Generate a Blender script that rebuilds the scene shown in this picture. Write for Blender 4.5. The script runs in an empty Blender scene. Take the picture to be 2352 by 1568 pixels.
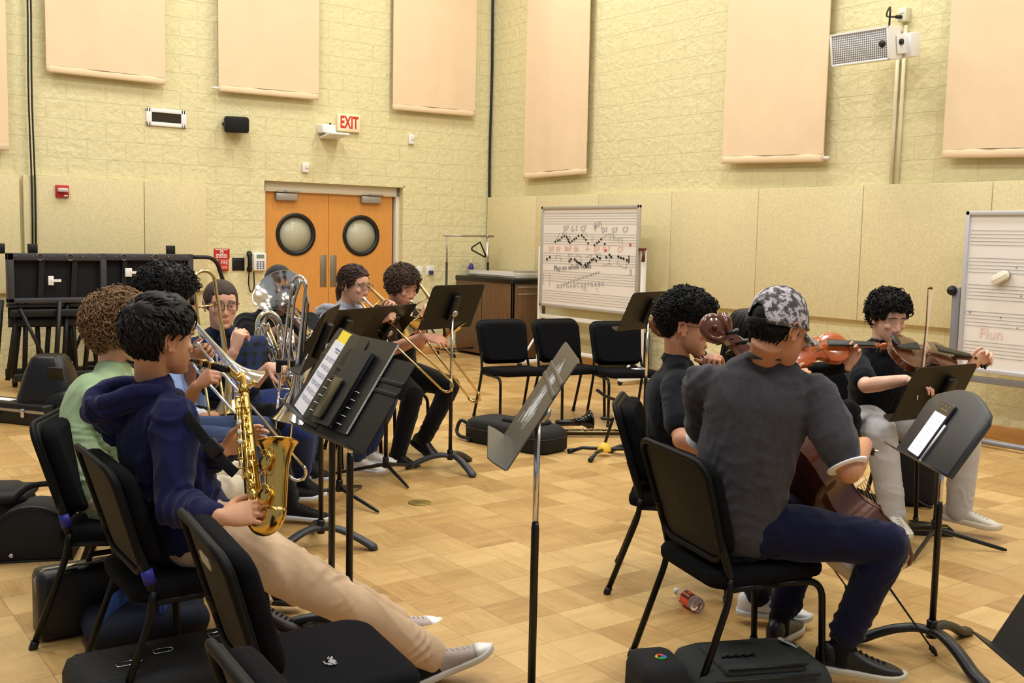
import bpy, bmesh, math, random
import numpy as np
from mathutils import Vector as V, Matrix
random.seed(7); rng=np.random.default_rng(7)
scene=bpy.context.scene; COL=scene.collection
PI=math.pi
# ---------------------------------------------------------------- camera geometry (36 mm wide sensor, 2352x1568)
F=2413.3;PIT=.0985;ROL=.0213;H=1.57
_cp,_sp=math.cos(PIT),math.sin(PIT);_c,_s=math.cos(ROL),math.sin(ROL)
FW=V((0,_cp,-_sp));RT=V((_c,_s*_sp,_s*_cp));UPV=V((-_s,_c*_sp,_c*_cp))
EYE=V((0,0,H))
def ray(u,v): return FW+RT*((u-1176)/F)+UPV*((784-v)/F)
def at(u,v,d): return EYE+ray(u,v)*d
def fl(u,v,z=0.0):
    r=ray(u,v); return EYE+r*((z-H)/r.z)
def pj(P):
    q=V(P)-EYE; d=q.dot(FW); return 1176+F*q.dot(RT)/d,784-F*q.dot(UPV)/d
YAW=.9427
DA=V((math.sin(YAW),math.cos(YAW),0));DB=V((math.cos(YAW),-math.sin(YAW),0))
CORNER=V((-.347,14.564,0))
def onwall(u,v,w):
    d=DA if w=='A' else DB
    n=V((d.y,-d.x,0)); r=ray(u,v); t=(n@CORNER)/(n@r) if False else n.dot(CORNER)/n.dot(r)
    p=EYE+r*t
    return (p-CORNER).dot(d), p.z
def frame(xa,origin):      # x along xa, z up, y = z cross x
    xa=V(xa).normalized(); ya=V((0,0,1)).cross(xa)
    m=Matrix.Identity(4)
    for i in range(3): m[i][0]=xa[i]; m[i][1]=ya[i]; m[i][2]=(0,0,1)[i]; m[i][3]=origin[i]
    return m
def wallm(w,s,z,off=0):    # frame on a wall: x to the right, y into the wall, front looks along -y
    d=DA if w=='A' else DB
    n=V((0,0,1)).cross(d)
    return frame(d,CORNER+d*s+V((0,0,z))-n*off)
def mat3(x,y,z,o=(0,0,0)):
    m=Matrix.Identity(4)
    for i in range(3): m[i][0]=x[i]; m[i][1]=y[i]; m[i][2]=z[i]; m[i][3]=o[i]
    return m
def basis(y,zhint,o=(0,0,0)):   # orthonormal frame with +y along y and z close to zhint
    y=V(y).normalized(); x=y.cross(V(zhint)).normalized(); z=x.cross(y)
    return mat3(x,y,z,o)
# ---------------------------------------------------------------- mesh builder
class MB:
    def __init__(s): s.v=[];s.f=[];s.m=[];s.sm=[]
    def add(s,vs,fs,mat=0,smooth=True):
        b=len(s.v); s.v+= [tuple(p) for p in vs]
        for f in fs: s.f.append(tuple(b+i for i in f)); s.m.append(mat); s.sm.append(smooth)
        return s
    def box(s,c,size,R=None,bev=0,mat=0,seg=2):
        c=V(c); h=V(size)/2
        if bev>0:
            bm=bmesh.new(); bmesh.ops.create_cube(bm,size=1)
            bmesh.ops.scale(bm,vec=V(size),verts=bm.verts)
            bmesh.ops.bevel(bm,geom=bm.edges[:],offset=min(bev,min(size)*.49),segments=seg,affect='EDGES',profile=.5)
            vs=[v.co.copy() for v in bm.verts]; bm.verts.index_update(); fs=[[v.index for v in f.verts] for f in bm.faces]; bm.free()
        else:
            vs=[V((x*h.x,y*h.y,z*h.z)) for x in(-1,1) for y in(-1,1) for z in(-1,1)]
            fs=[(0,1,3,2),(4,6,7,5),(0,4,5,1),(2,3,7,6),(0,2,6,4),(1,5,7,3)]
        if R is not None: vs=[R@v for v in vs]
        return s.add([v+c for v in vs],fs,mat,bev>0)
    def boxm(s,M,c,size,bev=0,mat=0):   # box in the frame M
        return s.box(M@V(c),size,M.to_3x3(),bev,mat)
    def loft(s,rings,cap=True,closed=False,mat=0,smooth=True):
        n=len(rings[0]); vs=[p for r in rings for p in r]; fs=[]
        k=len(rings)
        for i in range(k if closed else k-1):
            a=i*n; b=((i+1)%k)*n
            for j in range(n): fs.append((a+j,a+(j+1)%n,b+(j+1)%n,b+j))
        if cap and not closed:
            fs.append(tuple(range(n))[::-1]); fs.append(tuple((k-1)*n+j for j in range(n)))
        return s.add(vs,fs,mat,smooth)
    def tube(s,pts,r,n=8,cap=True,closed=False,asp=1.0,up=None,mat=0,smooth=True,dome=False):
        pts=[V(p) for p in pts]; k=len(pts)
        rr=list(r) if hasattr(r,'__len__') else [r]*k
        aa=list(asp) if hasattr(asp,'__len__') else [asp]*k
        if dome:
            t0=(pts[0]-pts[1]).normalized(); t1=(pts[-1]-pts[-2]).normalized(); r0,r1=rr[0],rr[-1]
            pts=[pts[0]+t0*r0*.9,pts[0]+t0*r0*.6]+pts+[pts[-1]+t1*r1*.6,pts[-1]+t1*r1*.9]
            rr=[r0*.35,r0*.78]+rr+[r1*.78,r1*.35]; aa=[aa[0]]*2+aa+[aa[-1]]*2; k=len(pts)
        T=[]
        for i in range(k):
            if closed: t=pts[(i+1)%k]-pts[i-1]
            else: t=pts[min(i+1,k-1)]-pts[max(i-1,0)]
            T.append(t.normalized() if t.length>1e-9 else V((0,0,1)))
        u=V(up) if up is not None else (V((0,0,1)) if abs(T[0].z)<.9 else V((1,0,0)))
        rings=[]
        for i in range(k):
            t=T[i]; x=t.cross(u)
            if x.length<1e-6: x=t.orthogonal()
            x.normalize(); y=x.cross(t).normalized()
            if up is None: u=y
            rings.append([pts[i]+x*(math.cos(2*PI*j/n)*rr[i]*aa[i])+y*(math.sin(2*PI*j/n)*rr[i]) for j in range(n)])
        return s.loft(rings,cap,closed,mat,smooth)
    def lathe(s,prof,n=24,M=None,mat=0,smooth=True,cap=False):  # prof: (r,z) around local z
        M=M or Matrix.Identity(4)
        rings=[[M@V((r*math.cos(2*PI*j/n),r*math.sin(2*PI*j/n),z)) for j in range(n)] for r,z in prof]
        return s.loft(rings,cap,False,mat,smooth)
    def ell(s,c,r,R=None,n=16,m=10,mat=0):
        c=V(c); R=R or Matrix.Identity(3)
        vs=[c+R@V((0,0,r[2]))]
        for i in range(1,m):
            a=PI*i/m
            for j in range(n):
                b=2*PI*j/n; vs.append(c+R@V((r[0]*math.sin(a)*math.cos(b),r[1]*math.sin(a)*math.sin(b),r[2]*math.cos(a))))
        vs.append(c+R@V((0,0,-r[2]))); L=len(vs)-1; fs=[]
        for j in range(n): fs.append((0,1+j,1+(j+1)%n)); fs.append((L,1+(m-2)*n+(j+1)%n,1+(m-2)*n+j))
        for i in range(m-2):
            for j in range(n): fs.append((1+i*n+j,1+(i+1)*n+j,1+(i+1)*n+(j+1)%n,1+i*n+(j+1)%n))
        return s.add(vs,fs,mat,True)
    def prism(s,poly,h,M=None,mat=0,bev=0,smooth=False):   # outline in local xy extruded along local z from 0 to h
        M=M or Matrix.Identity(4); n=len(poly)
        if bev<=0:
            vs=[M@V((x,y,0)) for x,y in poly]+[M@V((x,y,h)) for x,y in poly]
            fs=[tuple(range(n))[::-1],tuple(range(n,2*n))]+[(i,(i+1)%n,n+(i+1)%n,n+i) for i in range(n)]
            return s.add(vs,fs,mat,smooth)
        cx=sum(p[0] for p in poly)/n; cy=sum(p[1] for p in poly)/n
        def ins(d):
            o=[]
            for i in range(n):
                a=V(poly[i-1]);b=V(poly[i]);c=V(poly[(i+1)%n])
                e1=(b-a).normalized();e2=(c-b).normalized(); nn=V((-(e1.y+e2.y),e1.x+e2.x)); 
                nn=nn.normalized() if nn.length>1e-6 else V((-e1.y,e1.x)); o.append(b+nn*d)
            return o
        area=sum(poly[i-1][0]*poly[i][1]-poly[i][0]*poly[i-1][1] for i in range(n))
        g=1 if area>0 else -1
        rings=[]
        for d,z in((bev,0),(bev*.3,bev*.3),(0,bev),(0,h-bev),(bev*.3,h-bev*.3),(bev,h)):
            rings.append([M@V((p[0],p[1],z)) for p in ins(d*g)])
        return s.loft(rings,True,False,mat,True)
    def grid(s,P,mat=0,smooth=True):
        a=len(P);b=len(P[0]); vs=[p for r in P for p in r]
        return s.add(vs,[(i*b+j,i*b+j+1,(i+1)*b+j+1,(i+1)*b+j) for i in range(a-1) for j in range(b-1)],mat,smooth)
    def mesh(s,name):
        me=bpy.data.meshes.new(name); me.from_pydata(s.v,[],s.f); 
        me.polygons.foreach_set('use_smooth',s.sm); me.polygons.foreach_set('material_index',s.m); me.update()
        return me
def ensure(o): COL.objects.link(o); return o
def fixn(me):
    bm=bmesh.new(); bm.from_mesh(me); bmesh.ops.recalc_face_normals(bm,faces=bm.faces); bm.to_mesh(me); bm.free()
TOPS=[]
def obj(name,mb,mat,parent=None,sharp=None,label=None):
    me=mb if isinstance(mb,bpy.types.Mesh) else mb.mesh(name)
    if not isinstance(mb,bpy.types.Mesh): fixn(me)
    for m in (mat if isinstance(mat,(list,tuple)) else [mat]): me.materials.append(m)
    if sharp: me.set_sharp_from_angle(angle=sharp)
    o=bpy.data.objects.new(name,me); COL.objects.link(o)
    if parent is not None:
        o.parent=parent
        if parent.get('_abs'): o.location=-V(parent.location)
    else: TOPS.append(o)
    if label: o['label']=label
    return o
def tag(o,label,cat,group=None):
    o['label']=label;o['category']=cat
    if group:o['group']=group
    return o
def thing(name,label,cat,loc=(0,0,0),rz=0,group=None,abs_=False,M=None):
    o=bpy.data.objects.new(name,None); COL.objects.link(o); o.empty_display_size=.1
    if M is not None: o.matrix_world=M
    else: o.location=loc; o.rotation_euler=(0,0,rz)
    tag(o,label,cat,group); TOPS.append(o)
    if abs_: o['_abs']=1
    return o
def struct(name,mb,mat,parent=None,M=None):
    o=obj(name,mb,mat,parent)
    if M is not None:o.matrix_world=M
    if parent is None:o['kind']='structure'
    return o
def dup(root,loc,rz,label=None,group=None):
    r=root.copy(); COL.objects.link(r); r.location=loc; r.rotation_euler=(0,0,rz); TOPS.append(r)
    if label:r['label']=label
    if group:r['group']=group
    def rec(a,b):
        for ch in [c for c in bpy.data.objects if c.parent is a]:
            c=ch.copy(); COL.objects.link(c); c.parent=b; rec(ch,c)
    rec(root,r); return r
def face_rz(f): return math.atan2(-f[0],f[1])      # rotation that turns +y to the direction f
def curve(pts,n=8):      # Catmull-Rom through pts
    P=[V(p) for p in pts]; out=[]
    for i in range(len(P)-1):
        a=P[max(i-1,0)];b=P[i];c=P[i+1];d=P[min(i+2,len(P)-1)]
        for k in range(n):
            t=k/n; out.append(.5*((2*b)+(c-a)*t+(2*a-5*b+4*c-d)*t*t+(3*b-a-3*c+d)*t**3))
    out.append(P[-1]); return out
def lerp1(xs,ys,x): return float(np.interp(x,xs,ys))
def fillet(pts,r,n=5):   # polyline with rounded corners
    P=[V(p) for p in pts]; out=[P[0]]
    for i in range(1,len(P)-1):
        a,b,c=P[i-1],P[i],P[i+1]; e1=(a-b);e2=(c-b); q=min(r,e1.length*.48,e2.length*.48)
        s=b+e1.normalized()*q; e=b+e2.normalized()*q
        for k in range(n+1):
            t=k/n; out.append(s*(1-t)**2+b*2*t*(1-t)+e*t*t)
    out.append(P[-1]); return out
def rrect(w,h,r,n=4,cx=0,cy=0):
    o=[]
    for sx,sy,a0 in((1,1,0),(-1,1,90),(-1,-1,180),(1,-1,270)):
        for k in range(n+1):
            a=math.radians(a0+90*k/n); o.append((cx+sx*(w/2-r)+r*math.cos(a),cy+sy*(h/2-r)+r*math.sin(a)))
    return o
# ---------------------------------------------------------------- materials
_mc={}
def nodes(name):
    m=bpy.data.materials.new(name); m.use_nodes=True; nt=m.node_tree
    return m,nt,nt.nodes['Principled BSDF']
def N(nt,t,**k):
    n=nt.nodes.new(t)
    for a,b in k.items():
        if a.startswith('i_'): n.inputs[a[2:].replace('_',' ')].default_value=b
        else: setattr(n,a,b)
    return n
def lk(nt,a,b): nt.links.new(a,b)
def rgb(h):   # sRGB 0-255 triple -> linear
    return tuple(((c/255)/12.92 if c/255<=.04045 else ((c/255+.055)/1.055)**2.4) for c in h)
def mat(name,col,rough=.5,metal=0,var=0,vscale=8,bump=0,bscale=60,spec=.5,coat=0,sheen=0,stretch=None,trans=0,ior=1.45,sss=0):
    if name in _mc:return _mc[name]
    if max(col)<46: col=tuple(x*.62 for x in col)      # real blacks
    m,nt,p=nodes(name); c=(*rgb(col),1)
    p.inputs['Base Color'].default_value=c; p.inputs['Roughness'].default_value=rough; p.inputs['Metallic'].default_value=metal
    p.inputs['Specular IOR Level'].default_value=spec; p.inputs['Coat Weight'].default_value=coat; p.inputs['Sheen Weight'].default_value=sheen
    p.inputs['Transmission Weight'].default_value=trans; p.inputs['IOR'].default_value=ior
    if var or bump:
        tc=N(nt,'ShaderNodeTexCoord'); mp=N(nt,'ShaderNodeMapping'); lk(nt,tc.outputs['Object'],mp.inputs[0])
        if stretch: mp.inputs['Scale'].default_value=stretch
    if var:
        n=N(nt,'ShaderNodeTexNoise',i_Scale=vscale,i_Detail=4.0); lk(nt,mp.outputs[0],n.inputs['Vector'])
        r=N(nt,'ShaderNodeMapRange'); r.inputs[1].default_value=.3;r.inputs[2].default_value=.7; r.inputs[3].default_value=1-var;r.inputs[4].default_value=1+var
        lk(nt,n.outputs[0],r.inputs[0])
        mx=N(nt,'ShaderNodeMix',data_type='RGBA',blend_type='MULTIPLY'); mx.inputs[0].default_value=1; mx.inputs[6].default_value=c
        lk(nt,r.outputs[0],mx.inputs[7]); lk(nt,mx.outputs[2],p.inputs['Base Color'])
    if bump:
        n=N(nt,'ShaderNodeTexNoise',i_Scale=bscale,i_Detail=3.0); lk(nt,mp.outputs[0],n.inputs['Vector'])
        b=N(nt,'ShaderNodeBump'); b.inputs['Strength'].default_value=bump; b.inputs['Distance'].default_value=.002
        lk(nt,n.outputs[0],b.inputs['Height']); lk(nt,b.outputs[0],p.inputs['Normal'])
    _mc[name]=m; return m
# ---------------------------------------------------------------- camera
cd=bpy.data.cameras.new('camera'); cam=bpy.data.objects.new('camera',cd); COL.objects.link(cam)
cd.sensor_width=36; cd.lens=F*36/2352; cd.clip_start=.05; cd.clip_end=80
cam.matrix_world=mat3(RT,UPV,-FW,EYE); scene.camera=cam
WINV=mat3(DB,DA,(0,0,1),CORNER)      # room frame (x along the right wall, y along the back wall) -> working frame
# ---------------------------------------------------------------- room materials
def block_mat(name,col,zoff,bumpd=.022):
    m,nt,p=nodes(name); p.inputs['Roughness'].default_value=.62; p.inputs['Specular IOR Level'].default_value=.3
    tc=N(nt,'ShaderNodeTexCoord'); sp=N(nt,'ShaderNodeSeparateXYZ'); lk(nt,tc.outputs['Object'],sp.inputs[0])
    ad=N(nt,'ShaderNodeMath',operation='ADD'); ad.inputs[1].default_value=-zoff+.2032*40; lk(nt,sp.outputs[2],ad.inputs[0])
    ax=N(nt,'ShaderNodeMath',operation='ADD'); ax.inputs[1].default_value=40.64; lk(nt,sp.outputs[0],ax.inputs[0])
    cb=N(nt,'ShaderNodeCombineXYZ'); lk(nt,ax.outputs[0],cb.inputs[0]); lk(nt,ad.outputs[0],cb.inputs[1])
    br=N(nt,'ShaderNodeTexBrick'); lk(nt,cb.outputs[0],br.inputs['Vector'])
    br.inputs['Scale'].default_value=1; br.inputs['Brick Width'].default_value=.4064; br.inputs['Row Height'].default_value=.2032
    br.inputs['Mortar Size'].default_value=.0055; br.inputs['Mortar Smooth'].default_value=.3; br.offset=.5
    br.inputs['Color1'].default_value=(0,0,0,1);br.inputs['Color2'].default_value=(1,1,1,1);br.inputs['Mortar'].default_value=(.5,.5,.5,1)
    n1=N(nt,'ShaderNodeTexNoise',i_Scale=15.0,i_Detail=8.0,i_Roughness=.70); lk(nt,tc.outputs['Object'],n1.inputs['Vector'])
    vo=N(nt,'ShaderNodeTexVoronoi',i_Scale=15.0); vo.feature='F1'
    n0=N(nt,'ShaderNodeTexNoise',i_Scale=5.0,i_Detail=2.0); lk(nt,tc.outputs['Object'],n0.inputs['Vector'])
    vm=N(nt,'ShaderNodeMix',data_type='VECTOR'); vm.inputs[0].default_value=.25; lk(nt,tc.outputs['Object'],vm.inputs[4]); lk(nt,n0.outputs['Color'],vm.inputs[5]); lk(nt,vm.outputs[1],vo.inputs['Vector'])
    h=N(nt,'ShaderNodeMath',operation='MULTIPLY_ADD'); h.inputs[1].default_value=.45; lk(nt,vo.outputs[0],h.inputs[0]); lk(nt,n1.outputs[0],h.inputs[2])
    # joints pull the relief back
    inv=N(nt,'ShaderNodeMath',operation='MULTIPLY_ADD'); inv.inputs[1].default_value=-.85; inv.inputs[2].default_value=1; lk(nt,br.outputs['Fac'],inv.inputs[0])
    hh=N(nt,'ShaderNodeMath',operation='MULTIPLY'); lk(nt,h.outputs[0],hh.inputs[0]); lk(nt,inv.outputs[0],hh.inputs[1])
    bp=N(nt,'ShaderNodeBump'); bp.inputs['Strength'].default_value=.7; bp.inputs['Distance'].default_value=bumpd
    lk(nt,hh.outputs[0],bp.inputs['Height']); lk(nt,bp.outputs[0],p.inputs['Normal'])
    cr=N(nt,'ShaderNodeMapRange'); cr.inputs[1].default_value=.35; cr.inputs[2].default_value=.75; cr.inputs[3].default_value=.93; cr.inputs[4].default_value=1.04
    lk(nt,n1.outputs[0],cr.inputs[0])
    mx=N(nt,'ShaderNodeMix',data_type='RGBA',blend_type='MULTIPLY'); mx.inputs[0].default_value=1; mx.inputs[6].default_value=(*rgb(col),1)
    dj=N(nt,'ShaderNodeMath',operation='MULTIPLY_ADD'); dj.inputs[1].default_value=-.09; dj.inputs[2].default_value=1.0; lk(nt,br.outputs['Fac'],dj.inputs[0]); dm_=N(nt,'ShaderNodeMath',operation='MULTIPLY'); lk(nt,dj.outputs[0],dm_.inputs[0]); lk(nt,cr.outputs[0],dm_.inputs[1]); lk(nt,dm_.outputs[0],mx.inputs[7])  # darker joint colour paints in the shadow lines of the grooves
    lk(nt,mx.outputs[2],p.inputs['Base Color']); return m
WALLC=(232,221,172)
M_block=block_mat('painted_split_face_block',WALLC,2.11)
def floor_mat():
    m,nt,p=nodes('parquet_tiles'); T=.2358
    tc=N(nt,'ShaderNodeTexCoord'); mp=N(nt,'ShaderNodeMapping'); lk(nt,tc.outputs['Object'],mp.inputs[0])
    mp.inputs['Location'].default_value=(-.1506/T+200,-.078/T+200,0); mp.inputs['Scale'].default_value=(1/T,1/T,1)
    fr=N(nt,'ShaderNodeVectorMath',operation='FRACTION'); lk(nt,mp.outputs[0],fr.inputs[0])
    fo=N(nt,'ShaderNodeVectorMath',operation='FLOOR'); lk(nt,mp.outputs[0],fo.inputs[0])
    wn=N(nt,'ShaderNodeTexWhiteNoise',noise_dimensions='2D'); lk(nt,fo.outputs[0],wn.inputs['Vector'])
    sf=N(nt,'ShaderNodeSeparateXYZ'); lk(nt,fo.outputs[0],sf.inputs[0]); s2=N(nt,'ShaderNodeSeparateXYZ'); lk(nt,fr.outputs[0],s2.inputs[0])
    a=N(nt,'ShaderNodeMath',operation='ADD'); lk(nt,sf.outputs[0],a.inputs[0]); lk(nt,sf.outputs[1],a.inputs[1])
    md=N(nt,'ShaderNodeMath',operation='MODULO'); md.inputs[1].default_value=2; lk(nt,a.outputs[0],md.inputs[0])
    # coordinate across the strips: x or y by checker
    ac=N(nt,'ShaderNodeMix',data_type='FLOAT'); lk(nt,md.outputs[0],ac.inputs[0]); lk(nt,s2.outputs[0],ac.inputs[2]); lk(nt,s2.outputs[1],ac.inputs[3])
    al=N(nt,'ShaderNodeMix',data_type='FLOAT'); lk(nt,md.outputs[0],al.inputs[0]); lk(nt,s2.outputs[1],al.inputs[2]); lk(nt,s2.outputs[0],al.inputs[3])
    st=N(nt,'ShaderNodeMath',operation='MULTIPLY'); st.inputs[1].default_value=5; lk(nt,ac.outputs[0],st.inputs[0])
    sfl=N(nt,'ShaderNodeMath',operation='FLOOR'); lk(nt,st.outputs[0],sfl.inputs[0])
    cb=N(nt,'ShaderNodeCombineXYZ'); lk(nt,sfl.outputs[0],cb.inputs[2]); lk(nt,sf.outputs[0],cb.inputs[0]); lk(nt,sf.outputs[1],cb.inputs[1])
    wn2=N(nt,'ShaderNodeTexWhiteNoise',noise_dimensions='3D'); lk(nt,cb.outputs[0],wn2.inputs['Vector'])
    # grain stretched along each strip
    gx=N(nt,'ShaderNodeMath',operation='MULTIPLY'); gx.inputs[1].default_value=9; lk(nt,ac.outputs[0],gx.inputs[0])
    gc=N(nt,'ShaderNodeCombineXYZ'); lk(nt,gx.outputs[0],gc.inputs[0]); lk(nt,al.outputs[0],gc.inputs[1]); 
    w10=N(nt,'ShaderNodeMath',operation='MULTIPLY'); w10.inputs[1].default_value=90; lk(nt,wn.outputs[0],w10.inputs[0]); lk(nt,w10.outputs[0],gc.inputs[2])
    g=N(nt,'ShaderNodeTexNoise',i_Scale=2.2,i_Detail=5.0,i_Roughness=.65,i_Distortion=.6); lk(nt,gc.outputs[0],g.inputs['Vector'])
    v1=N(nt,'ShaderNodeMath',operation='MULTIPLY_ADD'); v1.inputs[1].default_value=.5; v1.inputs[2].default_value=0; lk(nt,wn.outputs[0],v1.inputs[0])
    v2=N(nt,'ShaderNodeMath',operation='MULTIPLY_ADD'); v2.inputs[1].default_value=.16; lk(nt,wn2.outputs[0],v2.inputs[0]); lk(nt,v1.outputs[0],v2.inputs[2])
    v3=N(nt,'ShaderNodeMath',operation='MULTIPLY_ADD'); v3.inputs[1].default_value=.75; lk(nt,g.outputs[0],v3.inputs[0]); lk(nt,v2.outputs[0],v3.inputs[2])
    cr=N(nt,'ShaderNodeValToRGB'); lk(nt,v3.outputs[0],cr.inputs[0])
    e=cr.color_ramp.elements; e[0].position=.18; e[0].color=(*rgb((142,104,58)),1); e[1].position=1.05 if False else 1.0; e[1].color=(*rgb((210,174,115)),1)
    x=e.new(.55); x.color=(*rgb((182,143,86)),1)
    # dark hairline joints
    def edge(o):
        q=N(nt,'ShaderNodeMath',operation='PINGPONG'); q.inputs[1].default_value=.5; lk(nt,o,q.inputs[0]); return q
    ex=edge(s2.outputs[0]);ey=edge(s2.outputs[1])
    mn=N(nt,'ShaderNodeMath',operation='MINIMUM'); lk(nt,ex.outputs[0],mn.inputs[0]); lk(nt,ey.outputs[0],mn.inputs[1])
    jr=N(nt,'ShaderNodeMapRange'); jr.inputs[1].default_value=.0; jr.inputs[2].default_value=.009; jr.inputs[3].default_value=.42; jr.inputs[4].default_value=1; lk(nt,mn.outputs[0],jr.inputs[0])
    mx=N(nt,'ShaderNodeMix',data_type='RGBA',blend_type='MULTIPLY'); mx.inputs[0].default_value=1; lk(nt,cr.outputs[0],mx.inputs[6]); lk(nt,jr.outputs[0],mx.inputs[7])
    lk(nt,mx.outputs[2],p.inputs['Base Color'])
    rr=N(nt,'ShaderNodeMapRange'); rr.inputs[3].default_value=.26; rr.inputs[4].default_value=.42; lk(nt,g.outputs[0],rr.inputs[0]); lk(nt,rr.outputs[0],p.inputs['Roughness'])
    bp=N(nt,'ShaderNodeBump'); bp.inputs['Strength'].default_value=.25; bp.inputs['Distance'].default_value=.001; lk(nt,jr.outputs[0],bp.inputs['Height']); lk(nt,bp.outputs[0],p.inputs['Normal'])
    p.inputs['Specular IOR Level'].default_value=.45
    return m
M_floor=floor_mat()
M_white=mat('white_paint',(236,234,230),.45)
M_offw=mat('offwhite_plastic',(232,226,205),.4)
M_blackp=mat('black_plastic',(18,18,19),.45,bump=.1,bscale=300)
M_blackm=mat('black_metal',(20,20,21),.38,spec=.5)
M_chrome=mat('chrome',(215,215,218),.16,1)
M_alu=mat('aluminium',(175,175,172),.38,1)
M_ceil=mat('ceiling_tile',(225,222,210),.9)
M_tect=mat('wood_fibre_board',(220,206,160),.95,var=.09,vscale=55,bump=1.0,bscale=170)
M_banner=mat('peach_cloth',(232,205,168),.9,var=.03,vscale=3,bump=.35,bscale=420,sheen=.2)
M_oak=mat('orange_oak_veneer',(214,148,72),.38,var=.07,vscale=5,stretch=(14,14,1.2))
M_base=mat('wooden_baseboard',(196,142,78),.5,var=.1,vscale=3,stretch=(1,1,14))
M_frame=mat('cream_door_frame',(222,212,190),.5)
M_pane=mat('frosted_glass',(188,186,160),.25)
M_red=mat('red_plastic',(186,36,30),.45)
M_redt=mat('red_letters',(205,40,35),.5)
M_wht=mat('white_letters',(240,236,228),.5)
# ---------------------------------------------------------------- room shell
struct('floor',MB().box((7,-5,-.05),(16,12,.1)),M_floor,M=WINV)
struct('ceiling',MB().box((7,-5,6.55),(16,12,.1)),M_ceil,M=WINV)
dl=onwall(607.5,409.7,'A')[0]; dr=onwall(932,428,'A')[0]; dz=2.205; SC=-5.96
wa=MB(); T=.3
def wbox(x0,x1,z0,z1): wa.box(((x0+x1)/2,T/2,(z0+z1)/2),(x1-x0,T,z1-z0))
wbox(SC,dl,0,6.5); wbox(dr,.0,0,6.5); wbox(dl,dr,dz,6.5)
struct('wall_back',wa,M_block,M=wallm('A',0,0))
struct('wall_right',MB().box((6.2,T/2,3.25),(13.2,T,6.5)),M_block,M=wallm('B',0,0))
cyaw=.80; DC=V((math.sin(cyaw),math.cos(cyaw),0)); PC=CORNER+DA*SC
MC=frame(DC,PC)
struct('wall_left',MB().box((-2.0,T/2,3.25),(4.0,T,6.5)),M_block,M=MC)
def wp(u,v,w,off=0):      # point on a plane parallel to a wall, off metres into the room -> local (s,z)
    d=DA if w=='A' else DB
    n=V((0,0,1)).cross(d); r=ray(u,v); q=CORNER-n*off; t=n.dot(q)/n.dot(r)
    p=EYE+r*t; return (p-CORNER).dot(d),p.z
# baseboards
bb=MB().box((-(abs(dr))/2,-.012,.05),(abs(dr),.024,.1),bev=.004); struct('baseboard_back',bb,M_base,M=wallm('A',0,0))
bb=MB().box((6.2,-.012,.06),(12.4,.024,.12),bev=.004); struct('baseboard_right',bb,M_base,M=wallm('B',0,0))
# ---------------------------------------------------------------- door
REC=-.13
f=MB()
for x0,x1,z0,z1 in((dl,dl+.05,0,dz),(dr-.09,dr-.04,0,dz-.0),(dl,dr-.04,dz-.14,dz-.02)):
    f.box(((x0+x1)/2,.14,(z0+z1)/2),(x1-x0,.1,z1-z0),bev=.004)
rv=MB().box((dr-.02,.08,dz/2),(.04,.16,dz)); rv.box(((dl+dr)/2,.05,dz-.01),(dr-dl,.1,.02))
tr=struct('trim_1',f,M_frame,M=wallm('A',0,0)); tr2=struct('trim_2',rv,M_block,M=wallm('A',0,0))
dm=wp(756,443,'A',REC)[0]; dR=wp(902,450,'A',REC)[0]; zt=wp(830,446,'A',REC)[1]; wl=dR-dm
def disc_ring(mb,c,ro,ri,y0,y1,n=40):
    P=[(ro,y0),(ro,y1),(ri,y1),(ri,y0)]
    rings=[[V((c[0]+r*math.cos(2*PI*j/n),y,c[1]+r*math.sin(2*PI*j/n))) for j in range(n)] for r,y in P]
    mb.loft(rings,False,True)
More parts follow.
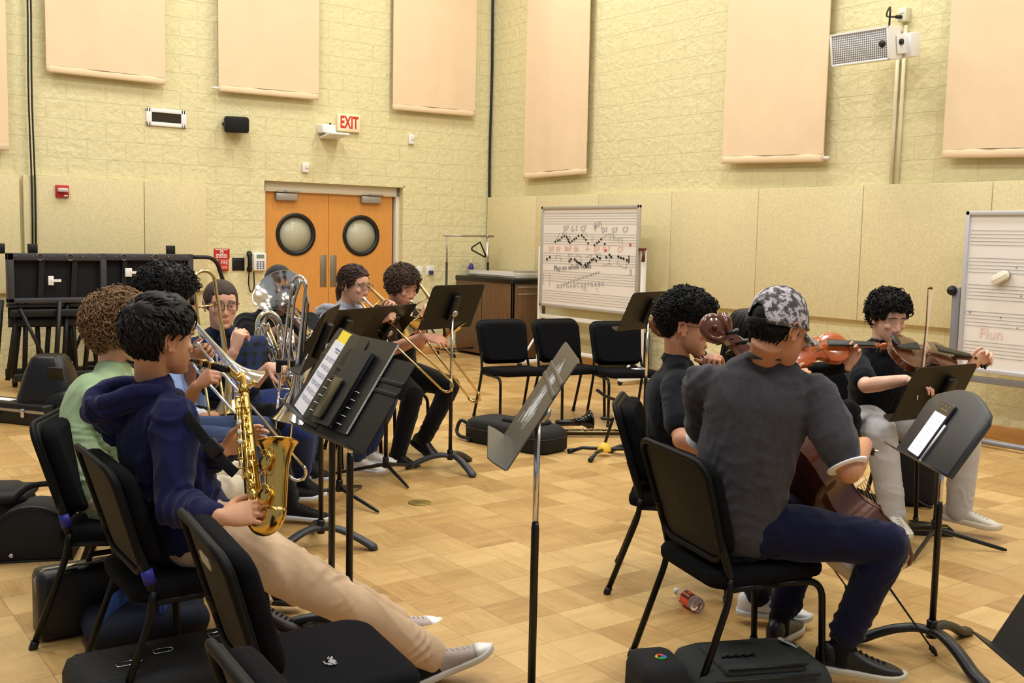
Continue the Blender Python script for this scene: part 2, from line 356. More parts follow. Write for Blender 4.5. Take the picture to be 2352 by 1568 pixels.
for k,(x0,x1,pc) in enumerate(((dm-wl,dm-.003,wp(680,538,'A',REC)),(dm+.003,dR,wp(830,541,'A',REC)))):
    d=MB(); r=.235; n=40; cx,cz=pc; y=.14
    # leaf with a round opening
    circ=[V((cx+r*math.cos(2*PI*j/n),0,cz+r*math.sin(2*PI*j/n))) for j in range(n)]
    def rim(a):
        dx,dz_=math.cos(a),math.sin(a); t=1e9
        for lim,co in((x1-cx,dx),(x0-cx,dx),(zt-cz,dz_),(.01-cz,dz_)):
            if abs(co)>1e-9 and lim/co>0:t=min(t,lim/co)
        return V((cx+dx*t,0,cz+dz_*t))
    angs=sorted([2*PI*j/n for j in range(n)]+[math.atan2(zz-cz,xx-cx)%(2*PI) for xx in(x0,x1) for zz in(.01,zt)])
    A=[V((cx+r*math.cos(a),0,cz+r*math.sin(a))) for a in angs];B=[rim(a) for a in angs]
    o=lambda L,yy:[V((p.x,yy,p.z)) for p in L]
    d.loft([o(A,y),o(B,y),o(B,y+.045),o(A,y+.045)],False,True,smooth=False)
    D=struct('door_%d'%(k+1),d,M_oak,M=wallm('A',0,0))
    rg=MB(); disc_ring(rg,(cx,cz),.262,.215,y-.012,y+.05); obj('porthole_frame',rg,mat('porthole_gasket',(34,32,28),.45),D)
    gp=MB().lathe([(0,0),(.222,0),(.222,.006),(0,.006)],40,Matrix.Translation((cx,y+.02,cz))@Matrix.Rotation(-PI/2,4,'X')); obj('glass_pane',gp,M_pane,D)
    pu,pv=((743,622),(766,622))[k]; s_,z_=wp(pu,pv,'A',REC)
    obj('push_plate',MB().box((s_,y-.003,z_),(.088,.006,.40),bev=.002),mat('brushed_steel',(150,140,122),.45,.9),D)
    s_,z_=wp(*((656,452),(850,459))[k],'A',REC)
    cl=MB().box((s_,y-.03,z_),(.28,.06,.09),bev=.008); cs=obj('door_closer',cl,mat('closer_grey',(170,165,160),.4,.6),D)
    ar=MB().box((s_+.02,y-.05,z_+.062),(.3,.025,.018),bev=.004); ar.lathe([(.0,0),(.022,0),(.022,.02),(0,.02)],16,Matrix.Translation((s_-.02,y-.055,z_+.055))); obj('closer_arm',ar,M_alu,cs)
# corridor wall seen through nothing: a plain panel behind the leaves closes the opening
struct('trim_3',MB().box(((dl+dr)/2,.285,dz/2),(dr-dl,.02,dz)),M_frame,M=wallm('A',0,0))
# ---------------------------------------------------------------- helper: text as mesh
def text(body,size,M,m,parent,name='lettering',depth=.001,align='CENTER',bold=0):
    c=bpy.data.curves.new('t','FONT'); c.body=body; c.size=size; c.align_x=align; c.align_y='CENTER'; c.extrude=depth; c.offset=bold
    o=bpy.data.objects.new('t',c); COL.objects.link(o)
    dg=bpy.context.evaluated_depsgraph_get(); me=bpy.data.meshes.new_from_object(o.evaluated_get(dg)); bpy.data.objects.remove(o)
    me.transform(M); ob=obj(name,me,m,parent); return ob
TXT=mat3((1,0,0),(0,0,1),(0,-1,0))   # text plane -> wall front (x right, y up, facing -y)
# ---------------------------------------------------------------- acoustic boards
bz0=.88; zw=2.11
js=[.03,1.135,2.36,3.592,4.822,6.05,7.28,8.5]
who=['pale fibre board nearest the room corner, beside the hanging black cable','pale fibre board behind the left half of the music whiteboard','pale fibre board behind the right edge of the music whiteboard','wide pale fibre board to the right of the music whiteboard','pale fibre board behind the person in the camouflage cap','pale fibre board above the seated viola player','pale fibre board behind the right whiteboard with the eraser']
for i in range(7):
    x0,x1=js[i]+.003,js[i+1]-.003
    o=obj('acoustic_panel',MB().box(((x0+x1)/2,-.03,(bz0+zw)/2),(x1-x0,.06,zw-bz0),bev=.006),M_tect); o.matrix_world=wallm('B',0,0)
    tag(o,who[i],'acoustic panel','fibre boards on the right wall')
aj=[(SC+.02,-4.703,'pale fibre board carrying the red fire strobe'),(-4.697,onwall(470,422,'A')[0],'narrow pale fibre board left of the red fire signs')]
for x0,x1,l in aj:
    o=obj('acoustic_panel',MB().box(((x0+x1)/2,-.03,(bz0+zw)/2),(x1-x0,.06,zw-bz0),bev=.006),M_tect); o.matrix_world=wallm('A',0,0); tag(o,l,'acoustic panel','fibre boards on the back wall')
o=obj('acoustic_panel',MB().box((-1.0,-.03,(bz0+zw)/2),(1.95,.06,zw-bz0),bev=.006),M_tect); o.matrix_world=MC; tag(o,'pale fibre board at the left edge, left of the two thin cables','acoustic panel')
# ---------------------------------------------------------------- banners
def banner(w,pl,pr,label,rod=0,top=5.2,off=.10):
    s0,z0=wp(*pl,w,off); s1,z1=wp(*pr,w,off); r=thing('sound_banner',label,'wall banner',M=wallm(w,0,0,off),group='peach cloth banners high on the walls')
    n=28; hem=.075
    def P(a,z,y): return V((s0+(s1-s0)*a,y,z))
    g=[]
    for i in range(n+1):
        a=i/n; zb=z0+(z1-z0)*a+hem; row=[]
        for j in range(25):
            t=j/24; z=zb+(top-zb)*t; row.append(P(a,z,.006*math.sin(a*9+t*2)+.004*math.sin(a*23+1)*(1-t)))
        g.append(row)
    b=[[p+V((0,.012,0)) for p in row] for row in g]
    m=MB().grid(g); m.grid([row[::-1] for row in b])
    ed=[g[0][::-1],b[0][::-1]]; m.grid([g[0],b[0]]); m.grid([b[-1],g[-1]]); 
    obj('cloth',m,M_banner,r)
    h=MB().tube([P(i/n,z0+(z1-z0)*i/n+hem/2,.008) for i in range(n+1)],hem/2,12,asp=.42,up=(0,0,1)); obj('hem',h,M_banner,r)
    if rod:
        a,b_=(P(-.06,z0,.008),P(.0,z0,.008)) if rod<0 else (P(1,z1,.008),P(1.05,z1,.008))
        a.z+=hem/2;b_.z+=hem/2
        obj('rod_end',MB().tube([a,b_],.014,10),M_white,r)
    return r
banner('A',(107,165),(380,195),'leftmost wide peach banner above the air vent')
banner('A',(503,210),(732,230),'peach banner above the black wall speaker',-1)
banner('A',(903,252),(1091,268),'peach banner on the back wall nearest the room corner')
banner('B',(1202,411),(1345,400),'narrow peach banner right of the room corner, lowest hem')
banner('B',(1657,376),(1890,372),'peach banner beside the white loudspeaker',1)
banner('B',(2163,364),(2420,360),'peach banner at the right edge of the photo')
# the one on the left wall
n=V((0,0,1)).cross(DC); q=PC-n*.1
def wc(u,v):
    r=ray(u,v); t=n.dot(q)/n.dot(r); p=EYE+r*t; return (p-PC).dot(DC),p.z
s1,z1=wc(21,347); r=thing('sound_banner','sliver of a peach banner at the left edge of the photo','wall banner',M=frame(DC,PC-n*.1),group='peach cloth banners high on the walls')
obj('cloth',MB().box((s1-.6,.006,(z1+.07+5.2)/2),(1.2,.012,5.2-z1-.07)),M_banner,r); obj('hem',MB().tube([(s1-1.2,.006,z1+.04),(s1,.006,z1+.04)],.036,12,asp=.4,up=(0,0,1)),M_banner,r)
# ---------------------------------------------------------------- cables and conduits
def cable_v(w,top,bot,r,label,off=.02,name='cable'):
    a=wp(*top,w,off); b=wp(*bot,w,off); x=(a[0]+b[0])/2
    pts=[(x+.006*math.sin(i*.9),0,b[1]+(5.5-b[1])*i/14) for i in range(15)]
    o=obj(name,MB().tube(pts,r,8),mat('cable_green_black',(30,34,30),.5)); o.matrix_world=wallm(w,0,0,off); return tag(o,label,'cable')
cable_v('A',(60.6,0),(76,560),.009,'thin dark cable hanging down the back wall, left one of a pair',.08)
cable_v('A',(69.8,0),(82,560),.009,'thin dark cable hanging down the back wall, right one of a pair',.08)
cable_v('A',(1133.5,0),(1119,640),.017,'black cable hanging down the corner of the room',.03)
for k,(u,v) in enumerate(((2066,70),(2081,58))):
    s_=wp(u,v,'B',.02)[0]; z1=wp(u,v,'B',.02)[1]
    o=obj('conduit',MB().tube([(s_,0,zw),(s_,0,z1)],.016,12),mat('painted_conduit',(240,232,200),.4)); o.matrix_world=wallm('B',0,0,.02)
    tag(o,('cream conduit pipe running down the right wall, nearer the loudspeaker','cream conduit pipe running down from the wall outlet')[k],'pipe')
# ---------------------------------------------------------------- things on the back wall
def rect(w,x0,y0,x1,y1,off=0):     # pixel box -> centre s,z and size
    a=wp(x0,(y0+y1)/2,w,off);b=wp(x1,(y0+y1)/2,w,off);c=wp((x0+x1)/2,y0,w,off);d=wp((x0+x1)/2,y1,w,off)
    return (a[0]+b[0])/2,(c[1]+d[1])/2,b[0]-a[0],c[1]-d[1]
s_,z_,w_,h_=rect('A',335,251,427,291); R=thing('air_vent','white framed air vent with dark slats left of the black speaker','vent',M=wallm('A',s_,z_))
g=MB()
for a in((-w_/2+.03,0,.06,h_),(w_/2-.03,0,.06,h_),(0,h_/2-.022,w_,.044),(0,-h_/2+.022,w_,.044)): g.box((a[0],-.012,a[1]),(a[2],.024,a[3]),bev=.004)
obj('vent_frame',g,M_white,R); obj('duct',MB().box((0,.0,0),(w_-.08,.004,h_-.06)),mat('duct_dark',(30,27,22),.8),R)
g=MB(); ns=9
for i in range(ns): g.box((0,-.01,-h_/2+.05+(h_-.1)*i/(ns-1)),(w_-.1,.016,.0045),Matrix.Rotation(.7,3,'X'))
obj('slats',g,mat('slat_bronze',(74,66,52),.5),R)
s_,z_,w_,h_=rect('A',524,265,582,302,.14); R=thing('wall_speaker','small black box speaker on the back wall','speaker',M=wallm('A',s_,z_)@Matrix.Rotation(-.35,4,'Z')@Matrix.Rotation(.12,4,'X'))
obj('speaker_box',MB().box((0,-.12,0),(w_*.92,.2,h_),bev=.03),M_blackp,R); obj('grille',MB().box((0,-.225,0),(w_*.86,.02,h_*.9),bev=.01),mat('black_grille',(10,10,11),.7,bump=.6,bscale=500),R)
g=MB().box((0,-.01,0),(.1,.02,.1),bev=.005); g.tube([(0,0,0),(-w_*.3,-.06,0),(-w_*.5,-.1,0)],.02,8); obj('bracket',g,M_blackm,R)
s_,z_,w_,h_=rect('A',776,262,828,303,.05); R=thing('exit_sign','EXIT sign in red letters above the orange double doors','sign',M=wallm('A',s_,z_,.04))
obj('sign_box',MB().box((0,.02,0),(w_,.06,h_),bev=.008),mat('exit_cream',(245,228,190),.4),R)
text('EXIT',.165,Matrix.Translation((0,-.012,0))@TXT@Matrix.Diagonal((.74,1.25,1,1)),M_redt,R,bold=.004)
s_,z_,w_,h_=rect('A',739,288,789,322,.15); R=thing('sensor_projector','white wall bracket unit with a small blue light, left of the EXIT sign','device',M=wallm('A',s_,z_))
obj('housing',MB().box((-.05,-.08,.045),(w_*.62,.16,.1),bev=.012),M_white,R)
obj('shelf_plate',MB().box((.02,-.16,-.035),(w_*.9,.3,.03),Matrix.Rotation(-.12,3,'X'),bev=.01),M_white,R)
obj('lens_light',MB().lathe([(0,0),(.014,0),(.012,.01),(0,.012)],12,Matrix.Translation((-.02,-.27,-.07))@Matrix.Rotation(PI,4,'X')),(lambda m:m)(mat('blue_led',(120,140,255),.3)),R)
obj('knob',MB().ell((-.0,-.08,.115),(.012,.012,.014)),M_blackp,R)
for px,nm,lb,ct in(((937,309,949,331),'motion_sensor','small white box on the back wall right of the EXIT sign','sensor'),((693,374,707,396),'door_chime','small white box directly above the double doors','sensor')):
    s_,z_,w_,h_=rect('A',*px); R=thing(nm,lb,ct,M=wallm('A',s_,z_)); obj('case',MB().box((0,-.02,0),(w_,.04,h_),bev=.006),M_white,R); obj('front_cover',MB().box((w_*.12,-.045,h_*.15),(w_*.6,.012,h_*.45),bev=.003),M_offw,R)
s_,z_,w_,h_=rect('A',127,425,157,453,.06); R=thing('fire_strobe','red fire alarm strobe on the fibre board','fire alarm',M=wallm('A',s_,z_,.06))
obj('base_plate',MB().box((0,-.015,0),(w_,.03,h_),bev=.004),M_red,R); obj('flash_lens',MB().box((.0,-.05,.01),(w_*.8,.05,h_*.34),bev=.012),mat('clear_lens',(205,190,188),.15),R); obj('small_print',MB().box((w_*.25,-.031,-h_*.36),(w_*.3,.002,h_*.1)),M_wht,R)
s_,z_,w_,h_=rect('A',491,571,527,594); R=thing('fire_notice','red notice with white print above the fire pull station','sign',M=wallm('A',s_,z_))
obj('plate',MB().box((0,-.003,0),(w_,.006,h_)),M_red,R)
g=MB()
for i,(zz,ww) in enumerate(((.4,.8),(-.08,.75),(-.22,.7),(-.36,.78))):
    x=-ww/2*w_
    while x<ww/2*w_-.012:
        l=random.uniform(.012,.03); g.box((x+l/2,-.007,zz*h_),(l,.002,.011)); x+=l+.007
g.lathe([(.012,0),(.022,0),(.022,.002),(.012,.002)],16,Matrix.Translation((0,-.006,.14*h_))@Matrix.Rotation(PI/2,4,'X'))
obj('small_print',g,M_wht,R)
s_,z_,w_,h_=rect('A',501,595,522,622); R=thing('fire_pull_station','red FIRE pull station under the red notice','fire alarm',M=wallm('A',s_,z_))
obj('case',MB().box((0,-.025,0),(w_,.05,h_),bev=.006),M_red,R); obj('pull_handle',MB().box((0,-.055,-h_*.22),(w_*.7,.02,h_*.3),bev=.006),mat('pale_red',(214,110,100),.4),R)
text('FIRE',.05,Matrix.Translation((0,-.052,h_*.22))@TXT@Matrix.Diagonal((.9,1.3,1,1)),M_wht,R)
s_,z_,w_,h_=rect('A',533,592,561,621); R=thing('wall_jack','square black jack plate left of the telephone','outlet',M=wallm('A',s_,z_))
obj('plate',MB().box((0,-.006,0),(w_,.012,h_),bev=.003),M_blackp,R)
for i in range(4): obj('jack',MB().lathe([(.012,0),(.02,0),(.02,.008),(.012,.008),(.012,0)],14,Matrix.Translation(((-1)**i*w_*.2,-.012,(1 if i<2 else -1)*h_*.2))@Matrix.Rotation(PI/2,4,'X')),M_blackm,R)
s_,z_,w_,h_=rect('A',563,580,604,621); R=thing('wall_telephone','white wall telephone with black handset and hanging cord','telephone',M=wallm('A',s_,z_))
obj('telephone_body',MB().box((.05,-.03,0),(w_*.72,.06,h_),bev=.01),M_white,R)
obj('display',MB().box((.055,-.062,h_*.3),(w_*.42,.004,h_*.2)),mat('lcd_green',(120,140,118),.3),R)
for i in range(12): obj('key',MB().box((.02+.036*(i%3),-.062,-.0-.026*(i//3)),(.022,.006,.014),bev=.002),mat('key_blue',(52,66,108),.4),R)
hs=[(-.085,-.06,.1),(-.09,-.085,.06),(-.09,-.09,0),(-.09,-.085,-.06),(-.085,-.06,-.1)]
obj('handset',MB().tube(curve(hs,4),[.03]*4+[.022]*9+[.03]*4,12,asp=1.1,dome=True),M_blackp,R)
cz=[(-.085,-.06,-.11),(-.09,-.05,-.25),(-.06,-.045,-.36),(-.02,-.045,-.3),(-.02,-.04,-.12)]
obj('cord',MB().tube(curve(cz,8),.0075,8),M_blackp,R)
for px,lb in(((957,611,970,633),'white light switch between the doors and the coat rack'),((979,610,997,632),'white switch plate with a dark plug, nearest the coat rack')):
    s_,z_,w_,h_=rect('A',*px); R=thing('light_switch',lb,'switch',M=wallm('A',s_,z_)); obj('plate',MB().box((0,-.005,0),(w_,.01,h_),bev=.002),M_white,R)
    if px[0]<960: obj('toggle',MB().box((0,-.014,0),(.01,.016,.02),bev=.002),M_white,R)
    else: obj('plug',MB().box((.0,-.022,-h_*.2),(w_*.5,.035,h_*.4),bev=.006),mat('dark_plug',(52,58,70),.5),R)
# ---------------------------------------------------------------- things on the right wall
s_,z_,w_,h_=rect('B',2072,20,2092,52); R=thing('wall_outlet','cream outlet box high on the right wall above the pipes','outlet',M=wallm('B',s_,z_))
obj('box',MB().box((0,-.035,0),(w_*1.0,.07,h_),bev=.006),mat('outlet_cream',(214,210,180),.4),R); obj('socket',MB().box((0,-.072,h_*.22),(w_*.5,.006,h_*.28),bev=.002),M_offw,R); obj('plug',MB().tube([(0,-.07,-.02),(-.03,-.11,-.02)],.016,10),M_blackp,R)
OUT=wallm('B',s_,z_)@V((-.03,-.11,-.02))
# white loudspeaker: axis turned to the left, into the room
c0=at(1975,108,8.9)
fd=V((-.78,-.62,-.16)).normalized()
SM=basis(fd,(0,0,1),c0)       # +y = the way it faces
R=thing('loudspeaker','white wall loudspeaker with perforated grille, mounted beside the pipes','speaker',M=SM)
W_,Hh,Dp=.56,.27,.26
poly=[(-W_/2,.0),(W_/2,.0),(W_/2,-.17),(W_/2-.1,-Dp),(-W_/2+.1,-Dp),(-W_/2,-.17)]
obj('cabinet',MB().prism(poly,Hh,Matrix.Translation((0,0,-Hh/2)),bev=.008),M_white,R,sharp=.6)
def grille_mat():
    m,nt,p=nodes('perforated_grille'); tc=N(nt,'ShaderNodeTexCoord'); mp=N(nt,'ShaderNodeMapping'); mp.inputs['Scale'].default_value=(55,55,55); lk(nt,tc.outputs['Object'],mp.inputs[0])
    v=N(nt,'ShaderNodeTexVoronoi',voronoi_dimensions='2D',i_Scale=1.0,i_Randomness=0.0); 
    sx=N(nt,'ShaderNodeSeparateXYZ'); lk(nt,mp.outputs[0],sx.inputs[0]); cb=N(nt,'ShaderNodeCombineXYZ'); lk(nt,sx.outputs[0],cb.inputs[0]); lk(nt,sx.outputs[2],cb.inputs[1]); lk(nt,cb.outputs[0],v.inputs['Vector'])
    r=N(nt,'ShaderNodeValToRGB'); r.color_ramp.elements[0].position=.36; r.color_ramp.elements[0].color=(*rgb((95,95,100)),1); r.color_ramp.elements[1].position=.42; r.color_ramp.elements[1].color=(*rgb((225,225,225)),1)
    lk(nt,v.outputs[0],r.inputs[0]); lk(nt,r.outputs[0],p.inputs['Base Color']); return m
obj('grille',MB().box((0,.006,0),(W_-.03,.012,Hh-.03),bev=.004),grille_mat(),R); g=MB()
for a in((-W_/2+.008,0,.016,Hh),(W_/2-.008,0,.016,Hh),(0,Hh/2-.008,W_,.016),(0,-Hh/2+.008,W_,.016)): g.box((a[0],.009,a[1]),(a[2],.02,a[3]),bev=.003)
obj('grille_frame',g,M_white,R); obj('badge_hole',MB().lathe([(0,0),(.03,0),(.03,.004),(0,.004)],20,Matrix.Translation((-W_/2+.06,.013,0))@Matrix.Rotation(-PI/2,4,'X')),mat('horn_dark',(40,36,34),.5),R)
g=MB(); g.box((-W_/2-.012,-.19,-.02),(.016,.2,.15),bev=.004); g.box((-W_/2+.03,-.29,-.03),(.18,.14,.20),bev=.006); g.box((0,-.3,0),(W_*.8,.03,.05)); obj('mount_bracket',g,M_white,R)
obj('knob',MB().lathe([(0,0),(.025,0),(.025,.02),(0,.02)],12,Matrix.Translation((-W_/2-.018,-.13,.0))@Matrix.Rotation(-PI/2,4,'Y')),M_blackp,R)
e0=SM@V((-W_/2+.10,-.16,Hh/2)); 
o=obj('power_cord',MB().tube(curve([OUT,OUT+V((-.12,-.12,-.02)),e0+V((0,0,.16)),e0],8),.008,8),M_blackp); tag(o,'black power cord from the outlet to the white loudspeaker','cord')
# ---------------------------------------------------------------- light
def area(loc,size,power,col=(.96,.965,.95),sy=None):
    l=bpy.data.lights.new('ceiling_lamp','AREA'); l.energy=power; l.shape='RECTANGLE'; l.size=size; l.size_y=sy or size; l.color=col
    o=bpy.data.objects.new('ceiling_lamp',l); COL.objects.link(o); o.matrix_world=WINV@Matrix.Translation(loc); return o
for x in(2.2,5.6,9.0,12.4):
    for y in(-1.6,-4.6,-7.6): area((x,y,6.3),1.3,60,sy=.7)
w=bpy.data.worlds.new('world'); scene.world=w; w.use_nodes=True; bg=w.node_tree.nodes['Background']; bg.inputs[0].default_value=(.92,.97,1.05,1); bg.inputs[1].default_value=.21
vs=scene.view_settings; vs.view_transform='Standard'; vs.look='None'; vs.gamma=1; vs.use_curve_mapping=False; vs.exposure=.56
scene.cycles.max_bounces=6; scene.cycles.diffuse_bounces=3; scene.cycles.glossy_bounces=3
# ---------------------------------------------------------------- chairs
M_cush=mat('black_seat_fabric',(25,25,29),.95,var=.2,vscale=140,bump=.6,bscale=420,spec=.12)
M_shell=mat('black_moulded_shell',(24,23,24),.6,bump=.25,bscale=260,spec=.18)
M_ctube=mat('black_chair_tube',(16,16,17),.4,spec=.3)
def chair_parts(r):
    # seat: rounded, waterfall front
    P=rrect(.46,.45,.07,5)
    rings=[]
    for s,z in((.9,.405),(.98,.412),(1.0,.425),(1.0,.445),(.97,.458),(.88,.465)):
        rings.append([V((x*s,y*s+.0,z-.02*max(0,(y-.12)/.1)**2*.4+.012*y/.22)) for x,y in P])
    obj('seat',MB().loft(rings),M_cush,r)
    # backrest cushion, slightly wrapped
    def backpad(w0,w1,z0,z1,y0,th,rad,inset=0):
        O=[];n=6
        pts=rrect(1,1,.16,5)
        def S(px,pz,dy,sc):
            z=z0+(z1-z0)*(pz*sc+.5); w=w0+(w1-w0)*((z-z0)/(z1-z0)); x=px*sc*w
            y=y0-.11*((z-.46)/.36)+.13*x*x*2+dy
            return V((x,y,z))
        for dy,sc in((-.002,.9),(-.0,.985),(th*.35,1.0),(th*.75,.985),(th,.9)):
            O.append([S(px,pz,dy,sc) for px,pz in pts])
        m=MB().loft(O,cap=False)
        for O_,fl_ in((O[0],1),(O[-1],0)):     # dished caps from concentric rings
            dy=-.002 if fl_ else th
            inner=[O_]
            for k in(.6,.3,.02): inner.append([S(px,pz,dy+(.004 if not fl_ else -.0)*(1-k),.9*k) for px,pz in pts])
            m.loft(inner,cap=False)
        return m
    obj('backrest',backpad(.40,.45,.50,.835,-.168,.055,.06),M_cush,r)
    obj('back_shell',backpad(.425,.475,.485,.845,-.185,.016,.06),M_shell,r)
    def rimpath():
        o=[]
        for px,pz in rrect(1,1,.16,5):
            z=.485+.36*(pz+.5); w=.425+.05*((z-.485)/.36); x=px*w
            o.append(V((x,-.192-.11*((z-.46)/.36)+.26*x*x,z)))
        return o
    obj('shell_rim',MB().tube(rimpath(),.011,8,closed=True),M_shell,r)
    for s in(-1,1):
        up=[(s*.210,-.222,.60),(s*.218,-.195,.53),(s*.225,-.168,.44)]
        obj('back_post',MB().tube(curve(up,5),.011,8,asp=1.4),M_ctube,r)
        lg=[(s*.225,-.168,.44),(s*.228,-.175,.36),(s*.236,-.30,0.012)]
        l=obj('leg',MB().tube(fillet(lg,.07),.0125,8),M_ctube,r); obj('foot_cap',MB().tube([(s*.2355,-.293,.03),(s*.236,-.304,0)],.016,8),M_blackp,l)
        lf=[(s*.215,.02,.40),(s*.215,.205,.40),(s*.22,.222,.012)]
        l=obj('leg',MB().tube(fillet(lf,.07,7),.0125,8),M_ctube,r); obj('foot_cap',MB().tube([(s*.2195,.22,.03),(s*.22,.222,0)],.016,8),M_blackp,l)
        obj('side_rail',MB().tube([(s*.222,-.17,.40),(s*.215,.03,.40)],.012,8),M_ctube,r)
    obj('cross_rail',MB().tube([(-.222,-.17,.40),(.222,-.17,.40)],.011,8),M_ctube,r)
    return r
G_CH='black padded orchestra chairs'
chair0=chair_parts(thing('orchestra_chair','x','chair',group=G_CH)); _first=[True]
def chair(x,y,f,label):
    if _first[0]:
        _first[0]=False; chair0.location=(x,y,0); chair0.rotation_euler=(0,0,face_rz(f)); chair0['label']=label; return chair0
    return dup(chair0,(x,y,0),face_rz(f),label,G_CH)
C={}
C['sax']=chair(-1.10,3.49,(.83,.56),'black orchestra chair under the saxophone player in the navy hoodie')
C['green']=chair(-1.49,4.06,(.99,.1),'black orchestra chair under the person in the light green shirt')
C['mid']=chair(-.50,2.66,(.875,.48),'empty black orchestra chair in the foreground, white scuffs on its seat')
C['low']=chair(-.17,1.80,(.85,.52),'empty black orchestra chair at the bottom edge, only its back top showing')
C['cello']=chair(.79,4.72,(.97,-.2),'black orchestra chair under the cellist in the navy polo shirt')
C['cap']=chair(.84,3.72,(.94,.33),'black orchestra chair under the person in the camouflage cap')
C['e1']=chair(.02,8.95,(.42,-.9),'empty black chair at the back, leftmost of the three empty ones')
C['e2']=chair(.52,9.15,(.5,-.87),'empty black chair at the back, middle one of the three')
C['e3']=chair(.98,9.0,(.25,-.97),'empty black chair at the back, right one, partly behind a music stand')
# small extras on the near chairs
M_plate=mat('worn_name_plate',(182,172,148),.5,var=.2,vscale=30)
def plate(c,x,z):
    m=MB().prism(rrect(.105,.03,.014,4),.003,mat3((1,0,0),(0,-.26,.965),(0,-.965,-.26),(x,-.196-.11*((z-.46)/.36)+.26*x*x-.008,z)))
    return obj('name_plate',m,M_plate,c)
plate(C['mid'],.12,.80); plate(C['low'],.12,.80)
M_tape=mat('blue_tape',(34,40,140),.5)
def tape(c,sx): obj('tape_wrap',MB().tube([(sx*.2248,-.174,.465),(sx*.2238,-.186,.51)],.0145,10,asp=1.35),M_tape,c)
tape(C['sax'],1); tape(C['green'],1)
g=MB()
for i in range(26):
    a=rng.normal(0,1,2); cx,cy=.055+a[0]*.016,.03+a[1]*.008
    g.box((cx,cy,.4665+.012*cy/.22),(rng.uniform(.004,.02),rng.uniform(.002,.005),.0012),Matrix.Rotation(rng.uniform(-.5,.5),3,'Z'))
obj('scuff_mark',g,mat('scuff_white',(150,150,150),.9),C['mid'])
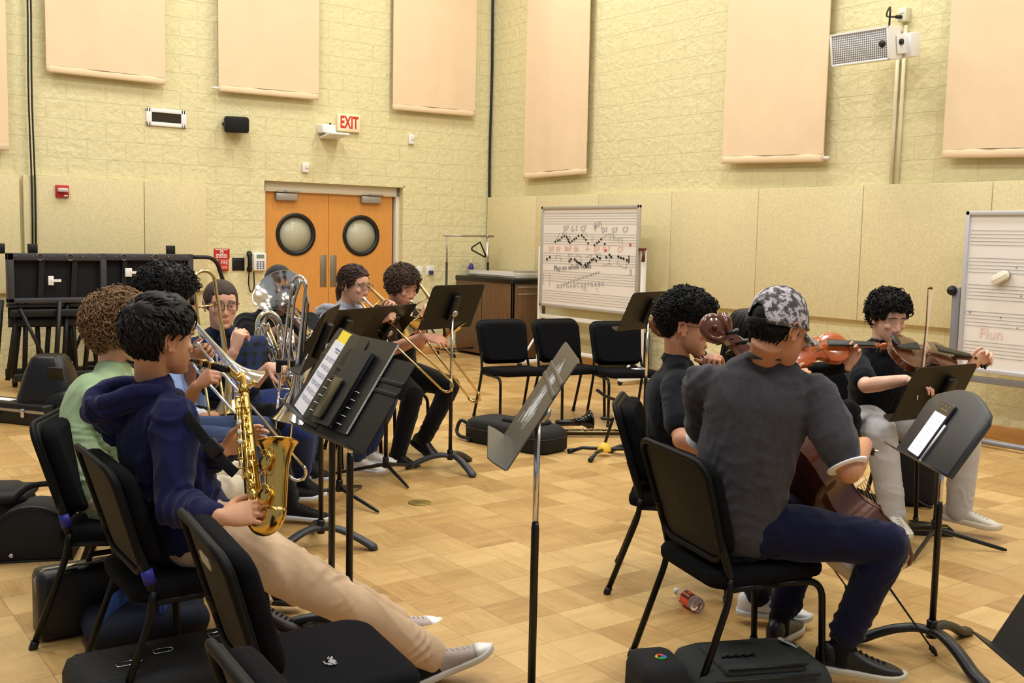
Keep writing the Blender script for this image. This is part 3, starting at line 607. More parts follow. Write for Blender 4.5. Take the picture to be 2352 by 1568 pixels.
# ---------------------------------------------------------------- music stands
M_desk=mat('black_powder_coat',(34,33,30),.45,spec=.3,var=.1,vscale=60,bump=.25,bscale=500)
M_stand=mat('black_stand_tube',(22,22,23),.33)
M_base=mat('grey_black_stand_base',(52,53,58),.42)
def stand(label,base,nf,tilt,zb,W=.52,Hd=.37,arch=True,leg0=0,legs=3,style='flat',shift=(0,0),rodtop=None,zi=.62,hubz=.085,dmat=None,legr=.30,base_col=None,ctr=None,pu=None):
    """nf: horizontal direction to the reader; tilt from the vertical in degrees; zb: height of the desk's lower edge"""
    r=thing('music_stand',label,'music stand',(base[0],base[1],0),0,'black music stands')
    nf=V((nf[0],nf[1],0)).normalized(); t=math.radians(tilt)
    up=V((0,0,1))*math.cos(t)-nf*math.sin(t); n=nf*math.cos(t)+V((0,0,1))*math.sin(t); x=up.cross(n)
    c=V((shift[0],shift[1],zb))+up*(Hd/2)
    if ctr: c=V(ctr)-V((base[0],base[1],0))
    D=mat3(x,up,n,c)                                   # desk frame: x width, y up the desk, z to the reader
    dm=dmat or M_desk; d=MB()
    if style=='flat':
        P=[(-W/2,-Hd/2),(W/2,-Hd/2)]+[(p[0],p[1]) for p in rrect(W,Hd,.035,4)][:10]
        k=2
        poly=[(-W/2,-Hd/2),(W/2,-Hd/2)]+rrect(W,Hd,.03,4)[0:5]+rrect(W,Hd,.03,4)[5:10]
        d.prism(poly,.0035,D@Matrix.Translation((0,0,-.0035)))
        obj('desk',d,dm,r)
        for yy in(Hd*.5-.085,Hd*.5-.125):
            obj('crease',MB().box(D@V((0,yy,.0015)),(W*.995,.016,.004),D.to_3x3(),bev=.0018),dm,r)
    else:
        poly=[(-W/2,-Hd/2),(W/2,-Hd/2),(W/2+.012,Hd/2-.05)]
        for i in range(13):
            a=i/12; poly.append(((W/2-.02)*(1-2*a),Hd/2+.055*math.sin(PI*a)-.012))
        poly.append((-W/2-.012,Hd/2-.05))
        d.prism(poly,.028,D@Matrix.Translation((0,0,-.028)),bev=.01); obj('desk',d,dm,r,sharp=.8)
    lp=.062; lw=W/2+(0 if style=='flat' else .005)
    q=D@Matrix.Translation((0,-Hd/2,0)); lpoly=[(-lw,-.0),(lw,-.0),(lw,lp-.02),(lw-.02,lp),(-lw+.02,lp),(-lw,lp-.02)]
    L=MB().prism(lpoly,.0035,q@mat3((1,0,0),(0,0,1),(0,-1,0)))
    obj('lip',L,dm,r)
    # bracket, knob, rod, tube
    ox=0
    if pu:
        best=1e9
        for i in range(-32,33):
            q_=D@V((i*.005,-.05,-.034)); e_=abs(pj((q_.x+base[0],q_.y+base[1],pu[1]))[0]-pu[0])
            if e_<best: best=e_;ox=i*.005
    D0=D; D=D@Matrix.Translation((ox,0,0)); top=D@V((0,-.02,-.012)); b=MB()
    b.boxm(D,(0,-.0,-.022),(.06,.19,.04),bev=.012); obj('bracket',b,M_blackp,r)
    kM=D@Matrix.Translation((0,-.03,-.042))@Matrix.Rotation(PI,4,'X')
    obj('knob',MB().lathe([(0,0),(.024,0),(.026,.006),(.024,.014),(.01,.02),(0,.021)],20,kM),M_alu,r)
    a=D@V((0,-.05,-.034)); rt=V((a.x*.5,a.y*.5,0))
    jx=V((a.x,a.y,0))
    obj('inner_rod',MB().tube([V((jx.x,jx.y,zi-.05)),V((jx.x,jx.y,a.z))],.0095,12),M_chrome,r)
    obj('outer_tube',MB().tube([V((jx.x,jx.y,hubz)),V((jx.x,jx.y,zi-.02)),V((jx.x,jx.y,zi))],[.0128,.0128,.0105],14),M_stand,r)
    obj('collar',MB().lathe([(.0,hubz-.02),(.021,hubz-.02),(.021,hubz+.045),(.017,hubz+.05),(0,hubz+.05)],16,Matrix.Translation((jx.x,jx.y,0))),M_stand,r)
    bm=base_col or (M_base if arch else M_stand)
    for k in range(legs):
        an=leg0+2*PI*k/legs; dx,dy=math.cos(an),math.sin(an)
        if arch:
            pr=[(0,hubz+.005),(.06,hubz+.012),(.13,hubz-.002),(.2,hubz-.03),(.26,.026),(legr,.004)]
            pts=curve([V((jx.x+dx*u_,jx.y+dy*u_,z_)) for u_,z_ in pr],4)
            nn=len(pts); rad=[.016+.004*(i/nn) for i in range(nn-2)]+[.012,.006]
            m=MB().tube(pts,rad,10,asp=1.5)
        else:
            pts=[V((jx.x+dx*u_,jx.y+dy*u_,z_)) for u_,z_ in((0,hubz),(.03,hubz-.003),(legr-.02,.016),(legr,.012))]
            m=MB().tube(pts,[.012,.013,.010,.006],8,asp=.9)
        obj('leg',m,bm,r)
    return r,Matrix.Translation((base[0],base[1],0))@D0
S={}
S['S1']=stand('music stand in the centre foreground, desk turned edge-on with white scuffs',(.083,3.157),(-1,-.022),31.7,.9,W=.54,Hd=.369,ctr=(.083,3.157,1.08),pu=(1228,.6),zi=.69,dmat=mat('worn_grey_powder_coat',(84,82,77),.34,var=.08,vscale=40,bump=.3,bscale=600,metal=.25))
S['S2']=stand('music stand holding the black ring binder',(-.541,3.622),(-.838,-.545),33,.86,W=.54,Hd=.343,ctr=(-.541,3.622,1.005),pu=(803,.5),zi=.80,leg0=.3)
S['S3']=stand('music stand holding the white sheet music',(-.701,3.989),(-.932,-.362),31.9,.88,W=.54,Hd=.369,ctr=(-.701,3.989,1.035),pu=(762,.5),zi=.84,leg0=1.0)
S['S4']=stand('music stand seen from behind with a silver knob, beside the silver trombone tuning slide',(-.96,5.256),(-1,-.024),21.8,.89,W=.48,Hd=.339,ctr=(-.96,5.256,1.049),pu=(737,.1),zi=.8,leg0=-.2)
S['S5']=stand('music stand with thin straight legs, its desk left of the seated woman',(-.999,6.056),(-.882,.471),34.1,.89,W=.50,Hd=.306,ctr=(-.999,6.056,1.017),pu=(779,.1),arch=False,leg0=-.75,legr=.36,zi=.85)
S['S6']=stand('music stand directly in front of the trombone player with brown curly hair, straight legs',(-.821,6.687),(-.898,.44),35.8,.86,W=.50,Hd=.335,ctr=(-.821,6.687,.994),pu=(886,.1),arch=False,leg0=-1.05,legr=.36,zi=.8)
S['S7']=stand('music stand seen from behind in front of the brown piano',(-.417,7.0),(-.762,.648),24.3,.93,W=.50,Hd=.327,ctr=(-.404,7.02,1.103),pu=(1034,.1),leg0=-.95,zi=.55)
S['S8']=stand('music stand seen from behind, left of the cellist in the navy polo',(.946,7.489),(-.768,.641),25,.93,W=.52,Hd=.304,ctr=(.946,7.489,1.072),pu=(1485,.7),leg0=.4,zi=.6)
S['S9']=stand('music stand in front of the seated viola player, straight legs',(2.176,5.352),(-.53,.848),24.9,.68,W=.50,Hd=.321,ctr=(2.176,5.352,.827),pu=(2147,.1),arch=False,leg0=-.15,legr=.36,zi=.75,hubz=.1)
S['S10']=stand('music stand with a curved plastic desk that holds a phone',(1.645,3.965),(-1,-.01),31.5,.75,W=.5,Hd=.285,ctr=(1.645,3.965,.871),pu=(2140,.1),style='curved',leg0=-1.35,zi=.6,legr=.36,dmat=mat('grey_black_moulded_desk',(52,53,56),.42,bump=.2,bscale=400),base_col=mat('black_cast_base',(38,38,40),.4))
S['S11']=stand('music stand cut off by the right edge of the photo',(1.16,2.0),(-1,.0),30,.70,W=.52,Hd=.36,shift=(-.08,0),leg0=.5,zi=.6)
# scuffs on the front of the centre stand
D=S['S1'][1]; g=MB()
for i in range(120):
    yy=rng.choice([rng.normal(-.02,.03),rng.normal(.085,.02)],p=[.65,.35]); xx=rng.normal(.01,.045); l=rng.uniform(.015,.07); 
    g.boxm(D@Matrix.Translation((xx,yy,.0007))@Matrix.Rotation(rng.normal(.0,.12)+PI/2,4,'Z'),(0,0,0),(l,rng.uniform(.0015,.006),.0006))
sc=obj('scuff_mark',g,mat('scuff_bright',(236,234,228),.6),None); TOPS.remove(sc)
sc.parent=S['S1'][0]; sc.location=-V(S['S1'][0].location)
# ---------------------------------------------------------------- people: tools
def fuse(mb,vox,smooth=2,name='body'):
    """merge overlapping closed pieces into one continuous surface"""
    me=bpy.data.meshes.new('t'); me.from_pydata(mb.v,[],mb.f); fixn(me)
    o=bpy.data.objects.new('t',me); COL.objects.link(o)
    md=o.modifiers.new('r','REMESH'); md.mode='VOXEL'; md.voxel_size=vox; md.adaptivity=0; md.use_smooth_shade=True
    dg=bpy.context.evaluated_depsgraph_get(); out=bpy.data.meshes.new_from_object(o.evaluated_get(dg))
    bpy.data.objects.remove(o); bpy.data.meshes.remove(me); out.name=name
    if smooth: relax(out,smooth)
    return out
def verts(me): a=np.empty(len(me.vertices)*3,np.float32); me.vertices.foreach_get('co',a); return a.reshape(-1,3)
def setv(me,P): me.vertices.foreach_set('co',P.astype(np.float32).ravel()); me.update()
def normals(me): a=np.empty(len(me.vertices)*3,np.float32); me.vertices.foreach_get('normal',a); return a.reshape(-1,3)
def relax(me,it,lam=.5):
    P=verts(me).astype(np.float64); e=np.empty(len(me.edges)*2,np.int32); me.edges.foreach_get('vertices',e); e=e.reshape(-1,2)
    n=len(P); deg=np.bincount(e.ravel(),minlength=n).clip(1)
    for _ in range(it):
        S=np.stack([np.bincount(e[:,0],P[e[:,1],k],n)+np.bincount(e[:,1],P[e[:,0],k],n) for k in range(3)],1)
        P+=lam*(S/deg[:,None]-P)
    setv(me,P)
def smooth_all(me): me.polygons.foreach_set('use_smooth',[True]*len(me.polygons)); me.update()
def wrinkle(me,amp,scale,seed,foci=()):
    """folds of cloth: ridges along warped random directions, denser round the foci (centre, axis, radius)"""
    P=verts(me).astype(np.float64); Nn=normals(me); r=np.random.default_rng(seed)
    W=np.zeros_like(P)
    for k in range(3):
        A=r.normal(0,1,(3,3))*7; W+=.022*np.sin(P@A+r.uniform(0,6,3))
    Q=P+W; f=np.zeros(len(P))
    for i in range(7):
        k=r.normal(0,1,3); k[2]*=.8; k/=np.linalg.norm(k); s=np.sin(Q@k*scale*r.uniform(.6,1.7)+r.uniform(0,6)); m=.5+.5*np.sin(Q@(r.normal(0,1,3)*5)+r.uniform(0,6))
        f+=((1-np.abs(s))**2.2)*m*.55
    for c,ax,rad in foci:
        ax=np.array(V(ax).normalized()); d=P-np.array(c); g=np.exp(-(d**2).sum(1)/(rad*rad)); w=(P-np.array(c))@ax
        s1=r.normal(0,1,3); s2=r.normal(0,1,3); ph=2.6*np.sin((P@s1)*13+r.uniform(0,6))+1.8*np.sin((P@s2)*23+r.uniform(0,6)); s=np.sin(w*58+ph); m=np.clip(.55+.9*np.sin((P@s2)*17+2*np.sin((P@s1)*9)+r.uniform(0,6)),0,1); f+=2.1*g*m*(1-np.abs(s))**1.5
    P+=Nn*(amp*(f-.35))[:,None]; setv(me,P)
def col_attr(me,C,name='tone'):
    a=me.color_attributes.new(name,'FLOAT_COLOR','POINT'); a.data.foreach_set('color',np.concatenate([C,np.ones((len(C),1))],1).astype(np.float32).ravel())
def attr_mat(name,rough=.5,sss=.0,bump=.0,bscale=300,spec=.4):
    if name in _mc:return _mc[name]
    m,nt,p=nodes(name); a=N(nt,'ShaderNodeAttribute',attribute_name='tone'); lk(nt,a.outputs['Color'],p.inputs['Base Color']); p.inputs['Roughness'].default_value=rough; p.inputs['Specular IOR Level'].default_value=spec
    if bump:
        tc=N(nt,'ShaderNodeTexCoord'); n=N(nt,'ShaderNodeTexNoise',i_Scale=bscale,i_Detail=2.0); lk(nt,tc.outputs['Object'],n.inputs['Vector']); b=N(nt,'ShaderNodeBump'); b.inputs['Strength'].default_value=bump; b.inputs['Distance'].default_value=.001; lk(nt,n.outputs[0],b.inputs['Height']); lk(nt,b.outputs[0],p.inputs['Normal'])
    _mc[name]=m; return m
M_skin=attr_mat('skin',.48,bump=.12,bscale=500)
def cloth(name,col,var=.12,bscale=420,bump=.45,rough=.95,vscale=14,sheen=.1): return mat(name,col,rough,0,var,vscale,bump,bscale,.25,sheen=sheen)
def limb(mb,pts,rad,n=14,asp=1.0,up=None):
    """tapered limb through joints with rounded ends"""
    P=[V(p) for p in pts]; q=[];r=[]
    for i in range(len(P)-1):
        for k in range(6):
            t=k/6; q.append(P[i].lerp(P[i+1],t)); r.append(rad[i]*(1-t)+rad[i+1]*t)
    q.append(P[-1]); r.append(rad[-1]); mb.tube(q,r,n,dome=True,asp=asp,up=up)
    for p,rr in zip(P[1:-1],rad[1:-1]): mb.ell(p,(rr*1.0,)*3,n=12,m=8)
CURL={'grip':(62,72,45),'keys':(14,30,24),'relax':(18,30,18),'fist':(80,88,55),'point':(12,22,12)}
def hand(mb,wr,d,back,side,curl='relax',sc=1.0,spread=1.0,thumb=0,vary=None):
    """palm, four unequal fingers and a thumb leaving the side of the palm. d: wrist->knuckles, back: out of the back of the hand"""
    y=V(d).normalized(); z=V(back); z=(z-y*z.dot(y)).normalized(); yz=y.cross(z)      # right hand: thumb on -(y x z)
    tx=-yz if side=='R' else yz                                                     # towards the thumb
    M=mat3(tx,y,z,wr)
    def w(x,yy,zz): return M@V((x*sc,yy*sc,zz*sc))
    rings=[]
    for yy,hw,ht,cz in((-.015,.026,.021,0),(.01,.028,.02,0),(.035,.037,.0185,-.001),(.06,.042,.0165,-.001),(.082,.0425,.0145,0),(.094,.040,.012,0)):
        rings.append([w(hw*math.cos(2*PI*j/14),yy,cz+ht*math.sin(2*PI*j/14)) for j in range(14)])
    mb.loft(rings)
    cu=CURL[curl] if isinstance(curl,str) else curl
    for i,(bx,by,L,r0) in enumerate(((.0305,.088,.074,.0088),(.0105,.093,.082,.0090),(-.0095,.090,.076,.0086),(-.0285,.082,.060,.0078))):
        v=(vary[i] if vary else 1.0)+(.06*i if curl in('relax','keys') else 0); a=0; p=V((bx,by,-.001)); sp=(.10,.03,-.04,-.12)[i]*spread
        pts=[p+V((0,-.018,0)),p]; rad=[r0*1.08,r0*1.05]
        for seg,ang in zip((.46,.30,.24),cu):
            a+=math.radians(ang*v); dv=V((math.sin(sp),math.cos(sp)*math.cos(a),-math.sin(a))); p=p+dv*L*seg; pts.append(p); rad.append(r0*(1-.10*len(rad)+.1))
        rad=[r0*1.05,r0*1.08,r0*1.02,r0*.95,r0*.82]
        q=[];rr=[]
        for k in range(len(pts)-1):
            for t in(0,.5): q.append(pts[k].lerp(pts[k+1],t)); rr.append((rad[k]*(1-t)+rad[k+1]*t)*(.94 if t else 1.04))
        q.append(pts[-1]); rr.append(rad[-1])
        mb.tube([w(*a_) for a_ in q],[x*sc for x in rr],10,dome=True)
    t0=V((.026,.022,-.006)); op=thumb
    dirs=[V((.74,.62,-.28-.3*op)),V((.42,.84,-.34-.4*op)),V((.18,.90,-.40-.5*op))]; pts=[t0-V((.012,.012,0)),t0]
    for dv,L in zip(dirs,(.042,.034,.027)): pts.append(pts[-1]+dv.normalized()*L)
    mb.tube([w(*a_) for a_ in pts],[x*sc for x in(.0155,.0150,.0118,.0105,.0085)],10,dome=True)
    return M
def head_parts(mb,M,s=1.0,fem=False):
    def w(p): return M@(V(p)*s)
    R=M.to_3x3()
    def E(c,r): mb.ell(w(c),[x*s for x in r],R,20,14)
    E((0,-.014,.030),(.0765,.0945,.086)); E((0,.028,.028),(.069,.062,.066))
    rings=[]
    for z,hw,yb,yf in((.055,.060,-.03,.083),(.03,.066,-.03,.087),(.008,.066,-.03,.083),(-.015,.0665,-.03,.084),(-.038,.064,-.03,.086),(-.06,.058,-.025,.087),(-.08,.050,-.012,.085),(-.098,.037,.015,.083),(-.112,.022,.04,.076)):
        hw*=.95 if fem else 1; cy=(yb+yf)/2; hy=(yf-yb)/2
        rings.append([w((math.copysign(abs(math.cos(a))**.85,math.cos(a))*hw,cy+math.copysign(abs(math.sin(a))**.8,math.sin(a))*hy,z)) for a in[2*PI*j/24 for j in range(24)]])
    mb.loft(rings)
    E((0,.080,-.098),(.019,.013,.014))                              # chin
    for sx in(-1,1):
        E((sx*.031,.078,.0245),(.024,.0115,.0075)); E((sx*.041,.068,-.022),(.020,.017,.016)); E((sx*.011,.0925,-.039),(.0085,.0095,.0075))
        E((sx*.032,.0755,.0165),(.0165,.0085,.0060)); E((sx*.032,.0760,-.0045),(.0155,.0070,.0050))   # lids
        # ear: shell with rim and lobe
        ec=V((sx*.0765,-.012,-.004)); pr=[]
        for k in range(13):
            a=-.75+5.3*k/12; pr.append(w(ec+V((sx*(.008+.004*math.sin(a)),-.017*math.cos(a)*.9-.004,.029*math.sin(a)*1.02+.002))))
        mb.tube(pr,[.0048*s]*13,8,dome=True); E((sx*.0775,-.011,-.002),(.0055,.0125,.022)); E((sx*.0785,-.001,-.027),(.0055,.008,.010)); E((sx*.0765,.003,-.004),(.004,.005,.010))
    nose=[];
    for z,y,hw in((.020,.086,.0075),(.004,.0925,.0085),(-.012,.100,.0095),(-.026,.1075,.0115),(-.037,.1085,.0125),(-.0445,.100,.0105)):
        nose.append([w((hw*math.cos(a),y-.012+.012*math.sin(a)+(-.012 if math.sin(a)<0 else 0),z)) for a in[2*PI*j/12 for j in range(12)]])
    mb.loft(nose)
    mb.tube([w((x,.0915-.30*x*x*10*.35,-.0625+.0012*math.cos(x*200))) for x in np.linspace(-.023,.023,9)],[a*s for a in(.0018,.0036,.0048,.0052,.0048,.0052,.0048,.0036,.0018)],8,dome=True)
    mb.tube([w((x,.0905-.30*x*x*10*.35,-.0722)) for x in np.linspace(-.020,.020,9)],[a*s for a in(.0018,.004,.0054,.006,.0062,.006,.0054,.004,.0018)],8,dome=True)
def skin_colors(me,M,s,tone,hairc,stubble=0,brow=1,knuck=True):
    P=verts(me); n=len(P); C=np.tile(np.array(rgb(tone)),(n,1)); r=np.random.default_rng(3)
    Mi=np.array(M.inverted()); L=(P@Mi[:3,:3].T+Mi[:3,3])/s; x,y,z=L[:,0],L[:,1],L[:,2]; head=(np.abs(x)<.1)&(y>-.13)&(y<.13)&(z>-.13)&(z<.14)
    red=np.array(rgb(tone))*np.array([1.02,.74,.70])
    def blend(w,c): 
        nonlocal C; w=np.clip(w,0,1)[:,None]; C=C*(1-w)+np.array(c)*w
    g=lambda cx,cy,cz,rx,ry,rz: np.exp(-(((x-cx)/rx)**2+((y-cy)/ry)**2+((z-cz)/rz)**2))*head
    for sx in(-1,1):
        blend(.22*g(sx*.042,.07,-.030,.030,.05,.028),red); blend(.40*g(sx*.082,-.01,0,.012,.03,.04),red)
        if brow:
            bz=.0295-.0035*((np.abs(x)-.028)/.02)**2; w=(np.exp(-((z-bz)/.0042)**4)*np.exp(-((np.abs(x)-.032)/.021)**4)*(y>.05)*head); blend(w*.85*brow,rgb(hairc))
    blend(.35*g(0,.108,-.034,.018,.02,.018),red)
    lip=np.array(rgb(tone))*np.array([.86,.52,.50]); w=np.exp(-((z+.0675)/.0088)**4-(x/.0235)**6)*(y>.072)*head; blend(w*.75,lip)
    w=np.exp(-((z+.0672)/.0014)**2-(x/.022)**6)*(y>.072)*head; blend(w*.6,lip*.45)
    if stubble: w=stubble*(np.clip((-.048-z)/.02,0,1)*(y>-.02)*head*(np.clip(1-np.exp(-((z+.0675)/.011)**4-(x/.026)**6),0,1))*np.exp(-np.clip(-.118-z,0,1)/.01)); blend(w,rgb(hairc))
    col_attr(me,C)
def eyes(parent,M,s,iris=(60,40,28),closed=0,tone=(200,150,120)):
    lm=mat('eyelid_%d_%d_%d'%tone,tuple(int(c*.90) for c in tone),.5)
    for sx in(-1,1):
        c=M@(V((sx*.032,.0738,.0055))*s); ld=V((0,.52,.85)) if closed<.3 else V((0,.86,.5)); B=basis((M.to_3x3()@V((1,0,0))),M.to_3x3()@ld,c); R1=.0117*s; ha=1.18 if closed<.3 else 1.28
        lid=MB().lathe([(R1*math.sin(a),R1*math.cos(a)) for a in np.linspace(.02,ha,7)]+[((R1-.0012)*math.sin(ha),(R1-.0012)*math.cos(ha))],20,B); obj('eyelid',lid,lm,parent)
        c=M@(V((sx*.032,.0738,.0055))*s); R=M.to_3x3(); m=MB().ell(c,(.0104*s,)*3,R,16,12)
        e=obj('eye',m,mat('eye_white',(226,220,214),.25),parent)
        d=V((0,1,-.12-.35*closed)).normalized(); b=basis(R@d,R@V((0,0,1)),c+R@d*.0082*s)
        k=MB().lathe([(0,.0030*s),(.0022*s,.0029*s),(.0052*s,.0019*s),(.0058*s,.0004*s)],16,b@Matrix.Rotation(-PI/2,4,'X'))
        obj('iris',k,mat('iris_%d_%d_%d'%iris,iris,.2),e)
# scalp geometry in head coordinates
SCC=V((0,-.014,.030)); SCR=V((.0775,.0965,.088))
def fib(n):
    i=np.arange(n)+.5; ph=np.arccos(1-2*i/n); th=PI*(1+5**.5)*i; return np.stack([np.cos(th)*np.sin(ph),np.sin(th)*np.sin(ph),np.cos(ph)],1)
def hairline(p,front=.055,low=-.055,side=.0,ear=True):
    x,y,z=p
    if y>.05-.25*max(0,z-front): 
        if z<front+.012-.35*abs(x)*.2: return False
    if y>.018 and z<side+.02: return False
    if ear and abs(x)>.05 and z<-.012 and y>-.035: return False
    if y>-.045 and z<-.03: return False
    return z>low-.02*(y<-.05)
def scalp_pts(n,**k):
    o=[]
    for d in fib(n):
        p=V((SCC.x+d[0]*SCR.x,SCC.y+d[1]*SCR.y,SCC.z+d[2]*SCR.z)); nn=V((d[0]/SCR.x,d[1]/SCR.y,d[2]/SCR.z)).normalized()
        if hairline(p,**k): o.append((p,nn))
    return o
def hair_bulk(M,s,th,n=420,vox=.005,noise=.3,low=-.055,front=.055,side=0,extra=(),ear=True,sm=3,flt=None):
    mb=MB(); r=np.random.default_rng(11)
    for p,nn in scalp_pts(n,low=low,front=front,side=side,ear=ear):
        if flt and not flt(p): continue
        t=(th(p) if callable(th) else th)*(1+r.uniform(-noise,noise)); rad=max(.013,t*.75)
        mb.ell(M@((p+nn*(t-rad))*s),(rad*s,)*3,None,8,6)
    for p,rr in extra: mb.ell(M@(V(p)*s),(rr*s,)*3,None,12,8)
    return fuse(mb,vox,sm,'hair')
def curls(M,s,th,n,rad,tr,low=-.055,front=.055,side=0,turns=1.3,ear=True,seed=5,mb=None,flt=None):
    mb=mb or MB(); r=np.random.default_rng(seed); pts=scalp_pts(int(n*1.6),low=low,front=front,side=side,ear=ear); r.shuffle(pts)
    for p,nn in [q_ for q_ in pts if not flt or flt(q_[0])][:n]:
        t=(th(p) if callable(th) else th)*r.uniform(.75,1.12); a=nn.orthogonal().normalized(); b=nn.cross(a); an=r.uniform(0,6.3)
        ax=(nn*r.uniform(-.2,.8)+(a*math.cos(an)+b*math.sin(an))*.8+V((0,0,-.5))).normalized(); u=ax.orthogonal().normalized(); w_=ax.cross(u); R_=rad*r.uniform(.6,1.3); c=p+nn*t; K=9; L=rad*r.uniform(1.2,3.2); ph=r.uniform(0,6.3); tn=turns*r.uniform(.7,1.3)
        q=[c+ax*(L*(k/K-.5))+(u*math.cos(ph+2*PI*tn*k/K)+w_*math.sin(ph+2*PI*tn*k/K))*R_ for k in range(K+1)]
        mb.tube([M@(x*s) for x in q],[tr*s*(.5+.5*math.sin(PI*min(.95,max(.08,k/K)))) for k in range(K+1)],4,cap=False)
    return mb
def locks(M,s,th,n,flow,length,tr,low=-.055,front=.055,side=0,wob=.15,ear=True,seed=5,flat=1.7,flt=None):
    mb=MB(); r=np.random.default_rng(seed); pts=scalp_pts(int(n*1.6),low=low,front=front,side=side,ear=ear); r.shuffle(pts)
    for p,nn in [q_ for q_ in pts if not flt or flt(q_[0])][:n]:
        t=(th(p) if callable(th) else th)*r.uniform(.7,1.05); f=V(flow(p)); f=(f-nn*f.dot(nn)); 
        if f.length<1e-4: continue
        f.normalize(); sd=nn.cross(f); f=(f+sd*r.normal(0,wob)).normalized(); L=length*r.uniform(.6,1.25); K=6; q=[];base=p+nn*(t*.55); cur=V(base); dirv=V(f)
        for k in range(K+1):
            d=cur-SCC; e=V((d.x/SCR.x,d.y/SCR.y,d.z/SCR.z)); nrm=V((e.x/SCR.x,e.y/SCR.y,e.z/SCR.z)).normalized(); dirv=(dirv-nrm*dirv.dot(nrm)*.9).normalized()
            q.append(cur+nrm*(t*.45*math.sin(PI*k/K))+sd*(.0022*math.sin(k*1.7+r.uniform(0,1)))); cur=cur+dirv*(L/K)
        mb.tube([M@(x*s) for x in q],[tr*s*(1-.75*(k/K)**2) for k in range(K+1)],5,cap=True,asp=flat)
    return mb
def mhair(name,col,rough=.5): return mat(name,col,rough+.1,var=.35,vscale=60,bump=.5,bscale=260,spec=.28)
def glasses(parent,M,s,m,w=.0245,h=.019,round_=.008,rim=.0013,z0=.004,lens=None):
    g=MB(); yv=.105
    for sx in(-1,1):
        pts=[M@(V((sx*.032+x,yv-.25*(sx*.032+x)**2*10*.4,z0+z))*s) for x,z in rrect(w*2,h*2,round_,4)]
        g.tube(pts,rim*s,6,closed=True)
        g.tube([M@(V(q)*s) for q in((sx*.055,yv-.006,z0+.008),(sx*.074,.075,z0+.010),(sx*.079,.0,z0+.008),(sx*.080,-.02,z0-.004))],rim*s*1.1,6)
    g.tube([M@(V(q)*s) for q in((-.009,yv,z0+.003),(0,yv+.003,z0+.006),(.009,yv,z0+.003))],rim*s,6)
    o=obj('glasses',g,m,parent)
    L=MB()
    for sx in(-1,1): L.prism(rrect(w*2-.001,h*2-.001,round_,4,sx*.032,z0),.0012,M@Matrix.Diagonal((s,s,s,1))@mat3((1,0,0),(0,0,1),(0,-1,0),(0,yv-.004,0)))
    lm=_mc.get('lens') or mat('lens',(235,238,245),.05,trans=1.0,ior=1.02,spec=.6)
    obj('lens',L,lm,o); return o
def shoe(parent,an,d,up,col,sole,length=.285,style='trainer',lace=None,toe=None,sc=1.0,heel=None):
    """an: ankle; d: heel to toe; up: out of the top. The ankle sits 26 % from the heel, 9 cm above the sole"""
    y=V(d).normalized(); z=V(up); z=(z-y*z.dot(y)).normalized(); x=y.cross(z); L=length
    o=V(an)-y*L*.27-z*.095; M=mat3(x,y,z,o)
    def w(px,py,pz): return M@V((px,py,pz))
    def outl(k):      # half width along the length 0..1
        return lerp1([0,.06,.2,.45,.7,.85,.95,1],[.012,.030,.035,.036,.046,.042,.026,.008],k)*sc
    def hgt(k): return lerp1([0,.05,.12,.25,.36,.5,.7,.88,.97,1],[.075,.098,.104,.106,.102,.076,.056,.045,.034,.02],k)*sc
    st=.022 if style!='chunky' else .03; rings=[]
    K=[0,.03,.08,.15,.25,.35,.45,.55,.65,.75,.84,.91,.96,.99,1.0]
    for k in K:
        hw=outl(k); h=hgt(k); r_=[]
        for j in range(16):
            a=2*PI*j/16; cx=math.cos(a);cz=math.sin(a); r_.append(w(hw*math.copysign(abs(cx)**.8,cx),k*L,st*.6+(h-st*.6)*(.5+.5*math.copysign(abs(cz)**.75,cz))*(1-.0*abs(cx))))
        rings.append(r_)
    u=obj('shoe',MB().loft(rings),col,parent)
    so=[]
    for zz,e in((0,.94),(.003,1.0),(st*.7,1.03),(st,1.02)):
        so.append([w(sx*(outl(k)*e+.004),k*L+(.004 if k>.9 else -.004 if k<.1 else 0)*e,zz+(.012*max(0,(k-.8)/.2)**2 if style!='flat' else 0)) for sx,ks in((1,K),(-1,K[::-1])) for k in ks])
    obj('sole',MB().loft(so),sole,u)
    if toe:
        t=[]
        for k in(.80,.86,.92,.97,1.01):
            hw=outl(min(k,1))+.002; h=hgt(min(k,1))+.003; t.append([w(hw*math.copysign(abs(math.cos(a))**.8,math.cos(a)),k*L,st*.6+(h-st*.6)*(.5+.5*math.copysign(abs(math.sin(a))**.75,math.sin(a)))) for a in[2*PI*j/16 for j in range(16)]])
        obj('toe_cap',MB().loft(t),toe,u)
    if lace:
        g=MB()
        for i in range(6):
            k=.40+.065*i; hw=outl(k)*.62; h=hgt(k)+.002
            for sx in(-1,1): g.tube([w(sx*hw,k*L,h-.012),w(0,(k+.03)*L,h+.002),w(-sx*hw,(k+.06)*L,hgt(k+.06)-.012)],.0022,5)
        for sx in(-1,1): g.tube([w(0,.40*L,hgt(.4)+.004),w(sx*.022,.37*L,hgt(.4)+.016),w(sx*.035,.42*L,hgt(.4)-.002),w(sx*.012,.42*L,hgt(.4)+.002)],.0022,5)
        obj('laces',g,lace,u)
    if heel:
        hr=[]
        for k in(.012,.06,.12,.2,.28,.34):
            hw=outl(k)+.0018; h=hgt(k)+.0015; hr.append([w(hw*math.copysign(abs(math.cos(a))**.8,math.cos(a)),k*L,st*.6+(h-st*.6)*(.5+.5*math.copysign(abs(math.sin(a))**.75,math.sin(a)))) for a in[2*PI*j/16 for j in range(16)]])
        obj('heel_panel',MB().loft(hr),heel,u)
    return u
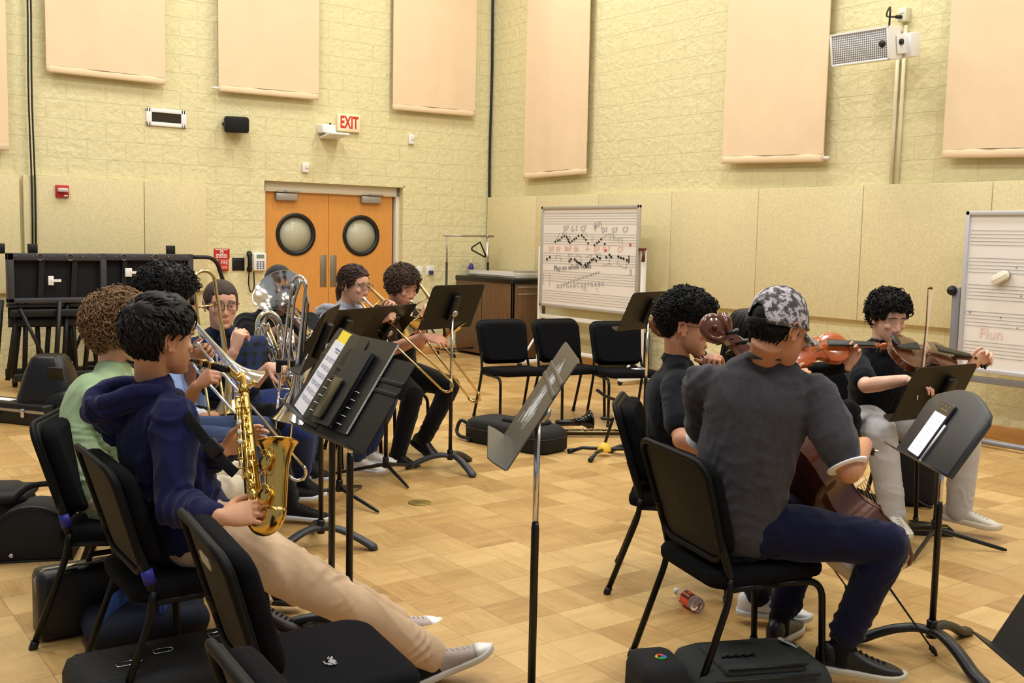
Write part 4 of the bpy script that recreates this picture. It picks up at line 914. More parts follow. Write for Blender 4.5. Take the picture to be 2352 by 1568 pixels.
def person(label,J,tone,hairc,shirt,trousers,sleeve='long',hs=1.0,look=(0,-1,0),roll=(0,0,1),hands=None,vox=.0045,build=1.0,shoes=None,stubble=0,fem=False,hs_eye=True,wr_amp=.006,seed=1,cuff=None,hood=None,collar=None,iris=(60,40,28),eyeclosed=0,socks=None,pant_r=1.0,pant_end=1.0,group='seated musicians',belly=0):
    hd=V(J['hd']); M=basis(look,roll,hd); nk,pel=V(J['nk']),V(J['pel'])
    r=thing('person',label,'person',(pel.x,pel.y,0),0,group,abs_=True)
    sR,sL=V(J['shR']),V(J['shL']); hR,hL=V(J['hpR']),V(J['hpL'])
    ax_h=(hR-hL).normalized(); ax_s=(sR-sL).normalized()
    sp=curve([pel-V((0,0,.05)),pel.lerp(nk,.33)+V(J.get('bend',(0,0,0))),pel.lerp(nk,.7)+V(J.get('bend',(0,0,0)))*.7,nk],6)
    def torso(mb,inf,bot=True):
        rings=[]; n=len(sp)
        for i,p in enumerate(sp):
            t=i/(n-1); ax=ax_h.lerp(ax_s,t).normalized(); tg=(sp[min(i+1,n-1)]-sp[max(i-1,0)]).normalized(); ax=(ax-tg*ax.dot(tg)).normalized(); dp=ax.cross(tg)
            hw=lerp1([0,.1,.3,.5,.75,.88,.95,1],[.150,.165,.150,.152,.168,.160,.115,.06],t)*build+inf; dd=lerp1([0,.1,.3,.5,.75,.9,1],[.10,.118,.112+belly,.115+belly,.118,.088,.055],t)*build+inf
            rings.append([p+ax*(hw*math.copysign(abs(math.cos(a))**.85,math.cos(a)))+dp*(dd*math.copysign(abs(math.sin(a))**.9,math.sin(a))) for a in[2*PI*j/24 for j in range(24)]])
        mb.loft(rings); mb.ell(sp[0],((hw*0+.14*build+inf),.12*build+inf,.09+inf),mat3(ax_h,(V((0,0,1)).cross(ax_h)),(0,0,1)).to_3x3(),16,10)
        mb.tube([sL+(sR-sL)*.06,nk.lerp((sL+sR)/2,.6)+V((0,0,.0)),sR+(sL-sR)*.06],[.056+inf,.070+inf,.056+inf],14,dome=True)
        mb.tube([sL+(sR-sL)*.12,nk+V((0,0,.005)),sR+(sL-sR)*.12],[.035+inf,.056+inf,.035+inf],14,dome=True)
        hb_=M@(V((0,-.035,-.055))*hs); un=(hb_-nk).normalized()
        mb.tube([sL+(sR-sL)*.13-un*.004,nk.lerp(sL,.45)+un*.030,nk+un*(.040+(.012 if inf>0 else 0)),nk.lerp(sR,.45)+un*.030,sR+(sL-sR)*.13-un*.004],[.03+inf,.040+inf,.050+inf,.040+inf,.03+inf],12,dome=True)
    body=MB(); torso(body,-.004)
    hb=M@(V((0,-.035,-.055))*hs); body.tube([nk-(hb-nk)*.15,nk.lerp(hb,.5),hb,M@(V((0,-.02,-.01))*hs)],[.064*build,.054*build,.054*build,.05],16)
    head_parts(body,M,hs,fem)
    a=.92 if fem else 1.0
    for k in'RL':
        s_,e_,w_=V(J['sh'+k]),V(J['el'+k]),V(J['wr'+k])
        limb(body,[s_,s_.lerp(e_,.4),e_,e_.lerp(w_,.3),w_],[.054*a*build,.049*a*build,.039*a*build,.041*a*build,.027*a*build])
        h=(hands or {}).get(k)
        if h: hand(body,w_,h[0],h[1],k,*h[2:])
        hp,kn,an=V(J['hp'+k]),V(J['kn'+k]),V(J['an'+k])
        limb(body,[hp,kn,kn.lerp(an,.3),an],[.080*build,.054,.050,.034]); td=V(J.get('toe'+k,(1,0,0))).normalized(); u_=V(J.get('up'+k,(0,0,1))).normalized(); limb(body,[an,an-u_*.05,an+td*.07-u_*.066],[.034,.030,.018])
    me=fuse(body,vox,2,'body'); skin_colors(me,M,hs,tone,hairc,stubble); b=obj('body',me,M_skin,r)
    if hs_eye: eyes(b,M,hs,iris,eyeclosed,tone)
    # clothes
    sh=MB(); torso(sh,.014)
    fo=[]
    for k in'RL':
        s_,e_,w_=V(J['sh'+k]),V(J['el'+k]),V(J['wr'+k])
        if sleeve=='long': limb(sh,[s_,s_.lerp(e_,.5),e_,w_.lerp(e_,.12)],[.072*build,.066*build,.056*build,.043*build]); fo+=[(e_,(w_-s_),.11),(w_.lerp(e_,.25),(w_-e_),.08)]
        elif sleeve=='rolled': limb(sh,[s_,s_.lerp(e_,.5),e_,e_.lerp(w_,.3)],[.072*build,.066*build,.058*build,.055*build]); fo+=[(e_,(w_-s_),.11)]
        else:
            q=s_.lerp(e_,.72 if sleeve=='short' else sleeve); limb(sh,[s_,s_.lerp(q,.5),q],[.074*build,.071*build,.069*build]); fo+=[(s_.lerp(q,.5),(q-s_),.09)]
        fo.append((s_,(e_-s_).cross(ax_s)+V((0,0,.3)),.1))
    fo+=[(pel.lerp(nk,.22),(0,0,1),.17),(pel.lerp(nk,.12),(nk-pel),.2)]
    sm=fuse(sh,.0075,3,'shirt'); wrinkle(sm,wr_amp,20,seed,fo); relax(sm,1,.4); so=obj('shirt' if not hood else 'hoodie',sm,shirt,r)
    if hood:
        fwd=V((0,0,1)).cross(ax_s); fwd=fwd if fwd.dot(V(look))>0 else -fwd; U=(hb-nk).normalized(); hs_=1.0 if hood=='down' else hood; hm=MB()
        def hp_(x,f,u): return nk+ax_s*x*hs_+fwd*f*hs_+U*u*hs_
        rim_=curve([hp_(*q) for q in((.0,.085,-.045),(.075,.060,-.005),(.112,-.015,.030),(.108,-.095,.030),(.075,-.165,-.005),(0,-.195,-.030),(-.075,-.165,-.005),(-.108,-.095,.030),(-.112,-.015,.030),(-.075,.060,-.005),(.0,.085,-.045))],5)
        hm.tube(rim_,.027*hs_,10); hm.tube([p+U*-.035 for p in rim_[12:40]],.032*hs_,10,dome=True); hm.ell(hp_(0,-.135,-.085),(.115*hs_,.062*hs_,.075*hs_),mat3(ax_s,fwd,U).to_3x3(),18,12); hm.ell(hp_(0,-.115,-.14),(.085*hs_,.05*hs_,.07*hs_),mat3(ax_s,fwd,U).to_3x3(),18,12)
        for x in(-.09,.09): hm.ell(hp_(x,-.06,-.03),(.045*hs_,.075*hs_,.05*hs_),mat3(ax_s,fwd,U).to_3x3(),14,10)
        h2=fuse(hm,.006,3,'hood'); wrinkle(h2,.006,26,seed+3,[(hp_(0,-.15,-.05),U,.14)]); obj('hood',h2,shirt,so)
    if collar:
        fw=V((0,0,1)).cross(ax_s); fw=fw if fw.dot(V(look))>0 else -fw; U=(hb-nk).normalized(); cm=MB(); R0=.058*build; pol=collar=='polo'
        def cp_(an_,r_,u): f=-math.cos(an_); return nk+ax_s*(math.sin(an_)*r_)+fw*(f*r_+(.012 if pol else 0))+U*(u+(.014 if pol else .034)+(.050 if pol else .047)-(.052 if pol else .040)*(.5+.5*f))
        A=[-2.75+5.5*i/28 for i in range(29)] if pol else [-PI+2*PI*i/28 for i in range(29)]
        if pol: cm.loft([[cp_(a_,R0-.004,.022),cp_(a_,R0+.003,.026),cp_(a_,R0+.024,-.012),cp_(a_,R0+.020,-.016)] for a_ in A])
        else: cm.tube([cp_(a_,R0+.004,-.002) for a_ in A[:-1]],.012,8,closed=True,asp=.6,up=None)
        obj('collar',cm,shirt if collar in('polo','tee') else collar,so)
    if cuff:
        for k in'RL':
            s_,e_,w_=V(J['sh'+k]),V(J['el'+k]),V(J['wr'+k])
            if sleeve=='short':
                q=s_.lerp(e_,.72); dv=(e_-s_).normalized(); obj('sleeve_trim',MB().tube([q+dv*.058,q+dv*.0655],[.0655*build,.0635*build],20),cuff,so)
            else: dv=(w_-e_).normalized(); q=w_.lerp(e_,.1); obj('cuff',MB().tube([q-dv*.02,q+dv*.035],[.042,.041],18),cuff,so)
    tr=MB(); tr.ell(sp[0]+V((0,0,.01)),(.168*build,.128*build,.105),mat3(ax_h,(V((0,0,1)).cross(ax_h)),(0,0,1)).to_3x3(),18,12); fo=[]
    for k in'RL':
        hp,kn,an=V(J['hp'+k]),V(J['kn'+k]),V(J['an'+k]); e=kn.lerp(an,pant_end)
        limb(tr,[sp[0].lerp(hp,.5),hp,hp.lerp(kn,.5),kn,kn.lerp(e,.35),e],[.09*build,.100*build*pant_r,.088*build*pant_r,.070*pant_r,.068*pant_r,.058*pant_r],16)
        fo+=[(kn,(an-hp),.13),(hp,(kn-hp),.13),(an.lerp(kn,.12),(an-kn),.1)]
    tm=fuse(tr,.008,3,'trousers'); wrinkle(tm,wr_amp*.9,17,seed+9,fo); relax(tm,1,.4); to=obj('trousers',tm,trousers,r)
    if socks:
        for k in'RL':
            an=V(J['an'+k]); u_=V(J.get('up'+k,(0,0,1))).normalized(); kn=V(J['kn'+k]); obj('sock',MB().tube([an-u_*.06,an,an.lerp(kn,.20),an.lerp(kn,.27)],[.040,.041,.043,.046],16),socks,r)
    if shoes:
        for k in'RL': shoe(r,J['an'+k],J.get('toe'+k,(1,0,0)),J.get('up'+k,(0,0,1)),**shoes)
    for nme,pair in(('thigh',('hp','kn')),('shin',('kn','an')),('uparm',('sh','el')),('fore',('el','wr'))):
        for k in'RL':
            l=(V(J[pair[0]+k])-V(J[pair[1]+k])).length; rng_={'thigh':(.36,.5),'shin':(.36,.48),'uparm':(.24,.34),'fore':(.22,.29)}[nme]
            if not rng_[0]<=l<=rng_[1]: print('LEN',label[:40],nme,k,round(l,3))
    l=(nk-pel).length
    if not .44<l<.58: print('LEN',label[:40],'torso',round(l,3))
    l=(nk-hd).length; 
    if not .14<l<.24: print('LEN',label[:40],'neck',round(l,3))
    l=(sR-sL).length
    if not .28<l<.40: print('LEN',label[:40],'shoulders',round(l,3))
    r['_M']=[v for row in M for v in row]; return r,b,so,to,M
# ---------------------------------------------------------------- people: the twelve musicians
def ik(a,c,pole,l1,l2):
    a,c,pole=V(a),V(c),V(pole); v=c-a; d=v.length
    if d>=(l1+l2)*.998: return a+v*(l1/(l1+l2))
    v.normalize(); x=(l1*l1-l2*l2+d*d)/(2*d); h=math.sqrt(max(0,l1*l1-x*x)); q=pole-a; q=q-v*q.dot(v)
    return a+v*x+q.normalized()*h
def rig(hd,nk,pel,fac,sh=None,sw=.345,arms=(.29,.255),legs=(.44,.43),bend=(0,0,0),drop=.055,**k):
    """joints of a seated figure: fac is the horizontal way the hips face, sh the way the chest faces"""
    fac=V((fac[0],fac[1],0)).normalized(); rt=V((fac.y,-fac.x,0)); sf=V((*(sh or fac),0))if sh else fac; sf=V((sf[0],sf[1],0)).normalized(); sr=V((sf.y,-sf.x,0))
    l=(V(nk)-V(hd)).length
    if l>.205: nk=V(hd)+(V(nk)-V(hd))*(.205/l)
    J=dict(hd=V(hd),nk=V(nk),pel=V(pel),bend=bend); up=(V(nk)-V(pel)).normalized()
    J['shR']=V(k.get('shR') or (V(nk)+sr*sw/2-up*drop)); J['shL']=V(k.get('shL') or (V(nk)-sr*sw/2-up*drop))
    J['hpR']=V(pel)+rt*.09+fac*.03; J['hpL']=V(pel)-rt*.09+fac*.03
    for s in'RL':
        w=V(k['wr'+s]); J['wr'+s]=w; e=ik(J['sh'+s],w,k['el'+s],*arms); J['el'+s]=e
        dd=(w-J['sh'+s]).length
        if dd>sum(arms): print('REACH arm',s,round(dd,3))
        if (e-V(k['el'+s])).length>.07: print('  elbow',s,'moved',round((e-V(k['el'+s])).length,3))
        a_=V(k['an'+s]); J['an'+s]=a_; kn=ik(J['hp'+s],a_,k['kn'+s],*legs); J['kn'+s]=kn; dd=(a_-J['hp'+s]).length
        if dd>sum(legs): print('REACH leg',s,round(dd,3))
        if (kn-V(k['kn'+s])).length>.07: print('  knee',s,'moved',round((kn-V(k['kn'+s])).length,3))
        J['toe'+s]=k.get('toe'+s,fac); J['up'+s]=k.get('up'+s,(0,0,1))
    return J
PP={}
def plaid():
    m,nt,p=nodes('dark_plaid'); p.inputs['Roughness'].default_value=.95; tc=N(nt,'ShaderNodeTexCoord'); sp=N(nt,'ShaderNodeSeparateXYZ'); lk(nt,tc.outputs['Object'],sp.inputs[0]); outs=[]
    for ax,fr in((0,22.0),(2,20.0)):
        a=N(nt,'ShaderNodeMath',operation='MULTIPLY'); a.inputs[1].default_value=fr; lk(nt,sp.outputs[ax],a.inputs[0]); f=N(nt,'ShaderNodeMath',operation='FRACT'); lk(nt,a.outputs[0],f.inputs[0]); g=N(nt,'ShaderNodeMath',operation='LESS_THAN'); g.inputs[1].default_value=.42; lk(nt,f.outputs[0],g.inputs[0]); outs.append(g)
    a=N(nt,'ShaderNodeMath',operation='ADD'); lk(nt,outs[0].outputs[0],a.inputs[0]); lk(nt,outs[1].outputs[0],a.inputs[1]); d=N(nt,'ShaderNodeMath',operation='MULTIPLY'); d.inputs[1].default_value=.5; lk(nt,a.outputs[0],d.inputs[0])
    r=N(nt,'ShaderNodeValToRGB'); r.color_ramp.interpolation='CONSTANT'; e=r.color_ramp.elements; e[0].color=(*rgb((24,34,84)),1); e[1].position=.75; e[1].color=(*rgb((12,16,26)),1); x=e.new(.3); x.color=(*rgb((20,38,50)),1)
    lk(nt,d.outputs[0],r.inputs[0]); lk(nt,r.outputs[0],p.inputs['Base Color']); return m
M_plaid=plaid()
def who(n): print('--',n)
LIGHT=(226,172,142); TAN=(206,150,112); OLIVE=(196,138,102); BROWN=(104,66,46)
# 1 saxophonist in the foreground
who('sax')
J=rig(at(372,780,3.50),at(348,905,3.56),(-1.07,3.52,.565),(.83,.56),sh=(.80,.60),bend=(-.03,-.01,0),sw=.36,
  elR=at(385,1210,3.32),wrR=at(506,1188,3.16),elL=at(440,1115,3.68),wrL=at(513,1035,3.50),
  knR=(-.60,3.24,.46),anR=at(982,1500,3.72),knL=at(685,1265,3.95),anL=at(897,1418,4.22),
  toeR=(.93,.15,.40),upR=(-.42,.0,.9),toeL=(.85,.5,.1),legs=(.47,.46),drop=.06)
HS=1.03
PP['sax']=person('person in a navy hoodie and khaki trousers playing a gold alto saxophone',J,TAN,(26,20,18),cloth('navy_fleece',(19,20,62),.1),cloth('khaki_twill',(206,176,142),.05,bscale=700),hs=HS,look=(.70,.71,-.04),
  hands={'R':((.80,.25,.10),(-.15,-.75,.62),'keys',1.04,1.8),'L':((.80,.35,.42),(-.25,.80,.35),'keys',1.0)},vox=.0038,build=1.02,hood='down',seed=4,stubble=.1,wr_amp=.009,
  shoes=dict(col=mat('taupe_canvas',(176,160,150),.9,bump=.4,bscale=700),sole=mat('offwhite_rubber',(220,214,200),.6),length=.30,toe=mat('white_rubber_toe',(236,234,230),.45),lace=mat('pale_lace',(206,196,190),.9),heel=mat('black_canvas_heel',(18,18,19),.85)),pant_r=1.05,pant_end=1.06)
# 2 light green shirt
who('green')
J=rig(at(280,762,4.30),at(256,885,4.30),(-1.55,4.08,.565),(.99,.1),bend=(-.09,0,.0),
  elR=at(300,1110,4.05),wrR=at(455,1128,4.15),elL=at(330,1090,4.45),wrL=at(470,1120,4.35),
  knR=at(515,1140,4.05),anR=at(590,1385,4.05),knL=at(520,1115,4.40),anL=at(590,1330,4.35),toeR=(.95,-.1,-.12),toeL=(.95,.1,-.05))
PP['green']=person('person in a light green dress shirt with curly light brown hair, seen from behind',J,LIGHT,(96,70,48),cloth('pale_green_cotton',(166,190,146),.04,bscale=700,bump=.2),cloth('stone_chino',(196,182,156),.05),look=(.97,.2,-.08),hs=1.02,
  hands={'R':((.9,-.1,.0),(0,-.2,1),'relax'),'L':((.9,.1,0),(0,.2,1),'grip')},collar='polo',vox=.0045,seed=7,wr_amp=.011,
  shoes=dict(col=mat('dark_brown_leather',(52,40,34),.5),sole=mat('brown_sole',(44,36,30),.7),length=.29,lace=mat('brown_lace',(40,32,28),.9)))
# 3 dark curly hair, light blue shirt, silver trombone
who('X')
J=rig(at(388,692,5.02),at(372,812,5.05),(-1.66,4.98,.565),(.97,.25),
  elR=at(402,945,4.86),wrR=at(452,886,4.72),elL=at(400,900,5.2),wrL=at(440,830,4.93),
  knR=at(530,1010,4.90),anR=at(560,1220,4.95),knL=at(500,1010,5.25),anL=at(530,1170,5.3))
PP['X']=person('person in a light blue shirt and jeans with black curly hair playing a silver trombone',J,(176,122,92),(22,18,17),cloth('light_blue_cotton',(150,178,228),.05,bscale=700,bump=.2),cloth('faded_denim',(58,72,104),.15,bscale=600),look=(.93,.30,-.10),sleeve='rolled',hs=1.05,
  hands={'R':((.62,-.15,.45),(-.4,-.8,.55),'grip'),'L':((.6,.2,.5),(-.3,.9,.3),'grip')},collar='polo',seed=11,stubble=.35,vox=.0045,
  shoes=dict(col=mat('grey_suede',(90,90,96),.9),sole=mat('white_sole',(225,225,228),.6)))
# 4 behind: white cuff, black trousers
who('Y')
J=rig(at(412,720,5.75),at(405,830,5.75),(-1.74,5.55,.565),(.95,.2),bend=(0,0,0),
  elR=at(418,955,5.42),wrR=at(462,957,5.33),elL=at(420,930,5.85),wrL=at(500,930,5.75),
  knR=at(640,1015,5.50),anR=at(662,1150,5.72),knL=at(610,985,5.80),anL=at(640,1110,5.95),toeR=(.98,.0,-.06))
PP['Y']=person('person in black trousers and black running shoes, white shirt cuff at the wrist, mostly hidden',J,TAN,(30,24,22),cloth('light_blue_shirting',(158,182,226),.05,bscale=700,bump=.2),cloth('black_wool',(21,21,24),.1),look=(.95,.2,-.12),
  hands={'R':((.95,-.05,-.05),(-.1,-.55,.8),'grip'),'L':((.9,0,0),(0,.6,.7),'grip')},cuff=mat('white_cuff',(236,236,240),.8),seed=13,vox=.005,
  shoes=dict(col=mat('black_knit',(20,20,22),.9,bump=.5,bscale=500),sole=mat('white_foam',(232,232,238),.6),length=.33,lace=mat('black_lace',(14,14,15),.9)))
# 5 glasses, navy checked shirt
who('glasses')
J=rig(at(508,700,5.62),at(512,800,5.72),(-1.56,5.85,.565),(.75,-.35),sh=(.50,-.80),sw=.36,
  elR=at(507,888,5.42),wrR=at(538,806,5.38),elL=at(570,868,5.72),wrL=at(618,842,5.55),
  knR=at(668,960,5.75),anR=at(690,1090,6.15),knL=at(640,905,6.1),anL=at(700,1060,6.4),toeR=(.75,-.55,-.05))
PP['glasses']=person('person with a buzz cut, square glasses and dark plaid shirt, hand held to the mouth',J,LIGHT,(58,42,34),M_plaid,cloth('blue_denim',(44,58,112),.2,bscale=600,vscale=6),look=(.47,-.86,-.06),sleeve='rolled',hs=1.06,
  hands={'R':((.25,.05,.92),(-.55,-.75,.1),'grip',1.05),'L':((.85,-.3,-.05),(.1,-.6,.75),'grip',1.05)},collar='polo',seed=17,vox=.0042,iris=(70,52,40),
  shoes=dict(col=mat('black_canvas',(22,22,24),.85),sole=mat('white_sole',(225,225,228),.6)))
# 6 euphonium
who('euph')
J=rig(at(640,655,6.70),at(638,755,6.80),(-1.53,6.85,.565),(.35,-.93),sw=.40,
  elR=at(560,850,6.60),wrR=at(612,765,6.38),elL=at(740,850,6.65),wrL=at(690,790,6.35),
  knR=at(600,930,6.4),anR=at(600,1040,6.5),knL=at(700,930,6.4),anL=at(720,1050,6.5))
PP['euph']=person('person in black with a black head covering, face hidden behind a silver euphonium',J,BROWN,(16,14,14),cloth('black_jersey',(15,15,17),.1),cloth('black_wool',(21,21,24),.1),look=(.35,-.92,-.1),
  hands={'R':((.7,-.2,.1),(-.1,-.7,.7),'keys'),'L':((-.5,-.3,.2),(.3,-.8,.4),'grip')},seed=19,vox=.005,build=1.1,
  shoes=dict(col=mat('black_canvas',(22,22,24),.85),sole=mat('black_sole',(16,16,16),.7)))
# 7 woman, grey hoodie
who('woman')
J=rig(at(815,655,6.90),at(785,742,7.03),(-1.17,7.18,.565),(.80,-.45),sh=(.80,-.5),sw=.32,
  elR=at(810,800,6.80),wrR=at(868,735,6.68),elL=at(830,790,7.10),wrL=at(880,715,6.85),
  knR=at(800,915,6.90),anR=at(822,1046,7.05),knL=at(860,900,7.1),anL=at(845,1030,7.2),toeR=(.9,-.3,-.05),toeL=(.9,-.2,-.03))
PP['woman']=person('person with glasses and a dark ponytail in a grey hoodie playing a gold trombone',J,LIGHT,(62,44,36),cloth('grey_fleece',(168,168,178),.06),cloth('blue_jeans',(48,62,108),.15),look=(.84,-.50,-.14),hs=1.04,fem=True,
  hands={'R':((.7,-.2,.35),(-.3,-.7,.5),'grip'),'L':((.6,-.2,.5),(-.3,.8,.4),'grip')},hood='down',seed=23,vox=.0045,build=.92,
  shoes=dict(col=mat('white_knit_shoe',(234,224,214),.8,var=.12,vscale=40),sole=mat('white_foam',(232,232,238),.6),length=.28,lace=mat('pale_lace',(206,196,190),.9)))
# 8 curly brown hair trombonist
who('curly')
J=rig(at(925,660,7.25),at(898,748,7.38),(-.86,7.58,.565),(.85,-.45),sh=(.70,-.70),sw=.38,
  elR=at(888,808,7.12),wrR=at(975,772,6.98),elL=at(960,790,7.35),wrL=at(968,728,7.12),
  knR=at(945,905,7.2),anR=at(915,1040,7.28),knL=at(1055,892,7.42),anL=at(975,1005,7.55),toeR=(.75,-.6,-.05),toeL=(.7,-.45,-.40),upL=(.4,-.2,.85))
PP['curly']=person('person with curly brown hair in black playing a gold trombone, bare forearm stretched out',J,(222,160,134),(66,50,40),cloth('black_cotton',(17,17,20),.1),cloth('black_twill',(18,18,23),.1),look=(.70,-.64,-.26),sleeve='short',hs=1.06,
  hands={'R':((.85,-.2,-.15),(-.1,-.5,.85),'relax',1.05),'L':((.3,-.4,.6),(-.4,-.5,.5),'grip')},hood='down',seed=29,vox=.0045,build=1.08,stubble=.3,
  shoes=dict(col=mat('black_leather',(20,20,21),.45),sole=mat('black_sole',(16,16,16),.7),length=.31,lace=mat('black_lace',(14,14,15),.9)))
# 9 cellist in the navy polo
who('cello')
J=rig(at(1578,752,4.72),at(1552,856,4.80),(.76,4.74,.565),(.97,-.2),sh=(.94,-.1),sw=.38,
  elR=at(1590,1010,4.42),wrR=at(1700,1052,4.40),elL=at(1668,915,4.98),wrL=at(1652,842,4.82),
  knR=at(1745,1205,4.42),anR=at(1742,1362,4.34),knL=at(1770,1120,5.1),anL=at(1790,1290,5.1),toeR=(.97,-.2,-.03))
PP['cello']=person('person in a navy polo with thick curly black hair, seated with a cello',J,(208,152,118),(24,20,20),cloth('navy_pique',(17,20,33),.1,bscale=600),cloth('navy_chino',(18,22,38),.1),look=(.96,-.20,-.12),sleeve='short',hs=1.06,
  hands={'R':((.9,.1,-.1),(0,-.5,.8),'grip'),'L':((-.35,-.6,.55),(.4,.55,.7),'grip')},collar='polo',seed=31,vox=.0042,build=1.06,stubble=.15,
  shoes=dict(col=mat('white_leather',(232,232,232),.45),sole=mat('white_rubber',(216,214,208),.6),length=.30,lace=mat('white_lace',(236,236,236),.9)))
# 10 camouflage cap
who('cap')
J=rig(at(1790,757,3.60),at(1755,842,3.70),(.80,3.70,.57),(.94,.33),sh=(.42,.90),sw=.385,bend=(0,-.03,0),
  elR=at(1968,1098,3.52),wrR=at(1985,1020,3.72),elL=at(1612,1030,4.0),wrL=at(1720,960,4.12),
  knR=at(2072,1262,3.60),anR=at(1932,1482,3.74),knL=at(1920,1180,4.15),anL=at(1790,1420,4.12),toeR=(.97,-.2,-.05),toeL=(.55,.8,-.03),drop=.085,legs=(.46,.43))
PP['cap']=person('person in a charcoal T-shirt and grey camouflage cap, seen from behind, playing a cello',J,OLIVE,(16,15,16),cloth('charcoal_melange',(62,60,64),.12,bscale=300,vscale=60),cloth('dark_navy_chino',(15,17,48),.12),look=(.84,.46,-.26),sleeve='short',hs=1.04,
  hands={'R':((.15,.75,-.35),(.75,-.1,.6),'grip'),'L':((.5,.3,.4),(-.4,.5,.4),'grip')},collar='tee',cuff=mat('white_trim',(232,230,228),.85),seed=37,vox=.0038,build=1.07,wr_amp=.009,pant_end=.86,socks=mat('black_sock',(16,16,17),.95,bump=.5,bscale=400),
  shoes=dict(col=mat('black_leather_shoe',(30,29,30),.42,bump=.2,bscale=200),sole=mat('cream_rubber',(206,200,180),.6),length=.31,lace=mat('black_lace',(14,14,15),.9)))
# 11 violinist with long black hair
who('violin')
J=rig(at(1722,770,5.60),at(1722,868,5.65),(1.36,5.68,.565),(.85,-.3),sh=(.85,-.2),sw=.32,
  elR=at(1790,935,5.40),wrR=at(1815,885,5.22),elL=at(1880,910,5.55),wrL=at(1945,842,5.45),
  knR=at(1880,1000,5.4),anR=at(1890,1150,5.5),knL=at(1930,980,5.7),anL=at(1940,1110,5.8))
PP['violin']=person('person with long straight black hair in a black top playing an orange-brown violin',J,(214,160,130),(18,15,15),cloth('black_knit_top',(16,17,21),.1),cloth('black_twill',(18,18,23),.1),look=(.80,-.35,-.15),fem=True,hs=1.04,
  hands={'R':((.25,-.15,.25),(-.3,-.7,.5),'grip'),'L':((.25,-.1,.75),(.55,.5,.4),(35,55,30),1.05)},seed=41,vox=.005,build=.92,
  shoes=dict(col=mat('black_canvas',(22,22,24),.85),sole=mat('black_sole',(16,16,16),.7)))
# 12 viola player
who('viola')
J=rig(at(2040,730,5.82),at(2022,832,5.92),(2.10,5.98,.565),(.25,-.95),sh=(.30,-.92),sw=.37,
  elR=at(1975,893,5.62),wrR=at(2080,872,5.38),elL=at(2160,900,6.02),wrL=at(2226,842,5.74),
  knR=at(2022,985,5.56),anR=at(2048,1170,5.62),knL=at(2195,985,5.75),anL=at(2203,1160,5.80),toeR=(.05,-.95,-.05),toeL=(.72,-.55,-.05))
PP['viola']=person('person with dark curly hair in a navy polo and light grey sweatpants playing a viola',J,(234,186,160),(24,20,19),cloth('navy_pique',(17,20,33),.1,bscale=600),cloth('grey_sweat_fleece',(196,194,194),.05),look=(.26,-.92,-.27),sleeve='short',hs=1.06,
  hands={'R':((.9,-.2,-.15),(0,-.2,.9),'relax'),'L':((.6,-.1,.5),(.5,.5,.6),(45,60,35),1.05)},collar='polo',seed=43,vox=.0042,build=1.02,eyeclosed=.9,pant_r=1.18,pant_end=1.08,
  shoes=dict(col=mat('cream_mesh',(214,206,192),.7,bump=.4,bscale=400),sole=mat('cream_foam',(222,212,188),.6),length=.31,lace=mat('pale_lace',(206,196,190),.9),style='chunky'))
# ---------------------------------------------------------------- hair, glasses, cap
def P_(k): r,b,so,to,M=PP[k]; return r,M
HSC=dict(sax=1.03,green=1.02,X=1.05,Y=1.0,glasses=1.06,euph=1.0,woman=1.04,curly=1.06,cello=1.06,cap=1.04,violin=1.04,viola=1.06)
def topback(a,b,c=None):      # thickness: a on top, b at the nape, c at the sides
    c=b if c is None else c
    def f(p):
        t=min(1,max(0,(p.z+.02)/.11)); s=min(1,max(0,(abs(p.x)-.045)/.03)); k=b*(1-t)+a*t; return k*(1-s*.6)+(c*(1-t)+a*t)*s*.6
    return f
def hairpart(k,me,m,name='hair'): r,M=P_(k); return obj(name,me,m,r)
# saxophonist: short wavy dark brown
k='sax'; r,M=P_(k); s=HSC[k]; th=topback(.036,.022,.013); m=mhair('hair_dark_brown',(40,30,28))
bk=hair_bulk(M,s,th,420,.005,low=-.072,side=.0,flt=lambda p:not(abs(p.x)>.048 and p.z<.036 and -.042<p.y<.06)); h=hairpart(k,bk,m)
obj('lock_layer',locks(M,s,topback(.038,.024,.022),1150,lambda p:V((.25*p.x/.07,.55 if p.z>.07 else -.15,-.9 if p.z<.09 else -.15)),.045,.0034,low=-.07,wob=.45,seed=2,flt=lambda p:not(abs(p.x)>.045 and p.z<.048 and -.045<p.y<.06) and not(p.y>.03 and p.z<.075)),m,h)
# green shirt: big light brown curls
k='green'; r,M=P_(k); s=HSC[k]; th=topback(.052,.040,.046); m=mhair('hair_light_brown',(128,98,68),.5)
h=hairpart(k,hair_bulk(M,s,lambda p:th(p)*.85,420,.006,.35,low=-.085,side=-.03,ear=False,sm=2),m)
obj('curl_layer',curls(M,s,th,1500,.0125,.0030,low=-.085,side=-.03,ear=False,seed=3),m,h)
k='X'; r,M=P_(k); s=HSC[k]; th=topback(.056,.034,.040); m=mhair('hair_black',(25,21,20),.45)
h=hairpart(k,hair_bulk(M,s,lambda p:th(p)*.9,420,.006,.35,low=-.06,front=.05,sm=2),m); obj('curl_layer',curls(M,s,th,1000,.011,.0030,low=-.06,front=.045,seed=4),m,h)
k='Y'; r,M=P_(k); s=1; hairpart(k,hair_bulk(M,s,topback(.025,.015),300,.006,low=-.06),m)
# buzz cut
k='glasses'; r,M=P_(k); s=HSC[k]; hairpart(k,hair_bulk(M,s,topback(.012,.007,.007),600,.0045,.1,low=-.05,front=.052,side=.0),mat('hair_buzz',(66,50,42),.8,var=.3,vscale=120,bump=.8,bscale=500))
gl=glasses(PP[k][1],M,s,mat('dark_frame',(38,34,36),.35),w=.0235,h=.019,round_=.008,rim=.0017)
